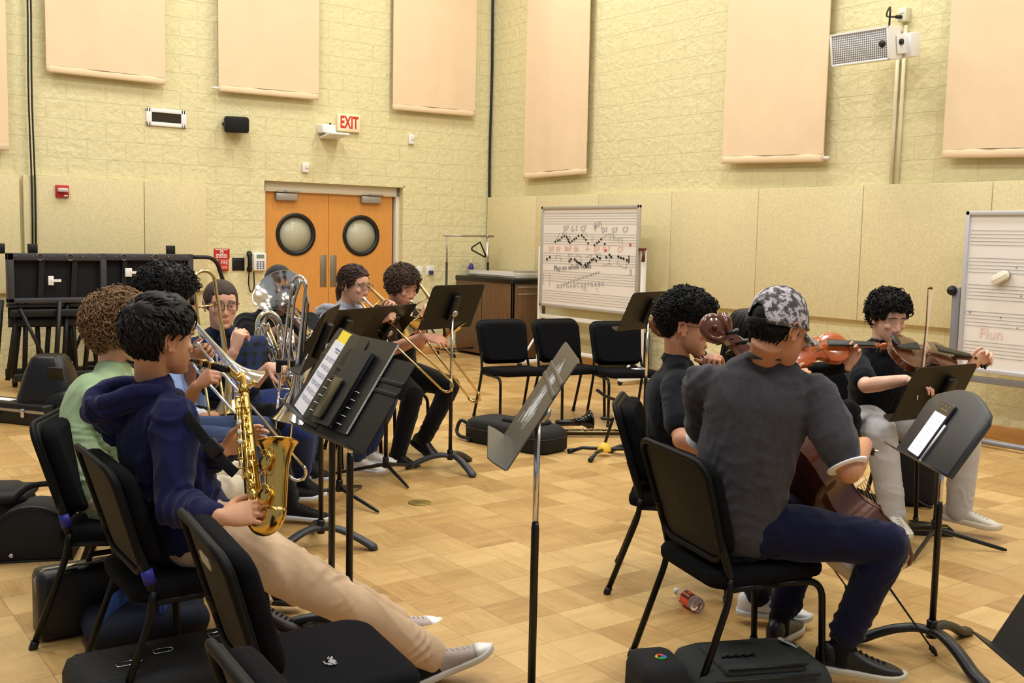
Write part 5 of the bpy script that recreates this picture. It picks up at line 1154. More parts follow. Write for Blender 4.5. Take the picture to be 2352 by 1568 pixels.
# head covering
k='euph'; r,M=P_(k); s=1; dm=cloth('durag_satin',(17,17,19),.1,rough=.6)
h=hairpart(k,hair_bulk(M,s,topback(.016,.012),500,.006,.05,low=-.05,front=.035,side=-.0,sm=5),dm,'durag'); obj('durag_tail',MB().tube(curve([M@V(q) for q in((0,-.11,-.03),(0,-.125,-.07),(.01,-.12,-.13))],5),[.018]*4+[.03]*7,10,asp=.4),dm,h)
# ponytail
k='woman'; r,M=P_(k); s=HSC[k]; m=mhair('hair_brown_straight',(70,50,42),.38)
fl_=lambda p:V((-.2*p.x/.07,-1.0,-.55))
h=hairpart(k,hair_bulk(M,s,topback(.014,.010,.010),500,.0045,.06,low=-.05,front=.06,side=-.008,sm=4),m)
obj('lock_layer',locks(M,s,topback(.014,.012,.011),420,fl_,.085,.0038,low=-.045,front=.06,wob=.08,seed=6),m,h)
obj('ponytail',MB().tube(curve([M@(V(q)*s) for q in((0,-.105,-.015),(0,-.125,-.05),(.0,-.115,-.10),(-.01,-.10,-.15))],6),[.016]*3+[.022]*6+[.02]*6+[.014]*3+[.006],12),m,h)
glasses(PP[k][1],M,s,mat('tortoise_frame',(92,78,66),.3),w=.0225,h=.0185,round_=.01,rim=.0014)
k='curly'; r,M=P_(k); s=HSC[k]; th=topback(.031,.020,.024); m=mhair('hair_mid_brown',(82,64,52),.5)
h=hairpart(k,hair_bulk(M,s,lambda p:th(p)*.9,420,.006,.35,low=-.055,front=.046,side=-.025,ear=False,sm=2),m); obj('curl_layer',curls(M,s,th,1000,.0115,.0030,low=-.055,front=.043,side=-.028,ear=False,seed=7),m,h)
k='cello'; r,M=P_(k); s=HSC[k]; m=_mc['hair_black']
def thc(p): return .006+.046*min(1,max(0,(p.z-.03)/.05)) if p.y>-.055 else .012+.030*min(1,max(0,(p.z+.02)/.08))
h=hairpart(k,hair_bulk(M,s,lambda p:thc(p)*.88,460,.006,.3,low=-.07,sm=2,flt=lambda p:not(abs(p.x)>.05 and p.z<.03 and -.04<p.y<.06)),m); obj('curl_layer',curls(M,s,thc,1300,.0080,.0028,low=-.07,turns=1.6,seed=8,flt=lambda p:p.z>.042 or p.y<-.06),m,h)
glasses(PP[k][1],M,s,mat('wire_frame',(60,52,48),.3,.6),w=.024,h=.02,round_=.012,rim=.0012)
k='cap'; r,M=P_(k); s=HSC[k]; m=mhair('hair_black_straight',(15,14,16),.35)
thk=lambda p:.004 if p.z>.0 else .014
h=hairpart(k,hair_bulk(M,s,thk,420,.005,.1,low=-.068,sm=3),m); obj('lock_layer',locks(M,s,lambda p:-.012 if p.z>.0 else .015,500,lambda p:V((0,-.2,-1)),.04,.0030,low=-.062,wob=.18,seed=9,flt=lambda p:p.y<-.02 and p.z<.03),m,h)
k='violin'; r,M=P_(k); s=HSC[k]
h=hairpart(k,hair_bulk(M,s,topback(.018,.016,.016),420,.0055,.08,low=-.06,front=.062,side=-.02,ear=False,sm=4),m)
mb=MB(); rr=np.random.default_rng(12)
for i in range(230):
    a=rr.uniform(-2.35,2.35); R0=.085+rr.uniform(-.008,.014); x0,y0=math.sin(a)*R0*.98,-math.cos(a)*R0*1.12-.012
    L=rr.uniform(.27,.36) if abs(a)<1.9 else rr.uniform(.2,.3)
    q=[V((x0*.25,y0*.3-.01,.128)),V((x0*.75,y0*.8,.105)),V((x0,y0,.04)),V((x0*1.02,y0*1.0,-.05)),V((x0*1.0,y0*.95-.006,-.14)),V((x0*.95+rr.normal(0,.008),y0*.92+rr.normal(0,.008),-L+.03)),V((x0*.9+rr.normal(0,.012),y0*.9,-L))]
    q=curve([M@(v*s) for v in q],3); n_=len(q); mb.tube(q,[.0052*s*(1-.8*(j/(n_-1))**3) for j in range(n_)],5,asp=1.6)
obj('long_strands',mb,m,h)
k='viola'; r,M=P_(k); s=HSC[k]; th=topback(.034,.020,.018); m=_mc['hair_black']
h=hairpart(k,hair_bulk(M,s,lambda p:th(p)*.9,420,.006,.3,low=-.05,front=.056,side=.0,sm=2),m); obj('curl_layer',curls(M,s,th,650,.0125,.0032,low=-.05,front=.050,side=.0,turns=.9,seed=10,flt=lambda p:not(abs(p.x)>.05 and p.z<.035 and p.y>-.04)),m,h)
# ---- camouflage cap
def camo():
    m,nt,p=nodes('grey_digital_camouflage'); p.inputs['Roughness'].default_value=.9; tc=N(nt,'ShaderNodeTexCoord')
    sn=N(nt,'ShaderNodeVectorMath',operation='SNAP'); sn.inputs[1].default_value=(.0042,)*3; lk(nt,tc.outputs['Object'],sn.inputs[0])
    n1=N(nt,'ShaderNodeTexNoise',i_Scale=42.0,i_Detail=3.0,i_Roughness=.55); lk(nt,sn.outputs[0],n1.inputs['Vector'])
    r=N(nt,'ShaderNodeValToRGB'); r.color_ramp.interpolation='CONSTANT'; e=r.color_ramp.elements
    e[0].position=0; e[0].color=(*rgb((66,62,66)),1); e[1].position=.43; e[1].color=(*rgb((88,84,88)),1)
    x=e.new(.515); x.color=(*rgb((172,163,163)),1); x=e.new(.57); x.color=(*rgb((196,187,188)),1); x=e.new(.66); x.color=(*rgb((112,106,110)),1)
    lk(nt,n1.outputs[0],r.inputs[0]); lk(nt,r.outputs[0],p.inputs['Base Color']); return m
r,M=P_('cap'); s=HSC['cap']; M_camo=camo()
cp=thing('baseball_cap','grey camouflage baseball cap worn by the seated cellist','cap',M@(V((0,0,.06))*s),abs_=True)
def capp(a,t,off=0):       # a: angle from the back, t: 0 rim .. 1 crown
    d=abs(a); rim=.010+.012*math.cos(a)*-1
    if d<.52: rim=max(rim,.000+.062*math.sqrt(max(0,1-(d/.52)**2)))
    z0=rim; top=.142; cz=-.002; el=math.asin(min(1,(z0-cz)/(top-cz))); e=el+(PI/2-el)*t; c=math.cos(e)**.82
    return M@(V((math.sin(a)*(.0915+off)*c,-.014-math.cos(a)*(.1115+off)*c,cz+(top-cz+off)*math.sin(e)))*s)
nA,nT=64,14
g=MB().grid([[capp(-PI+2*PI*i/nA,j/nT*.995) for j in range(nT+1)] for i in range(nA+1)])
dome=obj('crown',g,M_camo,cp); sd=dome.modifiers.new('t','SOLIDIFY'); sd.thickness=.003; sd.offset=-1
cb_=MB()
for i in range(6):
    a=-PI+PI/6+i*PI/3; cb_.tube([capp(a,t/10*.99,.0006) for t in range(11)],.0011,5)
obj('seams',cb_,M_camo,dome)
obj('button',MB().ell(capp(0,.999),(.008*s,.008*s,.005*s),M.to_3x3(),12,8),M_camo,cp)
for a in(-1.05,1.05,-2.1,2.1): obj('eyelet',MB().tube([capp(a+.035*math.cos(q),.62+.045*math.sin(q),.001) for q in[2*PI*j/10 for j in range(10)]],.0012,5,closed=True),mat('eyelet_thread',(206,200,198),.8),cp)
st=MB(); 
for zz,w_ in((.016,.0),):
    pts=[capp(-.56+1.12*i/14,0,.001) for i in range(15)]
    base=[M@(V((math.sin(a)*.0918,-.014-math.cos(a)*.1118,.004))*s) for a in[-.56+1.12*i/14 for i in range(15)]]
    st.tube(base,.009*s,8,asp=.25,up=M.to_3x3()@V((0,0,1)))
obj('back_strap',st,cloth('black_webbing',(24,24,26),.1),cp)
br=[];
for i in range(17):
    a=-1+2*i/16; row=[]
    for j in range(7):
        t=j/6; x=a*.078*(1-.12*t*t); y=.092*math.sqrt(max(0,1-(a*.80)**2))-.008+.088*t*math.sqrt(max(0,1-a*a*.72)); z=.020-.022*t-.026*a*a
        row.append(M@(V((x,y,z))*s))
    br.append(row)
bo=obj('brim',MB().grid(br),M_camo,cp); sd=bo.modifiers.new('t','SOLIDIFY'); sd.thickness=.004
# white triangular emblem, left of the strap opening
def tri(sc_):
    c0,t0=.83,.38; o=[]
    P3=[(-.30,-.02),(.34,-.26),(.02,.42)]
    for i in range(3):
        a_,b_=P3[i],P3[(i+1)%3]
        for q in range(5): o.append(capp(-(c0+(a_[0]+(b_[0]-a_[0])*q/5)*sc_*.9),t0+(a_[1]+(b_[1]-a_[1])*q/5)*sc_,.0022))
    return o
M_em=mat('emblem_white',(232,230,230),.7)
obj('emblem',MB().tube(tri(.62),.0034,5,closed=True).tube(tri(.30),.0024,5,closed=True),M_em,cp)
# ---------------------------------------------------------------- instruments
M_gold=mat('gold_lacquer',(222,184,98),.17,1,bump=.02,bscale=30)
M_brass=mat('pale_brass',(218,190,128),.2,1)
M_silver=mat('silver_plate',(226,224,220),.14,1)
M_wood_o=mat('orange_varnish',(176,84,34),.22,var=.18,vscale=7,stretch=(9,1,1),coat=.6)
M_wood_b=mat('brown_varnish',(104,54,26),.22,var=.22,vscale=7,stretch=(9,1,1),coat=.6)
M_wood_d=mat('dark_red_brown_varnish',(92,47,25),.24,var=.25,vscale=6,stretch=(8,1,1),coat=.6)
M_ebony=mat('ebony',(20,18,18),.35)
M_string=mat('steel_string',(190,190,188),.3,.8)
def mp(k): r,b,so,to,M=PP[k]; return M@(V((0,.098,-.067))*HSC[k])
def sign_(x): return 1 if x>0 else -1
# ---- bowed strings
def bowed(name,label,cat,O,ydir,nrm,L,wood,kind,scrollm=None,group=None):
    """O: bottom end of the body, ydir towards the scroll, nrm out of the top plate; L body length"""
    Mx=basis(ydir,nrm); r=thing(name,label,cat,M=mat3(Mx.col[0].to_3d(),Mx.col[1].to_3d(),Mx.col[2].to_3d(),O),group=group)
    T=[0,.015,.05,.11,.20,.29,.365,.40,.425,.45,.52,.60,.635,.655,.69,.75,.82,.90,.95,.985,1.0]
    Wd=[.0,.085,.175,.245,.292,.280,.242,.252,.205,.175,.157,.182,.198,.225,.222,.234,.236,.205,.155,.09,.0]
    rib={'violin':.031/.356,'viola':.036/.41,'cello':.118/.755}[kind]*L; hl=rib/2
    R_=[(Wd[i]*L,T[i]*L) for i in range(len(T))]; poly=R_+[(-x,y) for x,y in R_[::-1][1:-1]]
    def ring(sc,z,ov=0): return [V((x*sc+(sign_(x)*ov if abs(x)>.001*L else 0),(y-.5*L)*sc+.5*L,z)) for x,y in poly]
    b=MB().loft([ring(.985,-hl),ring(.985,hl)],cap=False); obj('ribs',b,wood,r)
    arch=.045*L
    for nm,sg in(('top_plate',1),('back_plate',-1)):
        p=MB(); rings=[ring(1.0,sg*(hl-.002),.003*L/.356*.5),ring(1.012,sg*(hl+.004*L),0),ring(.95,sg*(hl+.006*L))]
        for sc in(.85,.7,.5,.3,.1): rings.append(ring(sc,sg*(hl+.006*L+arch*(1-sc**2)*.9)))
        p.loft(rings,cap=True); obj(nm,p,wood,r)
    top=hl+.006*L+arch*.8
    fh=MB()
    for sx in(-1,1):
        pts=[(sx*.075,.385),(sx*.098,.40),(sx*.105,.43),(sx*.085,.48),(sx*.066,.53),(sx*.062,.56),(sx*.076,.575)]
        c=curve([V((x*L,y*L,hl+.006*L+arch*.9*(1-min(1,((x/.2)**2+((y-.5)/.5)**2)**.9)*.75)+.0008*L)) for x,y in pts],4); fh.tube(c,.0085*L*.5,6,asp=1.0)
    obj('sound_hole',fh,M_ebony,r)
    nk0,nkL=1.0*L,.365*L if kind!='cello' else .36*L
    nk=MB(); zt=hl+.02*L
    nk.loft([[V((w_*math.cos(a),y,z+h*math.sin(a))) for a in[2*PI*j/12 for j in range(12)]] for y,w_,h,z in((nk0-.03*L,.045*L,.05*L,zt-.03*L),(nk0+.02*L,.042*L,.032*L,zt-.01*L),(nk0+nkL*.6,.036*L,.026*L,zt+.0*L),(nk0+nkL,.033*L,.026*L,zt-.005*L))]); obj('neck',nk,wood,r)
    fb=MB(); y0,y1=.62*L,nk0+nkL
    fb.loft([[V((x*w_,y,z)) for x,z in((-1,zz-.012*L),(1,zz-.012*L),(1,zz),(.5,zz+.010*L),(-.5,zz+.010*L),(-1,zz))] for y,w_,zz in((y0,.060*L,top+.085*L),(y1,.034*L,zt+.032*L))],smooth=False); obj('fingerboard',fb,M_ebony,r)
    by=.475*L; bh=top+.105*L; br=MB().box((0,by,(top+bh)/2-.01*L),(.115*L,.012*L,bh-top),bev=.003*L); obj('bridge',br,mat('maple_bridge',(214,180,128),.5),r)
    tp=MB().loft([[V((x*w_,y,z)) for x,z in((-1,zz-.012*L),(1,zz-.012*L),(1,zz),(-1,zz))] for y,w_,zz in((.035*L,.018*L,hl+.06*L),(.10*L,.03*L,top+.03*L),(.33*L,.062*L,top+.075*L))],smooth=False); obj('tailpiece',tp,M_ebony,r)
    for i in range(4):
        x=(i-1.5)
        obj('string',MB().tube([(x*.024*L,.33*L,top+.077*L),(x*.023*L,by,bh+.004*L),(x*.0155*L,y1,zt+.046*L),(x*.008*L,y1+.09*L,zt+.012*L)],max(.0006,.0022*L),4),M_string,r)
    # pegbox and scroll
    sm=scrollm or wood; sc_=L*(.9 if kind!='cello' else 1.0); pb=MB(); ys=nk0+nkL
    pb.loft([[V((w_*sx,y,z)) for sx,z in((-1,zl),(1,zl),(1,zh),(-1,zh))] for y,w_,zl,zh in((ys,.030*L,zt-.035*L,zt+.022*L),(ys+.08*sc_,.027*L,zt-.055*L,zt+.010*L),(ys+.16*sc_,.022*L,zt-.062*L,zt-.014*L))],smooth=False)
    sp_=[];rad=[]; cy,cz=ys+.20*sc_,zt-.075*sc_; n=44
    for i in range(n+1):
        t=i/n; a=PI*.62-2*PI*2.05*t; R=.072*sc_*(1-t)**.85+.008*sc_
        sp_.append(V((0,cy-R*math.cos(a)*1.0,cz+R*math.sin(a)*1.0+.018*sc_*(1-t)))); rad.append(.0225*sc_*(1-.45*t))
    pb.tube([V((0,ys+.13*sc_,zt-.036*sc_))]+sp_,[.024*sc_]+rad,10,asp=1.25,up=(1,0,0) if False else None); pb.tube([V((-.020*sc_,cy,cz)),V((-.014*sc_,cy,cz)),V((.014*sc_,cy,cz)),V((.020*sc_,cy,cz))],[.05*sc_,.056*sc_,.056*sc_,.05*sc_],20); obj('scroll',pb,sm,r)
    obj('scroll_eye',MB().tube([V((-.042*sc_,cy,cz)),V((-.036*sc_,cy,cz)),V((.036*sc_,cy,cz)),V((.042*sc_,cy,cz))],[.008*sc_,.014*sc_,.014*sc_,.008*sc_],12),sm,r)
    for i in range(4):
        y=ys+(.03+.035*i)*sc_; sx=(-1)**i; z=zt-.02*L-.006*i*L
        pg=MB().tube([(-sx*.028*L,y,z),(sx*.075*L,y,z)],[.007*L,.011*L],8); pg.ell((sx*.10*L,y,z),(.032*L,.012*L,.024*L)); obj('peg',pg,M_ebony,r)
    if kind!='cello':
        cr=MB().ell((-.12*L,.07*L,top+.012*L),(.11*L,.06*L,.020*L),None,18,10); obj('chin_rest',cr,M_ebony,r)
        sr=MB().tube([( -.2*L,.2*L,-hl-.07*L),(0,.18*L,-hl-.06*L),(.2*L,.22*L,-hl-.07*L)],.018*L,8)
        obj('shoulder_rest',sr,mat('rest_black',(26,26,28),.6),r)
        for sx in(-1,1): sr2=obj('rest_foot',MB().tube([(sx*.2*L,.2*L,-hl-.07*L),(sx*.24*L,.21*L,hl)],.009*L,6),mat('rest_clip_yellow',(178,168,84),.5),r)
    else:
        pass
    return r
def bow(label,tip,frog,hairn,L=None):
    tip,frog=V(tip),V(frog); y=(tip-frog).normalized(); Mx=basis(y,hairn,frog); L=(tip-frog).length; r=thing('bow',label,'bow',M=Mx)
    obj('stick',MB().tube([(0,L*t,.016-.012*math.sin(PI*t)) for t in np.linspace(0,1,13)],[.0045-.002*t for t in np.linspace(0,1,13)],8),mat('pernambuco',(96,48,28),.3),r)
    obj('hair_ribbon',MB().box((0,L*.5,-.006),(.010,L*.97,.001)),mat('horsehair',(232,222,200),.6),r)
    obj('frog',MB().box((0,.02,.002),(.012,.05,.022),bev=.003),M_ebony,r)
    obj('tip_head',MB().loft([[V((x,L-.0,z)) for x,z in((-.004,-.007),(.004,-.007),(.004,.018),(-.004,.018))],[V((x,L+.012,z)) for x,z in((-.003,-.008),(.003,-.008),(.003,.008),(-.003,.008))]]),mat('pernambuco',(96,48,28),.3),r)
    obj('screw',MB().tube([(0,-.03,.010),(0,-.004,.010)],.0045,10),M_silver,r)
    return r
# viola (right), violin behind the cap, two cellos
vl=.415
ax=(at(2302,838,5.84)-at(2046,803,5.58)).normalized()
bowed('viola','dark brown viola held under the chin of the person in grey sweatpants','viola',at(2046,806,5.56),ax,(.05,-.66,.75),vl,M_wood_d,'viola')
ax=(at(2022,797,5.46)-at(1797,803,5.36)).normalized()
bowed('violin','orange-brown violin held out to the right, partly behind the camouflage cap','violin',at(1797,803,5.36),ax,(.0,-.80,.60),.362,M_wood_o,'violin')
def cello(label,S_,E_,nrm,wood,ex):
    S_,E_=V(S_),V(E_); y=(S_-E_).normalized(); L=.755; tot=L*(1+.36+.27); O=S_-y*(tot-.0)
    r=bowed('cello',label,'cello',O,y,nrm,L,wood,'cello')
    l=(O-E_).length; obj('endpin',MB().tube([(0,-l,0),(0,.01,0)],[.0035,.0045],10),M_blackm,r); obj('endpin_tip',MB().lathe([(0,0),(.004,.0),(.011,.02),(.011,.04),(.005,.045)],12,Matrix.Translation((0,-l,0))@Matrix.Rotation(-PI/2,4,'X')),M_blackp,r); obj('end_button',MB().lathe([(0,-.02),(.018,-.02),(.022,0),(.018,.02),(0,.02)],14,Matrix.Rotation(-PI/2,4,'X')),M_ebony,r)
    return r
cello('dark cello of the person in the camouflage cap, endpin near the phone stand',at(1610,733,3.96),(1.666,3.921,0),(.74,.36,.56),M_wood_d,0)
cello('reddish brown cello of the person in the navy polo, scroll showing behind the head',at(1496,731,4.98),(1.56,4.62,0),(.72,-.10,.62),M_wood_b,0)
bow('violin bow standing upright in the hand of the violinist behind the cap',at(1829,678,5.18),at(1829,905,5.16),(-1,-.1,0))
bow('viola bow standing upright in front of the viola',at(2138,664,5.42),at(2112,905,5.34),(-1,-.15,.1))
fr=at(2004,1040,3.80); bow('cello bow in the right hand of the person in the camouflage cap',at(1800,985,4.35),fr,(0,.5,.85))
# ---- trombones
def trombone(label,mouth,end,side,bside,metal,back=.27,bell=.36,bl=.115,bellr=.105,slide=None,fatt=False,gap=.082,slm=None,ofs=.02):
    mouth=V(mouth); y=V(end)-mouth; ext=y.length; y.normalize(); x=V(side); x=(x-y*x.dot(y)).normalized(); bz=V(bside); bz=(bz-y*bz.dot(y)); bz=(bz-x*bz.dot(x)*.6).normalized()
    r=thing('trombone',label,'trombone',mouth,0,'trombones'); r['_abs']=0; 
    def w(a,b,c): return x*a+y*b+bz*c
    slm=slm or M_silver
    obj('mouthpiece',MB().tube([w(0,t,0) for t in(0,.004,.02,.035,.06,.085)],[.0125,.0132,.0115,.0065,.0055,.0068],16),M_silver,r)
    s=MB().tube([w(0,.07,0),w(0,ext-.05,0)],.0068,10); obj('slide_tube',s,slm,r)
    obj('slide_tube',MB().tube([w(gap,.10,0),w(gap,ext-.05,0)],.0068,10),slm,r)
    a=[w(gap/2-gap/2*math.cos(t),ext-.05+gap/2*math.sin(t)*1.15,0) for t in np.linspace(0,PI,13)]
    obj('slide_bow',MB().tube(a,.0082,10),metal,r); obj('slide_tip',MB().ell(w(gap/2,ext+.002,0),(.008,)*3,None,10,8),metal,r)
    for t in(.115,.17): obj('cross_brace',MB().tube([w(0,t,0),w(gap,t,0)],.0055,8),metal,r)
    # bell section: from the second slide tube back, round the tuning slide, forward into the flare
    bl0=.0; q=[w(gap,.13,0),w(gap,.085,ofs*.15),w(gap*.97,.02,ofs*.8),w(gap*.9,-back*.5,ofs),w(gap*.8,-back+.05,ofs)]
    U=[w(gap*.8*(.5+.5*math.cos(t))-.0*t,-back+.05-(bl-ofs)*.5*math.sin(t),.0+ofs+(bl-ofs)*(.5-.5*math.cos(t))) for t in np.linspace(0,PI,13)]
    obj('bell_tube',MB().tube(curve(q,5),.0078,10),metal,r); obj('tuning_slide',MB().tube(U,.0088,10),metal,r)
    ys=np.linspace(-back+.05,bell,26); rr=[.0088+ (bellr-.0088)*(max(0,(t-.15)/.85)**1)*0 for t in np.linspace(0,1,26)]
    prof=[(.0088+.028*t**2.4+(bellr-.0368)*max(0,(t-.62)/.38)**3.2) for t in np.linspace(0,1,26)]
    B=mat3(x,bz,y,w(0,0,bl))
    pr=[(p,yy) for p,yy in zip(prof,ys)]; pin=[(p-.0015,yy+.0004) for p,yy in list(zip(prof,ys))[::-1]]
    # front of the flare gets a rolled rim
    obj('bell',MB().lathe(pr+[(bellr+.002,bell+.002),(bellr,bell+.004)]+pin,32,mat3(bz,x,y,w(0,0,bl))),metal,r)
    for t in(.03,-back*.55): obj('cross_brace',MB().tube([w(gap*.9,t,ofs),w(0,t,bl)],.005,8),metal,r)
    if fatt:
        f=[w(gap*.9,.0,.02)]; c0=w(.0,-.1,bl*.75)
        pts=[w(gap*.5,.02,.05),w(.05,-.06,.075),w(.05,-back*.75,.08),w(.02,-back*.98,.09),w(-.02,-back*.75,.095),w(-.02,-.06,.09),w(.01,.0,.08)]
        obj('f_attachment',MB().tube(fillet(pts,.035,6),.0072,10),metal,r); obj('rotor_valve',MB().tube([w(gap*.4,.0,.04),w(gap*.4,.05,.04)],.024,16),metal,r)
    return r
TB={}
TB['X']=trombone('silver trombone played by the person with black curly hair, slide pointing down to the right',at(451,787,4.86),at(712,1088,5.12),(-.25,.1,-.95),(-.1,1,.25),M_silver,back=.25,bell=.34,bl=.19,ofs=.11)
TB['Y']=trombone('gold trombone standing upright in front of the plaid shirt, bell facing down',at(495,802,5.28),at(545,1130,5.34),(-1,.1,-.1),(.15,.9,.0),M_brass,back=.40,bell=.33,slm=M_brass)
TB['G']=trombone('silver trombone standing upright beside the person with the buzz cut, bell facing down',at(682,846,5.44),at(656,1112,5.52),(-1,0,0),(.35,-.6,.0),M_silver,back=.49,bell=.24,bl=.105,fatt=True,bellr=.12)
TB['W']=trombone('gold trombone played by the person with the ponytail',at(834,684,6.72),at(1046,884,6.50),(-.5,.1,-.85),(.1,.85,.35),M_brass,back=.27,bell=.31,bellr=.09,bl=.205,ofs=.115,slm=M_brass)
TB['C']=trombone('gold trombone played by the person with curly brown hair, slide reaching towards the empty chairs',at(943,690,7.08),at(1107,914,7.05),(-.4,.3,-.8),(.65,.75,.1),M_brass,back=.28,bell=.33,bl=.205,ofs=.115,slm=M_brass)
# the black grip and the stray wire on the upright silver trombone
g0=at(660,832,5.42); obj('hand_grip',MB().box(V((0,0,0))+g0-TB['G'].location,(.10,.03,.03),bev=.008).box(g0-TB['G'].location+V((-.045,0,-.02)),(.025,.03,.07),bev=.006),M_blackp,TB['G'])
t0=at(651,806,5.42)-TB['G'].location; obj('tape_wrap',MB().tube([t0,t0+V((.0,0,-.035))],.0105,12),mat('blue_band',(40,120,190),.5),TB['G'])
obj('wire_loop',MB().tube(curve([at(u,v,5.40)-TB['G'].location for u,v in((684,862),(700,885),(690,895),(662,902),(654,915),(668,922),(688,918))],6),.0022,6),mat('white_wire',(210,208,202),.5),TB['G'])
# ---- euphonium
bc=at(634,666,6.02); ba=V((-.30,-.70,.66)).normalized(); eu=thing('euphonium','silver euphonium with its bell turned to the camera','euphonium',bc,0); 
Bm=basis(ba,(1,0,.3)); 
prf=[(.026+.012*t+.108*max(0,(t-.40)/.60)**2.6,-.42*(1-t)) for t in np.linspace(0,1,30)]
lt=mat3(Bm.col[0].to_3d(),Bm.col[2].to_3d(),Bm.col[1].to_3d(),(0,0,0))
obj('bell',MB().lathe(prf+[(.149,.002),(.147,.005)]+[(p-.002,z+.0004) for p,z in prf[::-1]],44,lt),M_silver,eu)
e=lambda u,v,d: at(u,v,d)-bc
thr=ba*-.42
obj('main_bow',MB().tube(curve([thr,thr+V((.02,.05,-.10)),e(688,870,6.3),e(672,905,6.28),e(645,880,6.2),e(612,800,6.15),e(598,748,6.15),e(612,722,6.18),e(636,735,6.2),e(650,790,6.22)],7),list(np.linspace(.040,.044,21))+list(np.linspace(.044,.020,43)),14),M_silver,eu)
for (u,v),d in(((640,770),6.12),((654,774),6.10),((668,778),6.08)): obj('piston_valve',MB().tube([e(u,v-22,d),e(u+8,v+60,d)],.0165,14),M_silver,eu)
for q in(((618,745),(608,775),(630,800),(648,790)),((640,800),(628,830),(640,850),(655,835)),((596,752),(588,765),(592,785),(604,790))):
    obj('tubing_loop',MB().tube(curve([e(u,v,6.08) for u,v in q],6),.0095,10),M_silver,eu)
for du in(0,1): obj('leadpipe',MB().tube(curve([e(604+du*10,742,6.1),e(628+du*8,800,6.08),e(650+du*8,870,6.1),e(676,905,6.15)],6),.0105,10),M_brass if du else M_silver,eu)
# ---- alto saxophone
mo=mp('sax'); sx=thing('alto_saxophone','gold alto saxophone held by the person in the navy hoodie','saxophone',at(560,890,3.42),0)
o_=V(sx.location); q=lambda u,v,d: at(u,v,d)-o_
Tp=V((0,0,0)); Bp=q(587,1185,3.24); axb=(Bp-Tp).normalized(); Lb=(Bp-Tp).length
side=(q(640,1090,3.24)-Bp); side=(side-axb*side.dot(axb)).normalized(); outw=axb.cross(side); outw=outw if outw.y<0 else -outw
Fs=lambda a,b,c: Tp+axb*a+side*b+outw*c
body_pts=[Fs(t*Lb,0,0) for t in np.linspace(0,1,12)]; rad=list(np.linspace(.0135,.0300,12))
obj('body_tube',MB().tube(body_pts,rad,20),M_gold,sx)
bw=.082; bowp=[Fs(Lb+bw*.5*math.sin(t)*1.05,bw*.5-bw*.5*math.cos(t),0) for t in np.linspace(0,PI,13)]
obj('bow_tube',MB().tube(bowp,list(np.linspace(.0300,.0325,13)),20),M_gold,sx)
bd=(-axb*1.0+side*.16).normalized(); b0=Fs(Lb,bw,0); bellL=.205
bpts=[b0+bd*(bellL*t) for t in np.linspace(0,1,16)]; brr=[.0325+.007*t+.0215*max(0,(t-.55)/.45)**2.4 for t in np.linspace(0,1,16)]
Bb=basis(bd,side); lt=mat3(Bb.col[0].to_3d(),Bb.col[2].to_3d(),Bb.col[1].to_3d(),b0)
prf=[(r_,bellL*t) for r_,t in zip(brr,np.linspace(0,1,16))]
obj('bell',MB().lathe(prf+[(brr[-1]+.003,bellL+.001),(brr[-1]+.002,bellL+.005)]+[(r_-.002,z) for r_,z in prf[::-1]],36,lt),M_gold,sx)
nkp=curve([Tp,Tp-axb*.045+side*-.004,q(545,868,3.43),q(526,851,3.44),q(503,843,3.45)],6)
obj('neck',MB().tube(nkp,list(np.linspace(.0125,.0085,len(nkp))),14),M_gold,sx)
n1=q(503,843,3.45); mo_=mo-o_; mdv=(mo_-n1); 
obj('mouthpiece',MB().tube([n1-mdv*.25,n1,n1+mdv*.35,n1+mdv*.7,mo_+mdv*.06],[.0125,.0130,.0128,.0105,.004],14),mat('black_mouthpiece',(16,15,15),.2),sx)
for t in(.16,.44): obj('ligature',MB().tube([n1+mdv*t,n1+mdv*(t+.09)],[.0142,.0140],16),M_gold,sx)
obj('octave_key',MB().tube([p+V((0,-.006,.014)) for p in nkp[6:-2]],.0028,6),M_gold,sx)
obj('neck_screw',MB().tube([Tp+side*.0-outw*.0,Tp+side*.04],.004,8).ell(Tp+side*.045,(.008,.008,.008)),M_gold,sx)
obj('collar_ring',MB().tube([Fs(-.004,0,0),Fs(.016,0,0)],.0175,18),M_gold,sx)
rs=np.random.default_rng(21)
for k_,(a,ang,rc) in enumerate([(.05,.2,.007),(.085,-.5,.007),(.12,.3,.009),(.15,-.4,.008),(.18,.5,.010),(.215,-.1,.011),(.25,.45,.011),(.29,-.5,.012),(.325,.2,.013),(.36,-.35,.014),(.395,.45,.015),(.43,-.1,.016)]):
    a*=Lb/.46; rr_=lerp1([0,Lb],[.0135,.030],a); d_=(outw*math.cos(ang*1.8)+side*math.sin(ang*1.8)*(-1)**k_*.9).normalized(); c=Fs(a,0,0)+d_*(rr_+.008)
    m_=mat3(axb,d_.cross(axb),d_,c); g=MB().lathe([(0,-.002),(rc,-.002),(rc*1.08,.001),(rc,.004),(rc*.3,.0055),(0,.0055)],16,m_); g.tube([c+d_*.004,c+d_*.004+axb*(rc+.012)],.0022,6)
    obj('key_cup',g,M_gold,sx)
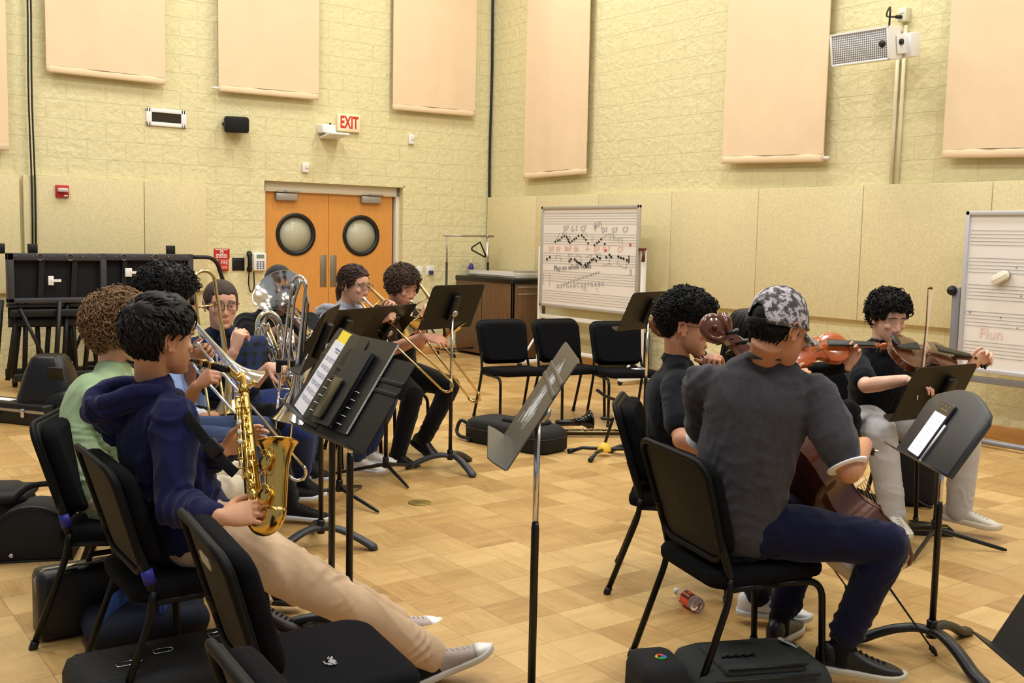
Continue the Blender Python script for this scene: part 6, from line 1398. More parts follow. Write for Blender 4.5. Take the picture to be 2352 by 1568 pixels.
for k_ in range(5):
    ang=-.9+.45*k_; d_=(outw*math.cos(ang)+side*math.sin(ang)).normalized(); a0,a1=(.03+.05*k_)*Lb,(.55+.09*k_)*Lb
    g=MB().tube([Fs(a,0,0)+d_*(lerp1([0,Lb],[.0135,.030],a)+.013) for a in np.linspace(a0,a1,6)],.0024,6); obj('key_rod',g,M_gold,sx)
    for a in np.linspace(a0,a1,5): obj('post',MB().tube([Fs(a,0,0)+d_*(lerp1([0,Lb],[.0135,.030],a)-.001),Fs(a,0,0)+d_*(lerp1([0,Lb],[.0135,.030],a)+.014)],[.0035,.0026],7).ell(Fs(a,0,0)+d_*(lerp1([0,Lb],[.0135,.030],a)+.014),(.0042,)*3,None,8,6),M_gold,sx)
for i,(a,b,rc) in enumerate(((.165,.03,.024),(.06,.03,.024))):
    c=b0+bd*(a-.03)+outw*.047+side*.0; m_=mat3(side,bd,outw,c); g=MB().lathe([(0,0),(rc,0),(rc*1.06,.004),(rc,.008),(rc*.35,.010),(0,.010)],20,m_); obj('low_key_cup',g,M_gold,sx)
    c2=c+outw*.018; gd=MB().tube([c2+side*(.030*math.cos(t))+bd*(.034*math.sin(t)) for t in np.linspace(-1.9,1.9,15)],.0024,6); gd.tube([c2-side*.012-bd*.032,c-side*.014-bd*.034-outw*.01],.0022,6); gd.tube([c2-side*.012+bd*.032,c-side*.014+bd*.034-outw*.01],.0022,6)
    gd.lathe([(.004,0),(.010,0),(.010,.006),(.004,.006)],14,mat3(side,bd,outw,c2+side*.030)); obj('key_guard',gd,M_gold,sx)
obj('bell_brace',MB().tube([Fs(Lb*.62,0,0),b0+bd*.15],.005,8),M_gold,sx)
for i in range(3): obj('pearl_touch',MB().lathe([(0,0),(.0085,0),(.0085,.004),(.006,.006),(0,.006)],14,mat3(axb,outw.cross(axb),outw,Fs(Lb*(.30+.075*i),.0,lerp1([0,1],[.0135,.03],.3+.075*i)+.016))),mat('pearl',(228,226,216),.2),sx)
obj('thumb_hook',MB().tube([Fs(Lb*.2,-.018,.0),Fs(Lb*.2,-.03,.012),Fs(Lb*.235,-.03,.014)],.007,8),M_blackp,sx)
stp=[q(400,905,3.44),q(432,958,3.36),q(480,1020,3.32),q(520,1068,3.29),q(541,1087,3.28)]
cs=curve(stp,6); obj('neck_strap',MB().tube(cs,.017,8,asp=.18,up=(.5,.3,.75)),cloth('strap_webbing',(14,14,16),.1),sx)
obj('strap_slider',MB().box(q(490,1030,3.305),(.055,.02,.05),Matrix.Rotation(.9,3,'Y'),bev=.006),M_blackp,sx)
# ---------------------------------------------------------------- remaining chairs
for k,(x,y,f,l) in dict(X=(-1.72,4.96,(.97,.25),'black chair under the person in light blue with black curly hair'),Y=(-1.80,5.60,(.95,.2),'black chair under the person in black trousers, mostly hidden'),
  glasses=(-1.60,5.92,(.75,-.35),'black chair under the person with the buzz cut and plaid shirt'),euph=(-1.56,6.93,(.35,-.93),'black chair under the euphonium player'),
  woman=(-1.21,7.23,(.8,-.45),'black chair under the person in the grey hoodie'),curly=(-.90,7.61,(.85,-.45),'black chair under the trombone player with brown curly hair'),
  violin=(1.33,5.74,(.85,-.3),'black chair under the violinist with long black hair'),viola=(2.06,6.04,(.25,-.95),'black chair under the viola player in grey sweatpants')).items(): chair(x,y,f,l)
# ---------------------------------------------------------------- things on the stands
M_paper=mat('white_paper',(236,234,238),.8)
M_ink=mat('printed_ink',(120,118,150),.8)
def onstand(k): D=S[k][1]; return D
def sheet(k,label,x,y,w,h,rot,m,dz=.002,music=False,curl=0):
    D=onstand(k)@Matrix.Translation((x,y,dz))@Matrix.Rotation(rot,4,'Z'); r=thing('music_sheet',label,'paper',M=D)
    g=[[V((w*(i/8-.5),h*(j/12-.5),.0006+curl*max(0,.45-j/12)**2)) for j in range(13)] for i in range(9)]
    m_=MB().grid(g); b=[[p-V((0,0,.0007)) for p in row] for row in g]; m_.grid([row[::-1] for row in b]); m_.grid([g[0],b[0]]);m_.grid([b[-1],g[-1]]); o=obj('page',m_,m,r)
    if music:
        q=MB(); rr=np.random.default_rng(5)
        q.box((0,h*.40,.0014),(w*.36,.006,.0004)); q.box((.01,h*.365,.0014),(w*.26,.004,.0004))
        for st in range(6):
            yy=h*(.27-.115*st); 
            for l in range(5): q.box((0,yy-l*.0036,.0014),(w*.84,.0005,.0003))
            for n_ in range(26): q.box((rr.uniform(-.4,.4)*w,yy-rr.uniform(-.003,.017),.0016),(.0034,.0030,.0003))
        obj('printed_music',q,M_ink,o)
    return r
sheet('S3','yellow sheet tucked behind the white music page',-.035,.022,.27,.31,-.02,mat('yellow_paper',(250,226,52),.8),.002)
sheet('S3','white page of printed music on the stand with the yellow sheet',-.055,-.025,.26,.31,-.03,M_paper,.004,True)
sheet('S3','blank corner of a second white page behind the yellow sheet',.03,.03,.17,.27,.0,M_paper,.001)
# binder: two black covers, five rings, a notebook and a dark phone on it
D=onstand('S2'); bi=thing('ring_binder','open black ring binder on the stand nearest the saxophone','binder',M=D@Matrix.Translation((-.01,.045,.004)))
M_bind=mat('black_binder_vinyl',(36,35,34),.4,bump=.15,bscale=300)
obj('cover',MB().prism(rrect(.31,.36,.012,3,-.045,0),.004),M_bind,bi); obj('cover',MB().prism(rrect(.20,.36,.012,3,-.215,-.0),.006,Matrix.Rotation(-.05,4,'Y')),M_bind,bi)
for y0 in np.linspace(-.145,-.02,5):
    obj('ring',MB().tube([V((-.215+.014*math.cos(t),y0,.006+.016*math.sin(t))) for t in np.linspace(0,PI,9)],.0018,6),M_chrome,bi)
    obj('ring',MB().tube([V((.03+.020*math.cos(t),y0-.01,.005+.012*math.sin(t))) for t in np.linspace(.2,PI-.2,9)],.0018,6),M_chrome,bi)
obj('worn_edge',MB().box((.11,0,.003),(.004,.352,.005)),mat('worn_white_edge',(190,190,186),.6,var=.5,vscale=200),bi)
nb=thing('notebook','dark blue-black notebook lying on the ring binder','notebook',M=D@Matrix.Translation((-.07,.015,.0125)))
obj('cover',MB().prism(rrect(.13,.30,.008,3),.018),mat('notebook_black',(34,35,44),.45,bump=.1,bscale=300),nb); obj('page_block',MB().box((.001,.0,.009),(.128,.297,.012)),mat('page_edge',(60,60,66),.8),nb)
ph=thing('phone','dark phone with a scratched cover leaning on the notebook','phone',M=D@Matrix.Translation((-.115,-.04,.033)))
obj('case',MB().prism(rrect(.075,.16,.010,4),.009,bev=.002),mat('olive_black_case',(52,47,26),.25,var=.2,vscale=30),ph); obj('side_keys',MB().box((.039,.02,.0045),(.003,.03,.004)),M_blackm,ph)
# phone and stylus on the curved stand
D=onstand('S10'); ph=thing('phone','phone in a dark case showing white sheet music on the curved stand','phone',M=D@Matrix.Translation((-.055,-.012,.001))@Matrix.Rotation(-.05,4,'Z'))
pw,phh=.125,.245
obj('case',MB().prism(rrect(pw,phh,.012,4),.012,bev=.003),mat('phone_case',(38,36,46),.35),ph)
sm,nt,p=nodes('lit_page'); p.inputs['Base Color'].default_value=(*rgb((240,236,246)),1); p.inputs['Emission Color'].default_value=(*rgb((240,236,246)),1); p.inputs['Emission Strength'].default_value=.35
obj('screen',MB().prism(rrect(pw-.010,phh-.010,.009,4),.001,Matrix.Translation((0,0,.012))),mat('screen_dark',(52,44,40),.12),ph)
obj('music_page',MB().box((0,-.022,.0136),(pw-.012,phh-.060,.0006)),sm,ph)
q=MB()
for st in range(8):
    yy=.045-.020*st
    for l in range(4): q.box((0,yy-l*.0022,.0143),(pw*.74,.0004,.0003))
    for n_ in range(14): q.box((rng.uniform(-.36,.36)*pw,yy-rng.uniform(-.002,.008),.0143),(.0022,.0022,.0003))
obj('printed_music',q,mat('pink_ink',(196,176,206),.6),ph)
q=MB()
for i,x in enumerate((-.035,.0,.033)): q.box((x,phh/2-.016,.0136),(.008,.0025,.0005))
for i in range(7): q.box((-.03+.01*i,phh/2-.033,.0136),(.006,.003,.0005))
obj('status_icon',q,mat('screen_icon',(170,160,150),.5),ph)
sy=thing('stylus','white stylus lying along the phone','stylus',M=D@Matrix.Translation((.022,-.050,.009))@Matrix.Rotation(-.05,4,'Z'))
obj('barrel',MB().tube([(0,-.085,0),(0,.075,0)],.0045,12),M_white,sy); obj('tip',MB().tube([(0,-.085,0),(0,-.10,0)],[.0045,.001],10),M_offw,sy)
# ---------------------------------------------------------------- whiteboards
def board(label,off,tl,tr,bl,br,frame_m,legs=True):
    c=[wp(*p,'B',off) for p in(tl,tr,br,bl)]; x0=(c[0][0]+c[3][0])/2; x1=(c[1][0]+c[2][0])/2; zt=(c[0][1]+c[1][1])/2; zb=(c[2][1]+c[3][1])/2
    r=thing('music_whiteboard',label,'whiteboard',M=wallm('B',0,0,off)); w=x1-x0;h=zt-zb
    obj('panel',MB().box(((x0+x1)/2,.012,(zt+zb)/2),(w-.02,.02,h-.02)),mat('whiteboard_enamel',(232,226,218),.28),r)
    f=MB(); t=.035
    for a in((x0+x1)/2,zt-t/2,w,t),((x0+x1)/2,zb+t/2,w,t),(x0+t/2,(zt+zb)/2,t,h),(x1-t/2,(zt+zb)/2,t,h): f.box((a[0],.0,a[1]),(a[2],.035,a[3]),bev=.005)
    obj('rim',f,frame_m,r); return r,x0,x1,zb,zt
off1=.42; wb,x0,x1,zb,zt=board('large music whiteboard with handwritten notes behind the empty chairs',off1,(1246,476),(1469,468),(1240,701),(1466,725),mat('board_frame_grey',(182,178,170),.4,.3))
SM=mat('staff_line',(150,146,142),.7); q=MB()
def bp(zx,zy): u,v=1100+zx/3.267,380+zy/3.267; return wp(u,v,'B',off1)
for (ya,yb) in((362,356),(516,514),(662,672),(797,815),(940,985)):
    za=bp(478,ya)[1]; z2=bp(1178,yb)[1]; z_=(za+z2)/2
    for l in range(5): q.box(((x0+x1)/2,-.0005,z_-l*.030),(x1-x0-.09,.001,.0030))
obj('staff_lines',q,SM,wb)
ink=MB(); red=MB(); grey=MB()
def note(zx,zy,mb=ink,r=3.6): s_,z_=bp(zx,zy); mb.ell((s_,-.003,z_),(r*.0105*.42,.002,r*.0085*.42),Matrix.Rotation(.5,3,'Y'),8,5)
def strk(pts,mb=grey,r=.0018): mb.tube([V((bp(*p)[0],-.003,bp(*p)[1])) for p in pts],r,5)
for p in((574,572),(593,562),(608,558),(622,540),(641,530),(660,538),(669,555),(676,571),(684,578),(700,566),(716,553),(731,545),(748,528),(772,524),(788,538),(803,557),(820,583),(868,597),(886,580),(902,572),(918,553),(945,589)): note(*p)
for p in((1137,594),(951,635)): note(*p,red,4.5)
for p in((680,718),(692,703),(720,704),(733,718),(745,728),(757,733),(766,741),(800,743),(818,735),(832,726),(848,709),(862,702),(880,712),(890,685),(908,695),(957,688),(981,671),(994,687),(1047,683),(1066,692),(1086,699),(1111,711),(806,758),(533,688),(512,702)): note(*p,ink,4.2)
for i in range(15): note(636+i*18.6,888-i*6.3,grey,3.0)
for a in(((574,572),(608,505)),((622,540),(641,490)),((660,538),(652,470)),((676,571),(684,505)),((772,524),(784,480)),((784,480),(818,530)),((622,500),(690,545)),((850,515),(850,568)),((918,553),(960,515)),((960,515),(1000,512)),((1000,512),(1040,560)),((1040,545),(1080,548)),((1052,545),(1050,585)),((1078,548),(1075,590)),((985,515),(985,560)),((1010,515),(1012,565)),((668,664),(704,664)),((680,718),(672,664)),((725,664),(768,680)),((768,680),(768,740)),((805,686),(850,664)),((870,664),(912,656)),((912,656),(918,700)),((848,664),(832,726)),((923,752),(978,735)),((978,735),(1000,745)),((981,671),(978,735)),((1040,740),(1108,772)),((1108,772),(1111,711)),((1047,683),(1040,740)),((578,672),(615,675)),((578,672),(576,700)),((615,675),(615,720)),((770,905),(800,940)),((785,905),(816,936)),((878,915),(898,945)),((486,805),(483,892)),((530,808),(533,905))): strk(a)
strk(((1127,674),(1126,733)),ink,.006)
obj('pen_notes',ink,mat('black_marker',(26,24,26),.6),wb); obj('red_notes',red,mat('red_marker',(226,60,46),.6),wb); obj('pen_stems',grey,mat('grey_marker',(150,146,150),.6),wb)
GM,RM=mat('faint_grey_marker',(168,164,166),.6),mat('faint_red_marker',(240,176,162),.6)
def wr(t,zx,zy,sz,m,nm='handwriting'): s_,z_=bp(zx,zy); text(t,sz,Matrix.Translation((s_,-.003,z_))@TXT@Matrix.Rotation(.08,4,'Z'),m,wb,nm,depth=.0006)
for t,x,y in(('D7',655,470),('G-7',716,475),('C7',785,472),('F',876,475),('(A7)',892,445),('D7',944,485),('G7',1020,486),('C7',1100,482)): wr(t,x,y,.082,GM)
for t,x,y in(('D7',545,625),('F7',597,628),('Bb7',670,622),('Eb',732,624),('A-',818,620),('D7',885,625),('G-7',957,625),('C7',1062,630)): wr(t,x,y,.08,RM)
wr('Play on whole notes',700,762,.085,mat('dark_grey_marker',(120,116,120),.6)); wr('D E F G A B C D E F G A B C',758,898,.07,GM); wr('3',1138,800,.10,GM)
M_bf=_mc['board_frame_grey']; g=MB(); yb_=.02
for x in(x0-.045,x1+.045):
    z1=zb+ (zt-zb)*.58; obj('upright',MB().box((x,.03,z1/2+.05),(.045,.045,z1-.06),bev=.004),M_white,wb)
    obj('foot',MB().box((x,.03,.06),(.05,.62,.04),bev=.006),M_white,wb); obj('brace',MB().tube([(x,-.24,.075),(x,.02,.42)],.014,8),M_white,wb)
    for yy in(-.26,.32): obj('caster',MB().lathe([(0,-.012),(.028,-.012),(.03,0),(.028,.012),(0,.012)],14,Matrix.Translation((x,yy,.03))@Matrix.Rotation(PI/2,4,'Y')),M_blackp,wb)
obj('cross_rail',MB().box(((x0+x1)/2,.03,.62),(x1-x0+.05,.04,.05),bev=.004),M_white,wb); obj('cross_rail',MB().box(((x0+x1)/2,.03,.22),(x1-x0+.05,.03,.04),bev=.004),M_white,wb)
obj('pivot_clamp',MB().box((x1+.05,.0,zb+(zt-zb)*.60),(.08,.05,.03),bev=.006),mat('clamp_maroon',(88,30,34),.4),wb); obj('clamp_lever',MB().tube([(x1+.085,-.01,zb+(zt-zb)*.60),(x1+.10,-.03,zb+(zt-zb)*.49)],[.02,.028],8,asp=.5),_mc['clamp_maroon'],wb)
off2=.40; wb2,x0,x1,zb,zt=board('music whiteboard at the right edge with a white eraser on it',off2,(2214,487),(2470,480),(2206,842),(2470,890),mat('board_frame_silver',(196,196,200),.4,.3))
q=MB(); u2=lambda zx,zy:(1900+zx/2.376,440+zy/2.376)
for ya in(212,360,505,650,812):
    z_=wp(*u2(760,ya),'B',off2)[1]
    for l in range(5): q.box(((x0+x1)/2,-.0005,z_-l*.028),(x1-x0-.09,.001,.0030))
obj('staff_lines',q,SM,wb2)
BM=mat('blue_marker',(84,100,200),.6); b=MB()
def s2(pts,r=.003): b.tube([V((wp(*u2(*p),'B',off2)[0],-.003,wp(*u2(*p),'B',off2)[1])) for p in pts],r,5)
for a in(((748,628),(742,670)),((735,665),(752,640)),((745,640),(752,660)),((775,660),(784,652)),((946,680),(948,692)),((1035,745),(1042,742)),((1055,572),(1062,568)),((1030,415),(1036,412))): s2(a)
obj('blue_notes',b,BM,wb2); s_,z_=wp(*u2(893,775),'B',off2); text('Flun',.12,Matrix.Translation((s_,-.003,z_))@TXT,mat('very_faint_red',(238,206,196),.6),wb2,'handwriting',depth=.0006)
GR=mat('stand_grey',(140,140,146),.4,.4); zz=wp(*u2(695,520),'B',off2)[1]
obj('upright',MB().box((x0-.055,.03,zz/2+.03),(.07,.05,zz-.06),bev=.006),GR,wb2); obj('pivot_knob',MB().ell((x0-.085,.0,zz-.03),(.04,.05,.04)),M_blackp,wb2)
obj('cross_rail',MB().box(((x0+x1)/2,.03,zb-.06),(x1-x0,.04,.05),bev=.004),GR,wb2); obj('foot_rail',MB().tube([(x0-.05,-.02,.045),(x1,-.02,.045)],.022,10),GR,wb2)
for x in(x0-.055,x1): obj('foot',MB().box((x,.0,.05),(.06,.6,.04),bev=.006),GR,wb2)
s_,z_=wp(2299,637,'B',off2+.03); er=thing('whiteboard_eraser','white oblong eraser stuck on the right whiteboard','eraser',M=wallm('B',s_,z_,off2+.02)@Matrix.Rotation(-.5,4,'Y'))
obj('eraser_body',MB().prism(rrect(.15,.075,.037,6),.04,mat3((1,0,0),(0,0,1),(0,-1,0),(0,.0,0)),bev=.012),M_offw,er); obj('felt_pad',MB().prism(rrect(.14,.065,.032,6),.012,mat3((1,0,0),(0,0,1),(0,-1,0),(0,.012,0))),mat('felt_grey',(120,110,116),.95),er)
# ---------------------------------------------------------------- piano in the corner
Pn=fl(1174,832); M_pw=mat('brown_wood_laminate',(104,76,50),.45,var=.22,vscale=3,stretch=(12,12,1)); pm=frame(DB,Pn); ztop=1.06
pi=thing('upright_piano','brown wooden piano in the room corner, left of the large whiteboard','piano',M=pm)
wL=1.42; dp=.60
obj('case_front',MB().box((-wL/2,.02,.52),(wL,.04,.96),bev=.006),M_pw,pi); obj('case_end',MB().box((-.02,dp/2,.52),(.04,dp,.96),bev=.006),M_pw,pi); obj('case_end',MB().box((-wL+.02,dp/2,.52),(.04,dp,.96),bev=.006),M_pw,pi)
obj('case_back',MB().box((-wL/2,dp-.02,.52),(wL-.08,.03,.96)),M_pw,pi)
obj('lid',MB().box((-wL/2,dp/2,ztop-.04),(wL+.03,dp+.03,.06),bev=.01),mat('black_lid',(24,22,20),.35),pi)
obj('end_panel_line',MB().tube([(.004,.08,.86),(.004,dp-.04,.86),(.004,dp-.04,.95),(.004,.08,.95)],.005,6,closed=True),mat('pale_line',(170,160,140),.5),pi)
obj('front_seam',MB().box((-wL*.48,-.001,.5),(.008,.006,.9)),mat('seam_dark',(52,38,26),.6),pi)
for x in(-.08,-wL+.08):
    for y in(.08,dp-.08): obj('caster',MB().lathe([(0,-.015),(.035,-.015),(.035,.015),(0,.015)],14,Matrix.Translation((x,y,.035))@Matrix.Rotation(PI/2,4,'Y')),M_blackm,pi)
kb=thing('keyboard','white and silver electronic keyboard lying on the brown piano','keyboard',M=pm@Matrix.Translation((-.62,.28,ztop-.01)))
obj('keyboard_body',MB().box((0,0,.04),(1.15,.34,.075),bev=.01),mat('keyboard_silver',(196,190,176),.4),kb); obj('white_keys',MB().box((0,-.165,.045),(1.0,.03,.03)),M_white,kb); obj('end_block',MB().box((.50,0,.085),(.12,.3,.03),bev=.006),mat('keyboard_grey',(150,146,136),.5),kb)
pb=at(1083,645,13.2); bt=thing('spray_bottle','small purple spray bottle on the left end of the brown piano','bottle',pm@V((-1.25,.2,ztop-.01)))
obj('bottle_body',MB().lathe([(0,0),(.034,0),(.036,.01),(.036,.12),(.02,.15),(.012,.16),(0,.16)],16),mat('purple_plastic',(56,36,130),.3),bt); obj('spray_cap',MB().lathe([(.0,.158),(.014,.158),(.014,.19),(.006,.2),(0,.2)],12),M_offw,bt)
# ---------------------------------------------------------------- clothes rack and hangers
off=.42; a=wp(1027,540,'A',off); b=wp(1122,543,'A',off); zr=(a[1]+b[1])/2; M_ck=mat('rack_chrome',(176,170,156),.3,.8)
rk=thing('clothes_rack','chrome clothes rack on wheels in front of the back wall','clothes rack',M=wallm('A',0,0,off)); ch=b[0]-a[0]
obj('hanging_bar',MB().tube([(a[0]-.05,0,zr),(b[0]+.08,0,zr)],.014,10),M_ck,rk)
for x in(a[0],b[0]):
    obj('post',MB().tube([(x,0,.1),(x,0,zr-.35)],.015,10),M_blackm,rk); obj('post_top',MB().tube([(x,0,zr-.37),(x,0,zr)],.011,10),M_ck,rk)
    obj('foot_bar',MB().tube([(x,-.22,.09),(x,.22,.09)],.014,8),M_blackm,rk)
    for yy in(-.2,.2): obj('caster',MB().lathe([(0,-.014),(.03,-.014),(.03,.014),(0,.014)],14,Matrix.Translation((x,yy,.03))@Matrix.Rotation(PI/2,4,'Y')),M_blackp,rk)
obj('base_bar',MB().tube([(a[0],0,.1),(b[0],0,.1)],.012,8),M_blackm,rk)
def hanger(label,x,m,rz,sw):
    h=thing('coat_hanger',label,'hanger',M=wallm('A',x,zr+.017,off)@Matrix.Rotation(rz,4,'Z')@Matrix.Rotation(sw,4,'Y'))
    obj('hook',MB().tube([V((.022*math.sin(t)+0,0,-.02+.022*math.cos(t)*1.0)) for t in np.linspace(-1.6,2.2,12)]+[V((0,0,-.075)),V((0,0,-.11))],.003,6),M_ck if m is M_blackp else m,h)
    obj('shoulder_bar',MB().tube(fillet([(0,0,-.10),(.20,0,-.22),(.205,0,-.255),(-.205,0,-.255),(-.20,0,-.22)],.02,3),.011,8,closed=True),m,h)
hanger('black plastic coat hanger on the rack',b[0]-.12,M_blackp,.5,.25); hanger('white wire-like coat hanger on the rack behind the black one',b[0]-.02,M_white,1.0,-.1)
# ---------------------------------------------------------------- folded stage risers on the left
off=.95; RM_=wallm('A',0,0,off); M_deck=mat('black_deck_carpet',(33,33,37),.9,bump=.3,bscale=200); M_rail=mat('black_steel',(22,22,23),.45); M_edge=mat('worn_black_edge',(58,56,60),.5)
def W2(u,v,o=off): return wp(u,v,'A',o)
def riser(label,u0,v0,u1,v1,dy,nb,div,seedr):
    a=W2(u0,v0);b=W2(u1,v1); xa,xb=a[0],b[0]; zt_,zb_=a[1],b[1]
    r=thing('folding_stage_riser',label,'stage riser',M=RM_@Matrix.Translation((xa,dy,0)),group='folded stage risers'); w=xb-xa; h=zt_-zb_
    obj('deck_panel',MB().box((w/2,.04,zb_+h/2),(w-.04,.03,h-.04)),M_deck,r)
    f=MB()
    for c in((w/2,zt_-.035,w,.07),(w/2,zb_+.02,w,.05),(.03,zb_+h/2,.06,h),(w-.03,zb_+h/2,.06,h)): f.box((c[0],.0,c[1]),(c[2],.10,c[3]),bev=.008)
    obj('deck_rim',f,M_edge,r)
    for k in range(div): x=w*(k+1)/(div+1); obj('cross_member',MB().box((x,.01,zb_+h/2),(.05,.06,h-.06),Matrix.Rotation(.06,3,'Y')),M_rail,r)
    rr=np.random.default_rng(seedr)
    obj('lower_deck',MB().box((w*.5,.12,zb_-.13),(w*.94,.05,.24),Matrix.Rotation(.02,3,'Y'),bev=.006),M_deck,r); obj('deck_strip',MB().box((w*.5,.06,zb_-.03),(w*.98,.12,.035),bev=.006),M_edge,r)
    for k in range(nb):
        x=w*(k+.5)/nb+rr.uniform(-.06,.06); ln=rr.uniform(-.14,.14); yy=rr.uniform(-.12,.25)
        obj('leg',MB().tube([(x,yy,zb_+.02),(x+ln,yy,.10)],.024,8),M_rail,r)
    for zz,yy in((zb_-.10,-.05),(zb_-.20,.05),(.14,-.12),(.14,.28)): obj('under_rail',MB().box((w/2,yy,zz),(w*.96,.05,.07),Matrix.Rotation(rr.uniform(-.03,.03),3,'Y'),bev=.006),M_rail,r)
    obj('brace',MB().tube([(w*.1,-.1,zb_-.05),(w*.4,-.1,.16)],.017,8),M_rail,r); obj('brace',MB().tube([(w*.9,.15,zb_-.05),(w*.62,.15,.16)],.017,8),M_rail,r)
    for x in(.1,w-.1):
        for yy in(-.12,.28): obj('caster',MB().lathe([(0,-.02),(.05,-.02),(.05,.02),(0,.02)],16,Matrix.Translation((x,yy,.05))@Matrix.Rotation(PI/2,4,'Y')),M_blackp,r)
    for x,z in((w*.32,zt_-.035),(w*.62,zt_-.035)): obj('ring_pull',MB().tube([V((x+.032*math.cos(t),-.055,z+.032*math.sin(t))) for t in[2*PI*j/16 for j in range(16)]],.006,6,closed=True),mat('dull_steel',(120,116,110),.4,.8),r)
    for k in range(6): obj('bolt',MB().ell((w*(k+.5)/6,-.052,zt_-.03),(.009,.006,.009),None,8,6),_mc['dull_steel'],r)
    return r,w,zt_,zb_
r1,w,zt_,zb_=riser('folded black stage riser at the far left with a white latch',8,580,236,690,-.12,14,2,3)
obj('latch',MB().box((w*.42,-.06,zb_+(zt_-zb_)*.45),(.05,.02,.09),bev=.004).box((w*.47,-.07,zb_+(zt_-zb_)*.45),(.09,.012,.025)),M_white,r1)
r2,w,zt_,zb_=riser('folded black stage riser behind the black curly hair, with a side handle',214,583,458,668,.22,14,2,8)
obj('latch',MB().box((w*.36,-.06,zb_+(zt_-zb_)*.50),(.07,.02,.09),bev=.004).box((w*.42,-.07,zb_+(zt_-zb_)*.50),(.09,.012,.025)),M_white,r2)
obj('edge_strip',MB().box((w*.18,-.06,zb_+.0),(w*.46,.03,.03),bev=.004),mat('silver_strip',(190,186,176),.4,.5),r2)
obj('push_handle',MB().tube(fillet([(w-.02,0,zt_-.03),(w+.26,0,zt_-.03),(w+.38,0,zt_-.40),(w+.40,0,.3)],.12,6),.022,10),M_rail,r2)
for x in(-.8,-.5,w-.2): obj('post_stub',MB().box((x,.1,zt_+.04),(.09,.05,.10),bev=.006),M_rail,r2)
# ---------------------------------------------------------------- cases, bags and small things on the floor
M_hard=mat('black_hard_case',(22,22,24),.42,bump=.4,bscale=220); M_soft=mat('black_nylon',(24,24,27),.75,bump=.5,bscale=700); M_trim=mat('silver_trim',(178,172,160),.35,.8)
def fdir(a,b): v=b-a; return V((v.x,v.y,0)).normalized()
# hard case under the green shirt's chair
a,b=fl(92,1482),fl(262,1449); d=fdir(a,b); cm=frame(d,a); c=thing('instrument_case','black hard instrument case with a silver edge under the chair of the green shirt','case',M=cm)
obj('shell',MB().box((.26,.075,.135),(.52,.15,.27),bev=.03),M_hard,c)
for x,m in((.26,M_trim),): obj('trim_band',MB().tube([(0.02,.06,.03),(0.0,.06,.24),(.03,.06,.272),(.49,.06,.272),(.522,.06,.24),(.522,.06,.03)],.006,6),M_trim,c)
for x in(.12,.40): obj('latch',MB().box((x,.045,.275),(.05,.05,.015),bev=.004),M_chrome,c)
obj('handle',MB().tube(fillet([(.2,.075,.27),(.2,.075,.30),(.32,.075,.30),(.32,.075,.27)],.02,4),.011,8),M_blackp,c)
# soft zip case in front
a=fl(160,1545,.17); b=fl(500,1478,.17); d=fdir(a,b); a0=V((a.x,a.y,0)); cm=frame(d,a0)
c=thing('soft_instrument_case','black soft case with a zip and metal rings in the bottom left corner','case',M=cm@Matrix.Translation((0,-.17,0)))
obj('shell',MB().box((.36,.17,.09),(.72,.36,.17),bev=.05),M_soft,c); obj('zip_line',MB().tube(fillet([(.0,.03,.13),(.02,.0,.135),(.70,.0,.135),(.722,.03,.13)],.03,4),.005,6),M_blackp,c)
obj('piping',MB().tube(fillet([(.05,.04,.172),(.67,.04,.172),(.68,.30,.172),(.04,.30,.172)],.05,4),.004,6,closed=True),M_blackp,c)
for x,y in((.17,.14),(.30,.19),(.50,.24)):
    obj('metal_ring',MB().tube(fillet([(x-.035,y-.018,.177),(x+.02,y-.018,.177),(x+.03,y,.178),(x+.02,y+.018,.177),(x-.035,y+.018,.177)],.012,3),.0028,6,closed=True),M_chrome,c)
obj('snap',MB().ell((.21,.14,.178),(.008,.008,.004),None,10,6),M_chrome,c); obj('zip_pull',MB().tube([(.0,.02,.13),(-.03,-.0,.10),(-.035,-.005,.085)],.005,6),M_blackp,c)
obj('carry_handle',MB().tube(curve([(.22,-.006,.09),(.25,-.03,.06),(.40,-.03,.06),(.43,-.006,.09)],5),.012,8),M_soft,c)
# blue backpack behind it
a=fl(330,1475); bk=thing('backpack','dark backpack with blue straps lying under the saxophone player\'s chair','backpack',(a.x-.03,a.y+.10,0),.5)
obj('pack_body',MB().box((0,0,.06),(.46,.30,.12),bev=.05),mat('dark_blue_nylon',(24,30,48),.8,bump=.4,bscale=500),bk)
for x in(-.11,.10): obj('shoulder_strap',MB().tube(curve([(x-.06,-.13,.115),(x,-.02,.135),(x+.09,.12,.118)],6),.052,8,asp=.16,up=(0,0,1)),mat('blue_webbing',(52,84,158),.85,bump=.4,bscale=500),bk)
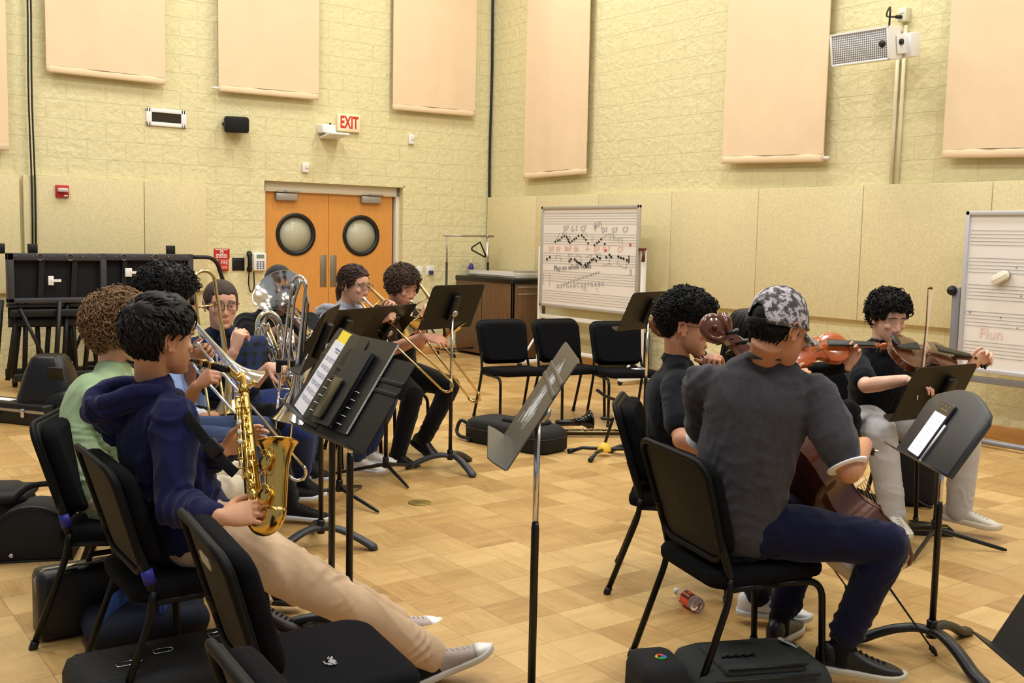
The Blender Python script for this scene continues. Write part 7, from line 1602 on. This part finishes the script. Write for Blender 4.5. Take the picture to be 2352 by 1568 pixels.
# round soft case and bag at the left edge
a=fl(74,1290); c=thing('round_instrument_case','black rounded soft case with two silver studs at the left edge','case',(a.x,a.y,0),.25)
pr=[(-.18,0),(.18,0)]+[(.18*math.cos(t),.11+.15*math.sin(t)) for t in np.linspace(0,PI,13)]
obj('shell',MB().prism(pr,.26,mat3((1,0,0),(0,0,1),(0,-1,0),(0,.26,0)),bev=.02),M_soft,c); obj('piping',MB().tube([(x,-.002,z+.003) for x,z in pr],.007,6,closed=True),M_blackp,c)
for x,z in((-.09,.035),(.14,.10)): obj('stud',MB().ell((x,-.005,z),(.012,.006,.012),None,10,6),M_chrome,c)
obj('handle',MB().tube(curve([(-.10,.13,.27),(-.02,.13,.335),(.10,.13,.335),(.16,.13,.26)],5),.014,8,asp=.6),M_soft,c)
a=fl(-15,1275); c=thing('soft_bag','black soft bag cut off by the left edge of the photo','bag',(a.x-.08,a.y+.1,0),.2); obj('bag_body',MB().box((0,.1,.15),(.38,.34,.30),bev=.09),M_soft,c); obj('bag_flap',MB().box((.05,.06,.26),(.3,.3,.05),bev=.02),M_soft,c)
# tall moulded case, low long case with silver edge (far left)
a=fl(88,972); c=thing('moulded_instrument_case','tall black moulded case standing on the long case at the far left','case',(a.x+.04,a.y+.15,.0),.1)
obj('shell',MB().loft([[V((x*w_,y*d_,z)) for x,y in rrect(1,1,.25,5)] for z,w_,d_ in((.0,.50,.34),(.03,.54,.38),(.22,.46,.36),(.42,.34,.30),(.52,.26,.24),(.545,.20,.18))]),mat('black_moulded_case',(21,22,26),.35),c)
obj('handle_recess',MB().box((.09,-.155,.40),(.12,.03,.13),Matrix.Rotation(.28,3,'X'),bev=.02),M_blackp,c); obj('lower_lobe',MB().ell((.20,-.06,.16),(.26,.20,.15)),_mc['black_moulded_case'],c); obj('latch',MB().box((.42,-.14,.22),(.025,.03,.09),bev=.006),M_chrome,c)
a=fl(-30,966); b=fl(112,982); d=fdir(a,b); c=thing('long_instrument_case','long black case with a silver edge lying on the floor at the far left','case',M=frame(d,a))
obj('shell',MB().box((.05,.10,.085),(1.15,.24,.17),bev=.015),M_hard,c); obj('trim_band',MB().box((.05,-.022,.115),(1.15,.006,.022)),M_trim,c)
obj('latch',MB().box((.42,-.03,.10),(.035,.02,.07),bev=.004),M_chrome,c); obj('handle',MB().tube(fillet([(.0,-.025,.085),(.0,-.055,.08),(.16,-.055,.08),(.16,-.025,.085)],.02,4),.010,8),M_blackp,c)
obj('paper_slip',MB().box((-.08,.10,.172),(.55,.10,.002)),M_paper,c)
# floor plates
for (u,v),l in(((964,1155),'round brass floor plate in the middle of the parquet'),((1090,918),'round brass floor plate near the left empty chair at the back')):
    p_=fl(u,v); c=thing('floor_plate',l,'floor plate',p_); obj('plate',MB().lathe([(0,0),(.068,0),(.067,.005),(.060,.006),(0,.006)],28),mat('dull_brass',(158,138,72),.5,.75,var=.15,vscale=40),c); obj('slot',MB().box((0,0,.0065),(.05,.006,.001)),mat('slot_dark',(70,58,30),.6),c)
# bag with handle, bass clarinet, instrument stand
a,b=fl(1068,1012),fl(1246,1048); d=fdir(a,b); c=thing('instrument_bag','black padded bag with a handle on the floor behind the centre stand','bag',M=frame(d,a))
L=(b-a).length
obj('bag_body',MB().loft([[V((x,y,z)) for x,y in[(L*.48+px*L*s,.16+py*.36*s) for px,py in rrect(1.05,1,.22,5)]] for z,s in((0,.92),(.02,1.0),(.12,1.0),(.16,.96),(.185,.86))]),M_soft,c)
obj('zip_line',MB().tube([V((L*.48+px*L,.16+py*.362,.11)) for px,py in rrect(1.05,1.0,.22,5)],.006,6,closed=True),M_blackp,c)
obj('handle',MB().tube(curve([(.0,.1,.08),(-.10,.06,.14),(-.12,.03,.06),(-.05,-.0,.03),(.08,-.02,.03)],6),.014,8),M_soft,c); obj('top_pocket',MB().box((L*.60,.18,.195),(.34,.2,.04),bev=.018),M_soft,c)
a,b=fl(1275,1000),fl(1425,1000); d=fdir(a,b); c=thing('bass_clarinet','black clarinet with gold keys and a wide black bell lying on the floor','clarinet',M=frame(d,a+V((0,0,.035))))
L=(b-a).length+.25; M_gk=mat('gold_key',(214,176,104),.25,.9)
obj('joint',MB().tube([(-.12,-.05,0),(L,-.06,0)],.024,14),mat('black_grenadilla',(24,22,22),.3),c); obj('second_joint',MB().tube([(.02,.12,.045),(.22,.13,.05)],[.026,.030],14),_mc['black_grenadilla'],c)
Bm=basis((1,.2,.05),(0,0,1),(.20,.13,.055)); lt=mat3(Bm.col[0].to_3d(),Bm.col[2].to_3d(),Bm.col[1].to_3d(),(.20,.13,.055))
pf=[(.03,-.02),(.034,.03),(.05,.07),(.078,.10),(.09,.112),(.088,.116),(.074,.10),(.046,.07),(.03,.03)]; obj('bell',MB().lathe(pf,30,lt),mat('black_gloss',(12,12,13),.08),c)
rs=np.random.default_rng(3)
for i in range(14):
    x=.02+i*L/15; obj('key',MB().lathe([(0,0),(.013,0),(.013,.004),(0,.006)],12,Matrix.Translation((x,-.055+rs.uniform(-.02,.02),.028))).tube([(x,-.06,.026),(x+.05,-.05,.03)],.003,6),M_gk,c)
for y_,z_ in((-.09,.012),(-.03,.02)): obj('key_rod',MB().tube([(.05,y_,z_),(L*.9,y_,z_)],.0035,6),M_gk,c)
obj('floor_peg_key',MB().lathe([(0,0),(.022,0),(.022,.01),(0,.01)],14,Matrix.Translation((.02,-.10,.0))@Matrix.Rotation(PI/2,4,'X')),M_gk,c)
a=fl(1388,1028,.06); c=thing('instrument_stand','folding black instrument stand with a yellow hub beside the chair of the navy polo','instrument stand',(a.x,a.y,0),0)
obj('hub',MB().lathe([(0,.035),(.05,.035),(.052,.05),(.035,.085),(.012,.10),(0,.10)],16),mat('yellow_plastic',(240,196,62),.4),c)
for k_,an in enumerate((2.9,.15,4.25)):
    obj('leg',MB().tube([(0,0,.05),(.16*math.cos(an),.16*math.sin(an),.05),(.25*math.cos(an),.25*math.sin(an),.016)],.013,8),M_blackm,c); obj('rubber_foot',MB().tube([(.23*math.cos(an),.23*math.sin(an),.026),(.27*math.cos(an),.27*math.sin(an),.014)],.018,8),M_blackp,c)
obj('upright',MB().tube([(0,0,.08),(.10,.05,.40)],.011,8),M_blackm,c); obj('clip_label',MB().tube([(.062,.026,.28),(.076,.030,.325)],.016,10),mat('clip_white',(220,190,176),.5),c)
obj('upper_arm',MB().tube(curve([(.10,.05,.40),(-.0,.0,.44),(-.07,-.02,.49)],5),.012,8),M_blackm,c); obj('lower_arm',MB().tube([(.06,.03,.26),(-.03,-.0,.28)],.012,8),M_blackm,c)
# bottle lying under the cap's chair
a,b=fl(1552,1358,.03),fl(1612,1398,.03); d=(b-a).normalized(); L=(b-a).length; Bm=basis(d,(0,0,1),V((a.x,a.y,.034))); k_=L/.19
bt=thing('drink_bottle','clear plastic drink bottle with an orange-red label lying on the floor','bottle',M=Bm); LT=mat3((1,0,0),(0,0,1),(0,1,0))
R0=.0335
obj('bottle_body',MB().lathe([(.012,.02),(.0125,.03),(.014,.035),(.024,.055),(R0,.075),(R0,.09),(R0*.97,.092),(R0*.97,.165),(R0,.167),(R0,.19),(R0*.9,.20),(R0*.5,.198),(0,.192)],28,LT),mat('clear_plastic',(240,222,222),.05,trans=.85,ior=1.25),bt)
obj('bottle_cap',MB().lathe([(0,0),(.0145,0),(.015,.003),(.015,.02),(0,.02)],20,LT),M_white,bt)
obj('label',MB().lathe([(R0*.985,.093),(R0*.985,.163)],32,LT),mat('orange_red_label',(238,84,52),.45),bt)
lb=MB(); 
for i in range(13):
    pass
rg=[[LT@V(((R0*.995)*math.cos(t),(R0*.995)*math.sin(t),z)) for z in(.095,.162)] for t in np.linspace(.50,1.75,14)]
obj('label_panel',MB().grid(rg),mat('label_black',(28,20,20),.45),bt)
tm=mat('label_orange_print',(240,110,66),.45)
for body_,sz,a0 in(('vitamin',.021,.92),('water',.015,1.38)):
    m4=mat3((0,1,0),(-math.sin(a0),0,math.cos(a0)),(math.cos(a0),0,math.sin(a0)),((R0+.0005)*math.cos(a0),.1285,(R0+.0005)*math.sin(a0)))
    m4=mat3((0,-1,0),(math.sin(a0),0,-math.cos(a0)),(math.cos(a0),0,math.sin(a0)),((R0+.0008)*math.cos(a0),.1285,(R0+.0008)*math.sin(a0)))
    text(body_,sz,m4@Matrix.Diagonal((.9,1,1,1)),tm,bt,'lettering',depth=.0002,bold=.0004)
# backpack and pouch under the cap's chair
a=fl(1560,1600); c=thing('backpack','dark green-grey backpack under the chair of the camouflage cap','backpack',M=frame(V((.97,.22,0)),V((.64,3.36,0))))
M_pk=mat('dark_green_canvas',(42,46,45),.85,bump=.5,bscale=500)
obj('pack_body',MB().loft([[V((.26+px*.50*s,.15+py*.34*s,z*.8)) for px,py in rrect(1,1,.18,5)] for z,s in((0,.93),(.02,1.0),(.10,1.0),(.145,.93),(.165,.80))]),M_pk,c)
obj('front_pocket',MB().box((.25,.12,.132),(.30,.24,.03),bev=.013),M_pk,c); obj('pocket_seam',MB().tube([(.11,.0,.15),(.40,.0,.15)],.004,6),M_blackp,c); obj('zip_line',MB().tube([(.06,-.02,.118),(.44,-.02,.118)],.005,6),M_blackp,c)
for i in range(4): obj('web_loop',MB().tube(curve([(.13+.03*i,.10,.149),(.145+.03*i,.10,.157),(.16+.03*i,.10,.149)],3),.007,6,asp=.5),M_blackp,c)
lbm=Matrix.Translation((.44,.22,.136))@Matrix.Rotation(.35,4,'Y')@Matrix.Rotation(-.7,4,'Z'); lb=obj('brand_patch',MB().prism(rrect(.075,.05,.003,2),.002,lbm),mat('patch_cream',(206,202,194),.8),c)
obj('patch_print',MB().tube([lbm@V((.018*math.cos(t),.013*math.sin(t),.0025)) for t in np.linspace(.6,5.6,14)],.0014,5),mat('patch_ink',(90,92,96),.7),lb)
obj('strap_loop',MB().tube(curve([(.48,.16,.05),(.56,.14,.10),(.60,.18,.07),(.55,.22,.02),(.48,.20,.03)],6),.014,8,asp=.25,up=(0,0,1)),M_soft,c)
c=thing('pouch','small black pouch with a round coloured letter logo beside the backpack','pouch',M=frame(V((.97,.22,0)),V((.47,3.31,0))))
obj('pouch_body',MB().loft([[V((.08+px*.17*s,.13+py*.25*s,z)) for px,py in rrect(1,1,.2,4)] for z,s in((0,.9),(.02,1.0),(.11,.98),(.15,.86),(.165,.6))]),mat('pouch_black',(33,32,35),.9,bump=.4,bscale=500),c)
for t0,t1,cl in((-.45,.0,(66,133,244)),(.75,2.4,(234,67,53)),(2.4,3.6,(251,188,5)),(3.6,5.83,(52,168,83))):
    obj('logo_arc',MB().tube([V((.085+.016*math.cos(t),.115+.016*math.sin(t),.167)) for t in np.linspace(t0,t1,8)],.0042,6,asp=1),mat('logo_%d'%cl[0],cl,.6),c)
obj('logo_bar',MB().box((.094,.115,.168),(.018,.007,.004)),_mc['logo_66'],c)
obj('strap_buckle',MB().tube(fillet([(-.03,.03,.05),(.0,.03,.05),(.0,.06,.05),(-.03,.06,.05)],.006,2),.004,6,closed=True),M_white,c)
# grey strap on the floor, violin case, black box, black case under the whiteboard, paper on a chair
a=fl(725,1470); c=obj('fabric_strap',MB().tube(curve([a+V((-.06,0,.012)),a+V((-.055,.02,.05)),a+V((.01,.03,.062)),a+V((.06,.02,.03)),a+V((.02,.0,.03)),a+V((.0,-.01,.06)),a+V((.05,.01,.055)),a+V((.085,.015,.02)),a+V((.04,-.01,.012)),a+V((-.05,-.01,.012))],6),.016,8,asp=.2,up=(0,0,1)),cloth('grey_blue_strap',(150,152,164),.1)); tag(c,'grey cloth strap curled on the floor beside the empty foreground chair','strap')
a=fl(2105,1170); c=thing('violin_case','black violin case standing on the floor between the grey trouser legs','case',(a.x,a.y+.15,0),-.1); obj('shell',MB().box((.0,.0,.19),(.30,.2,.38),bev=.04),M_soft,c); obj('strap',MB().tube(curve([(.02,-.1,.05),(.08,-.13,.02),(.12,-.1,.01)],5),.008,6),M_blackp,c)
a=fl(2142,1228); c=thing('rosin_box','flat black box on the floor behind the straight-legged stand of the viola player','box',(a.x,a.y+.03,0),-.1); obj('box_base',MB().box((0,0,.02),(.21,.12,.04),bev=.004),M_blackp,c); obj('lid',MB().box((-.03,0,.046),(.15,.12,.012),Matrix.Rotation(.06,3,'Y'),bev=.003),M_blackm,c); obj('yellow_tag',MB().box((.07,-.02,.041),(.03,.006,.002)),mat('tag_yellow',(214,196,60),.5),c)
s_,z_=wp(1412,735,'B',.36); c=thing('equipment_case','black equipment case by the wall below the large whiteboard','case',M=wallm('B',s_,0,.36)); obj('shell',MB().box((0,.15,.28),(.55,.3,.5),bev=.02),M_hard,c); obj('handle',MB().tube([(-.08,-.01,.4),(-.08,-.03,.4),(.08,-.03,.4),(.08,-.01,.4)],.010,6),M_blackp,c)
for x in(-.2,.2): obj('caster',MB().lathe([(0,-.015),(.03,-.015),(.03,.015),(0,.015)],12,Matrix.Translation((x,.15,.03))@Matrix.Rotation(PI/2,4,'Y')),M_blackm,c)
e3=C['e3']; c=thing('folded_paper','small white folded paper on the seat of the right empty chair','paper',(e3.location.x+.12,e3.location.y-.02,.468),.4); obj('page',MB().box((0,0,.002),(.12,.07,.003)).box((.03,.02,.012),(.07,.06,.002),Matrix.Rotation(.4,3,'Y')),M_paper,c)
# trumpet in the hand of the green shirt: only the mouthpiece end shows beside the saxophone
m0=at(519,1133,4.02); tr=thing('trumpet','silver trumpet held on the lap of the green shirt, only its mouthpiece showing','trumpet',m0); dv=V((-.95,-.05,-.05)).normalized(); dn=V((-.55,.1,-.35))
obj('mouthpiece',MB().lathe([(.0085,.018),(.0135,.018),(.0135,.012),(.0100,.004),(.0045,-.012),(.005,-.05)],18),M_silver,tr)
lpts=[V((0,0,-.045)),V((0,0,-.075)),V((-.02,0,-.10)),V((-.30,.03,-.10))]; obj('lead_pipe',MB().tube(fillet(lpts,.03,5),.0058,10),M_silver,tr)
obj('bell',MB().lathe([(.006,0),(.008,.15),(.014,.26),(.03,.33),(.06,.37),(.058,.372),(.012,.26),(.005,.0)],24,basis((-1,.08,-.02),(0,0,1),(.0,.03,-.10))@mat3((1,0,0),(0,0,1),(0,1,0))),M_silver,tr)
for i in range(3): obj('valve',MB().tube([(-.12-.025*i,.02,-.17),(-.12-.025*i,.02,-.06)],.0095,12),M_silver,tr)
# ---------------------------------------------------------------- everything into the room frame
FINAL=WINV.inverted()
bpy.context.view_layer.update()
for o in [o for o in bpy.data.objects if o.parent is None]:
    o.matrix_world=FINAL@o.matrix_world
for o in bpy.data.objects:
    for k in ('_abs','_D'):
        if k in o: del o[k]
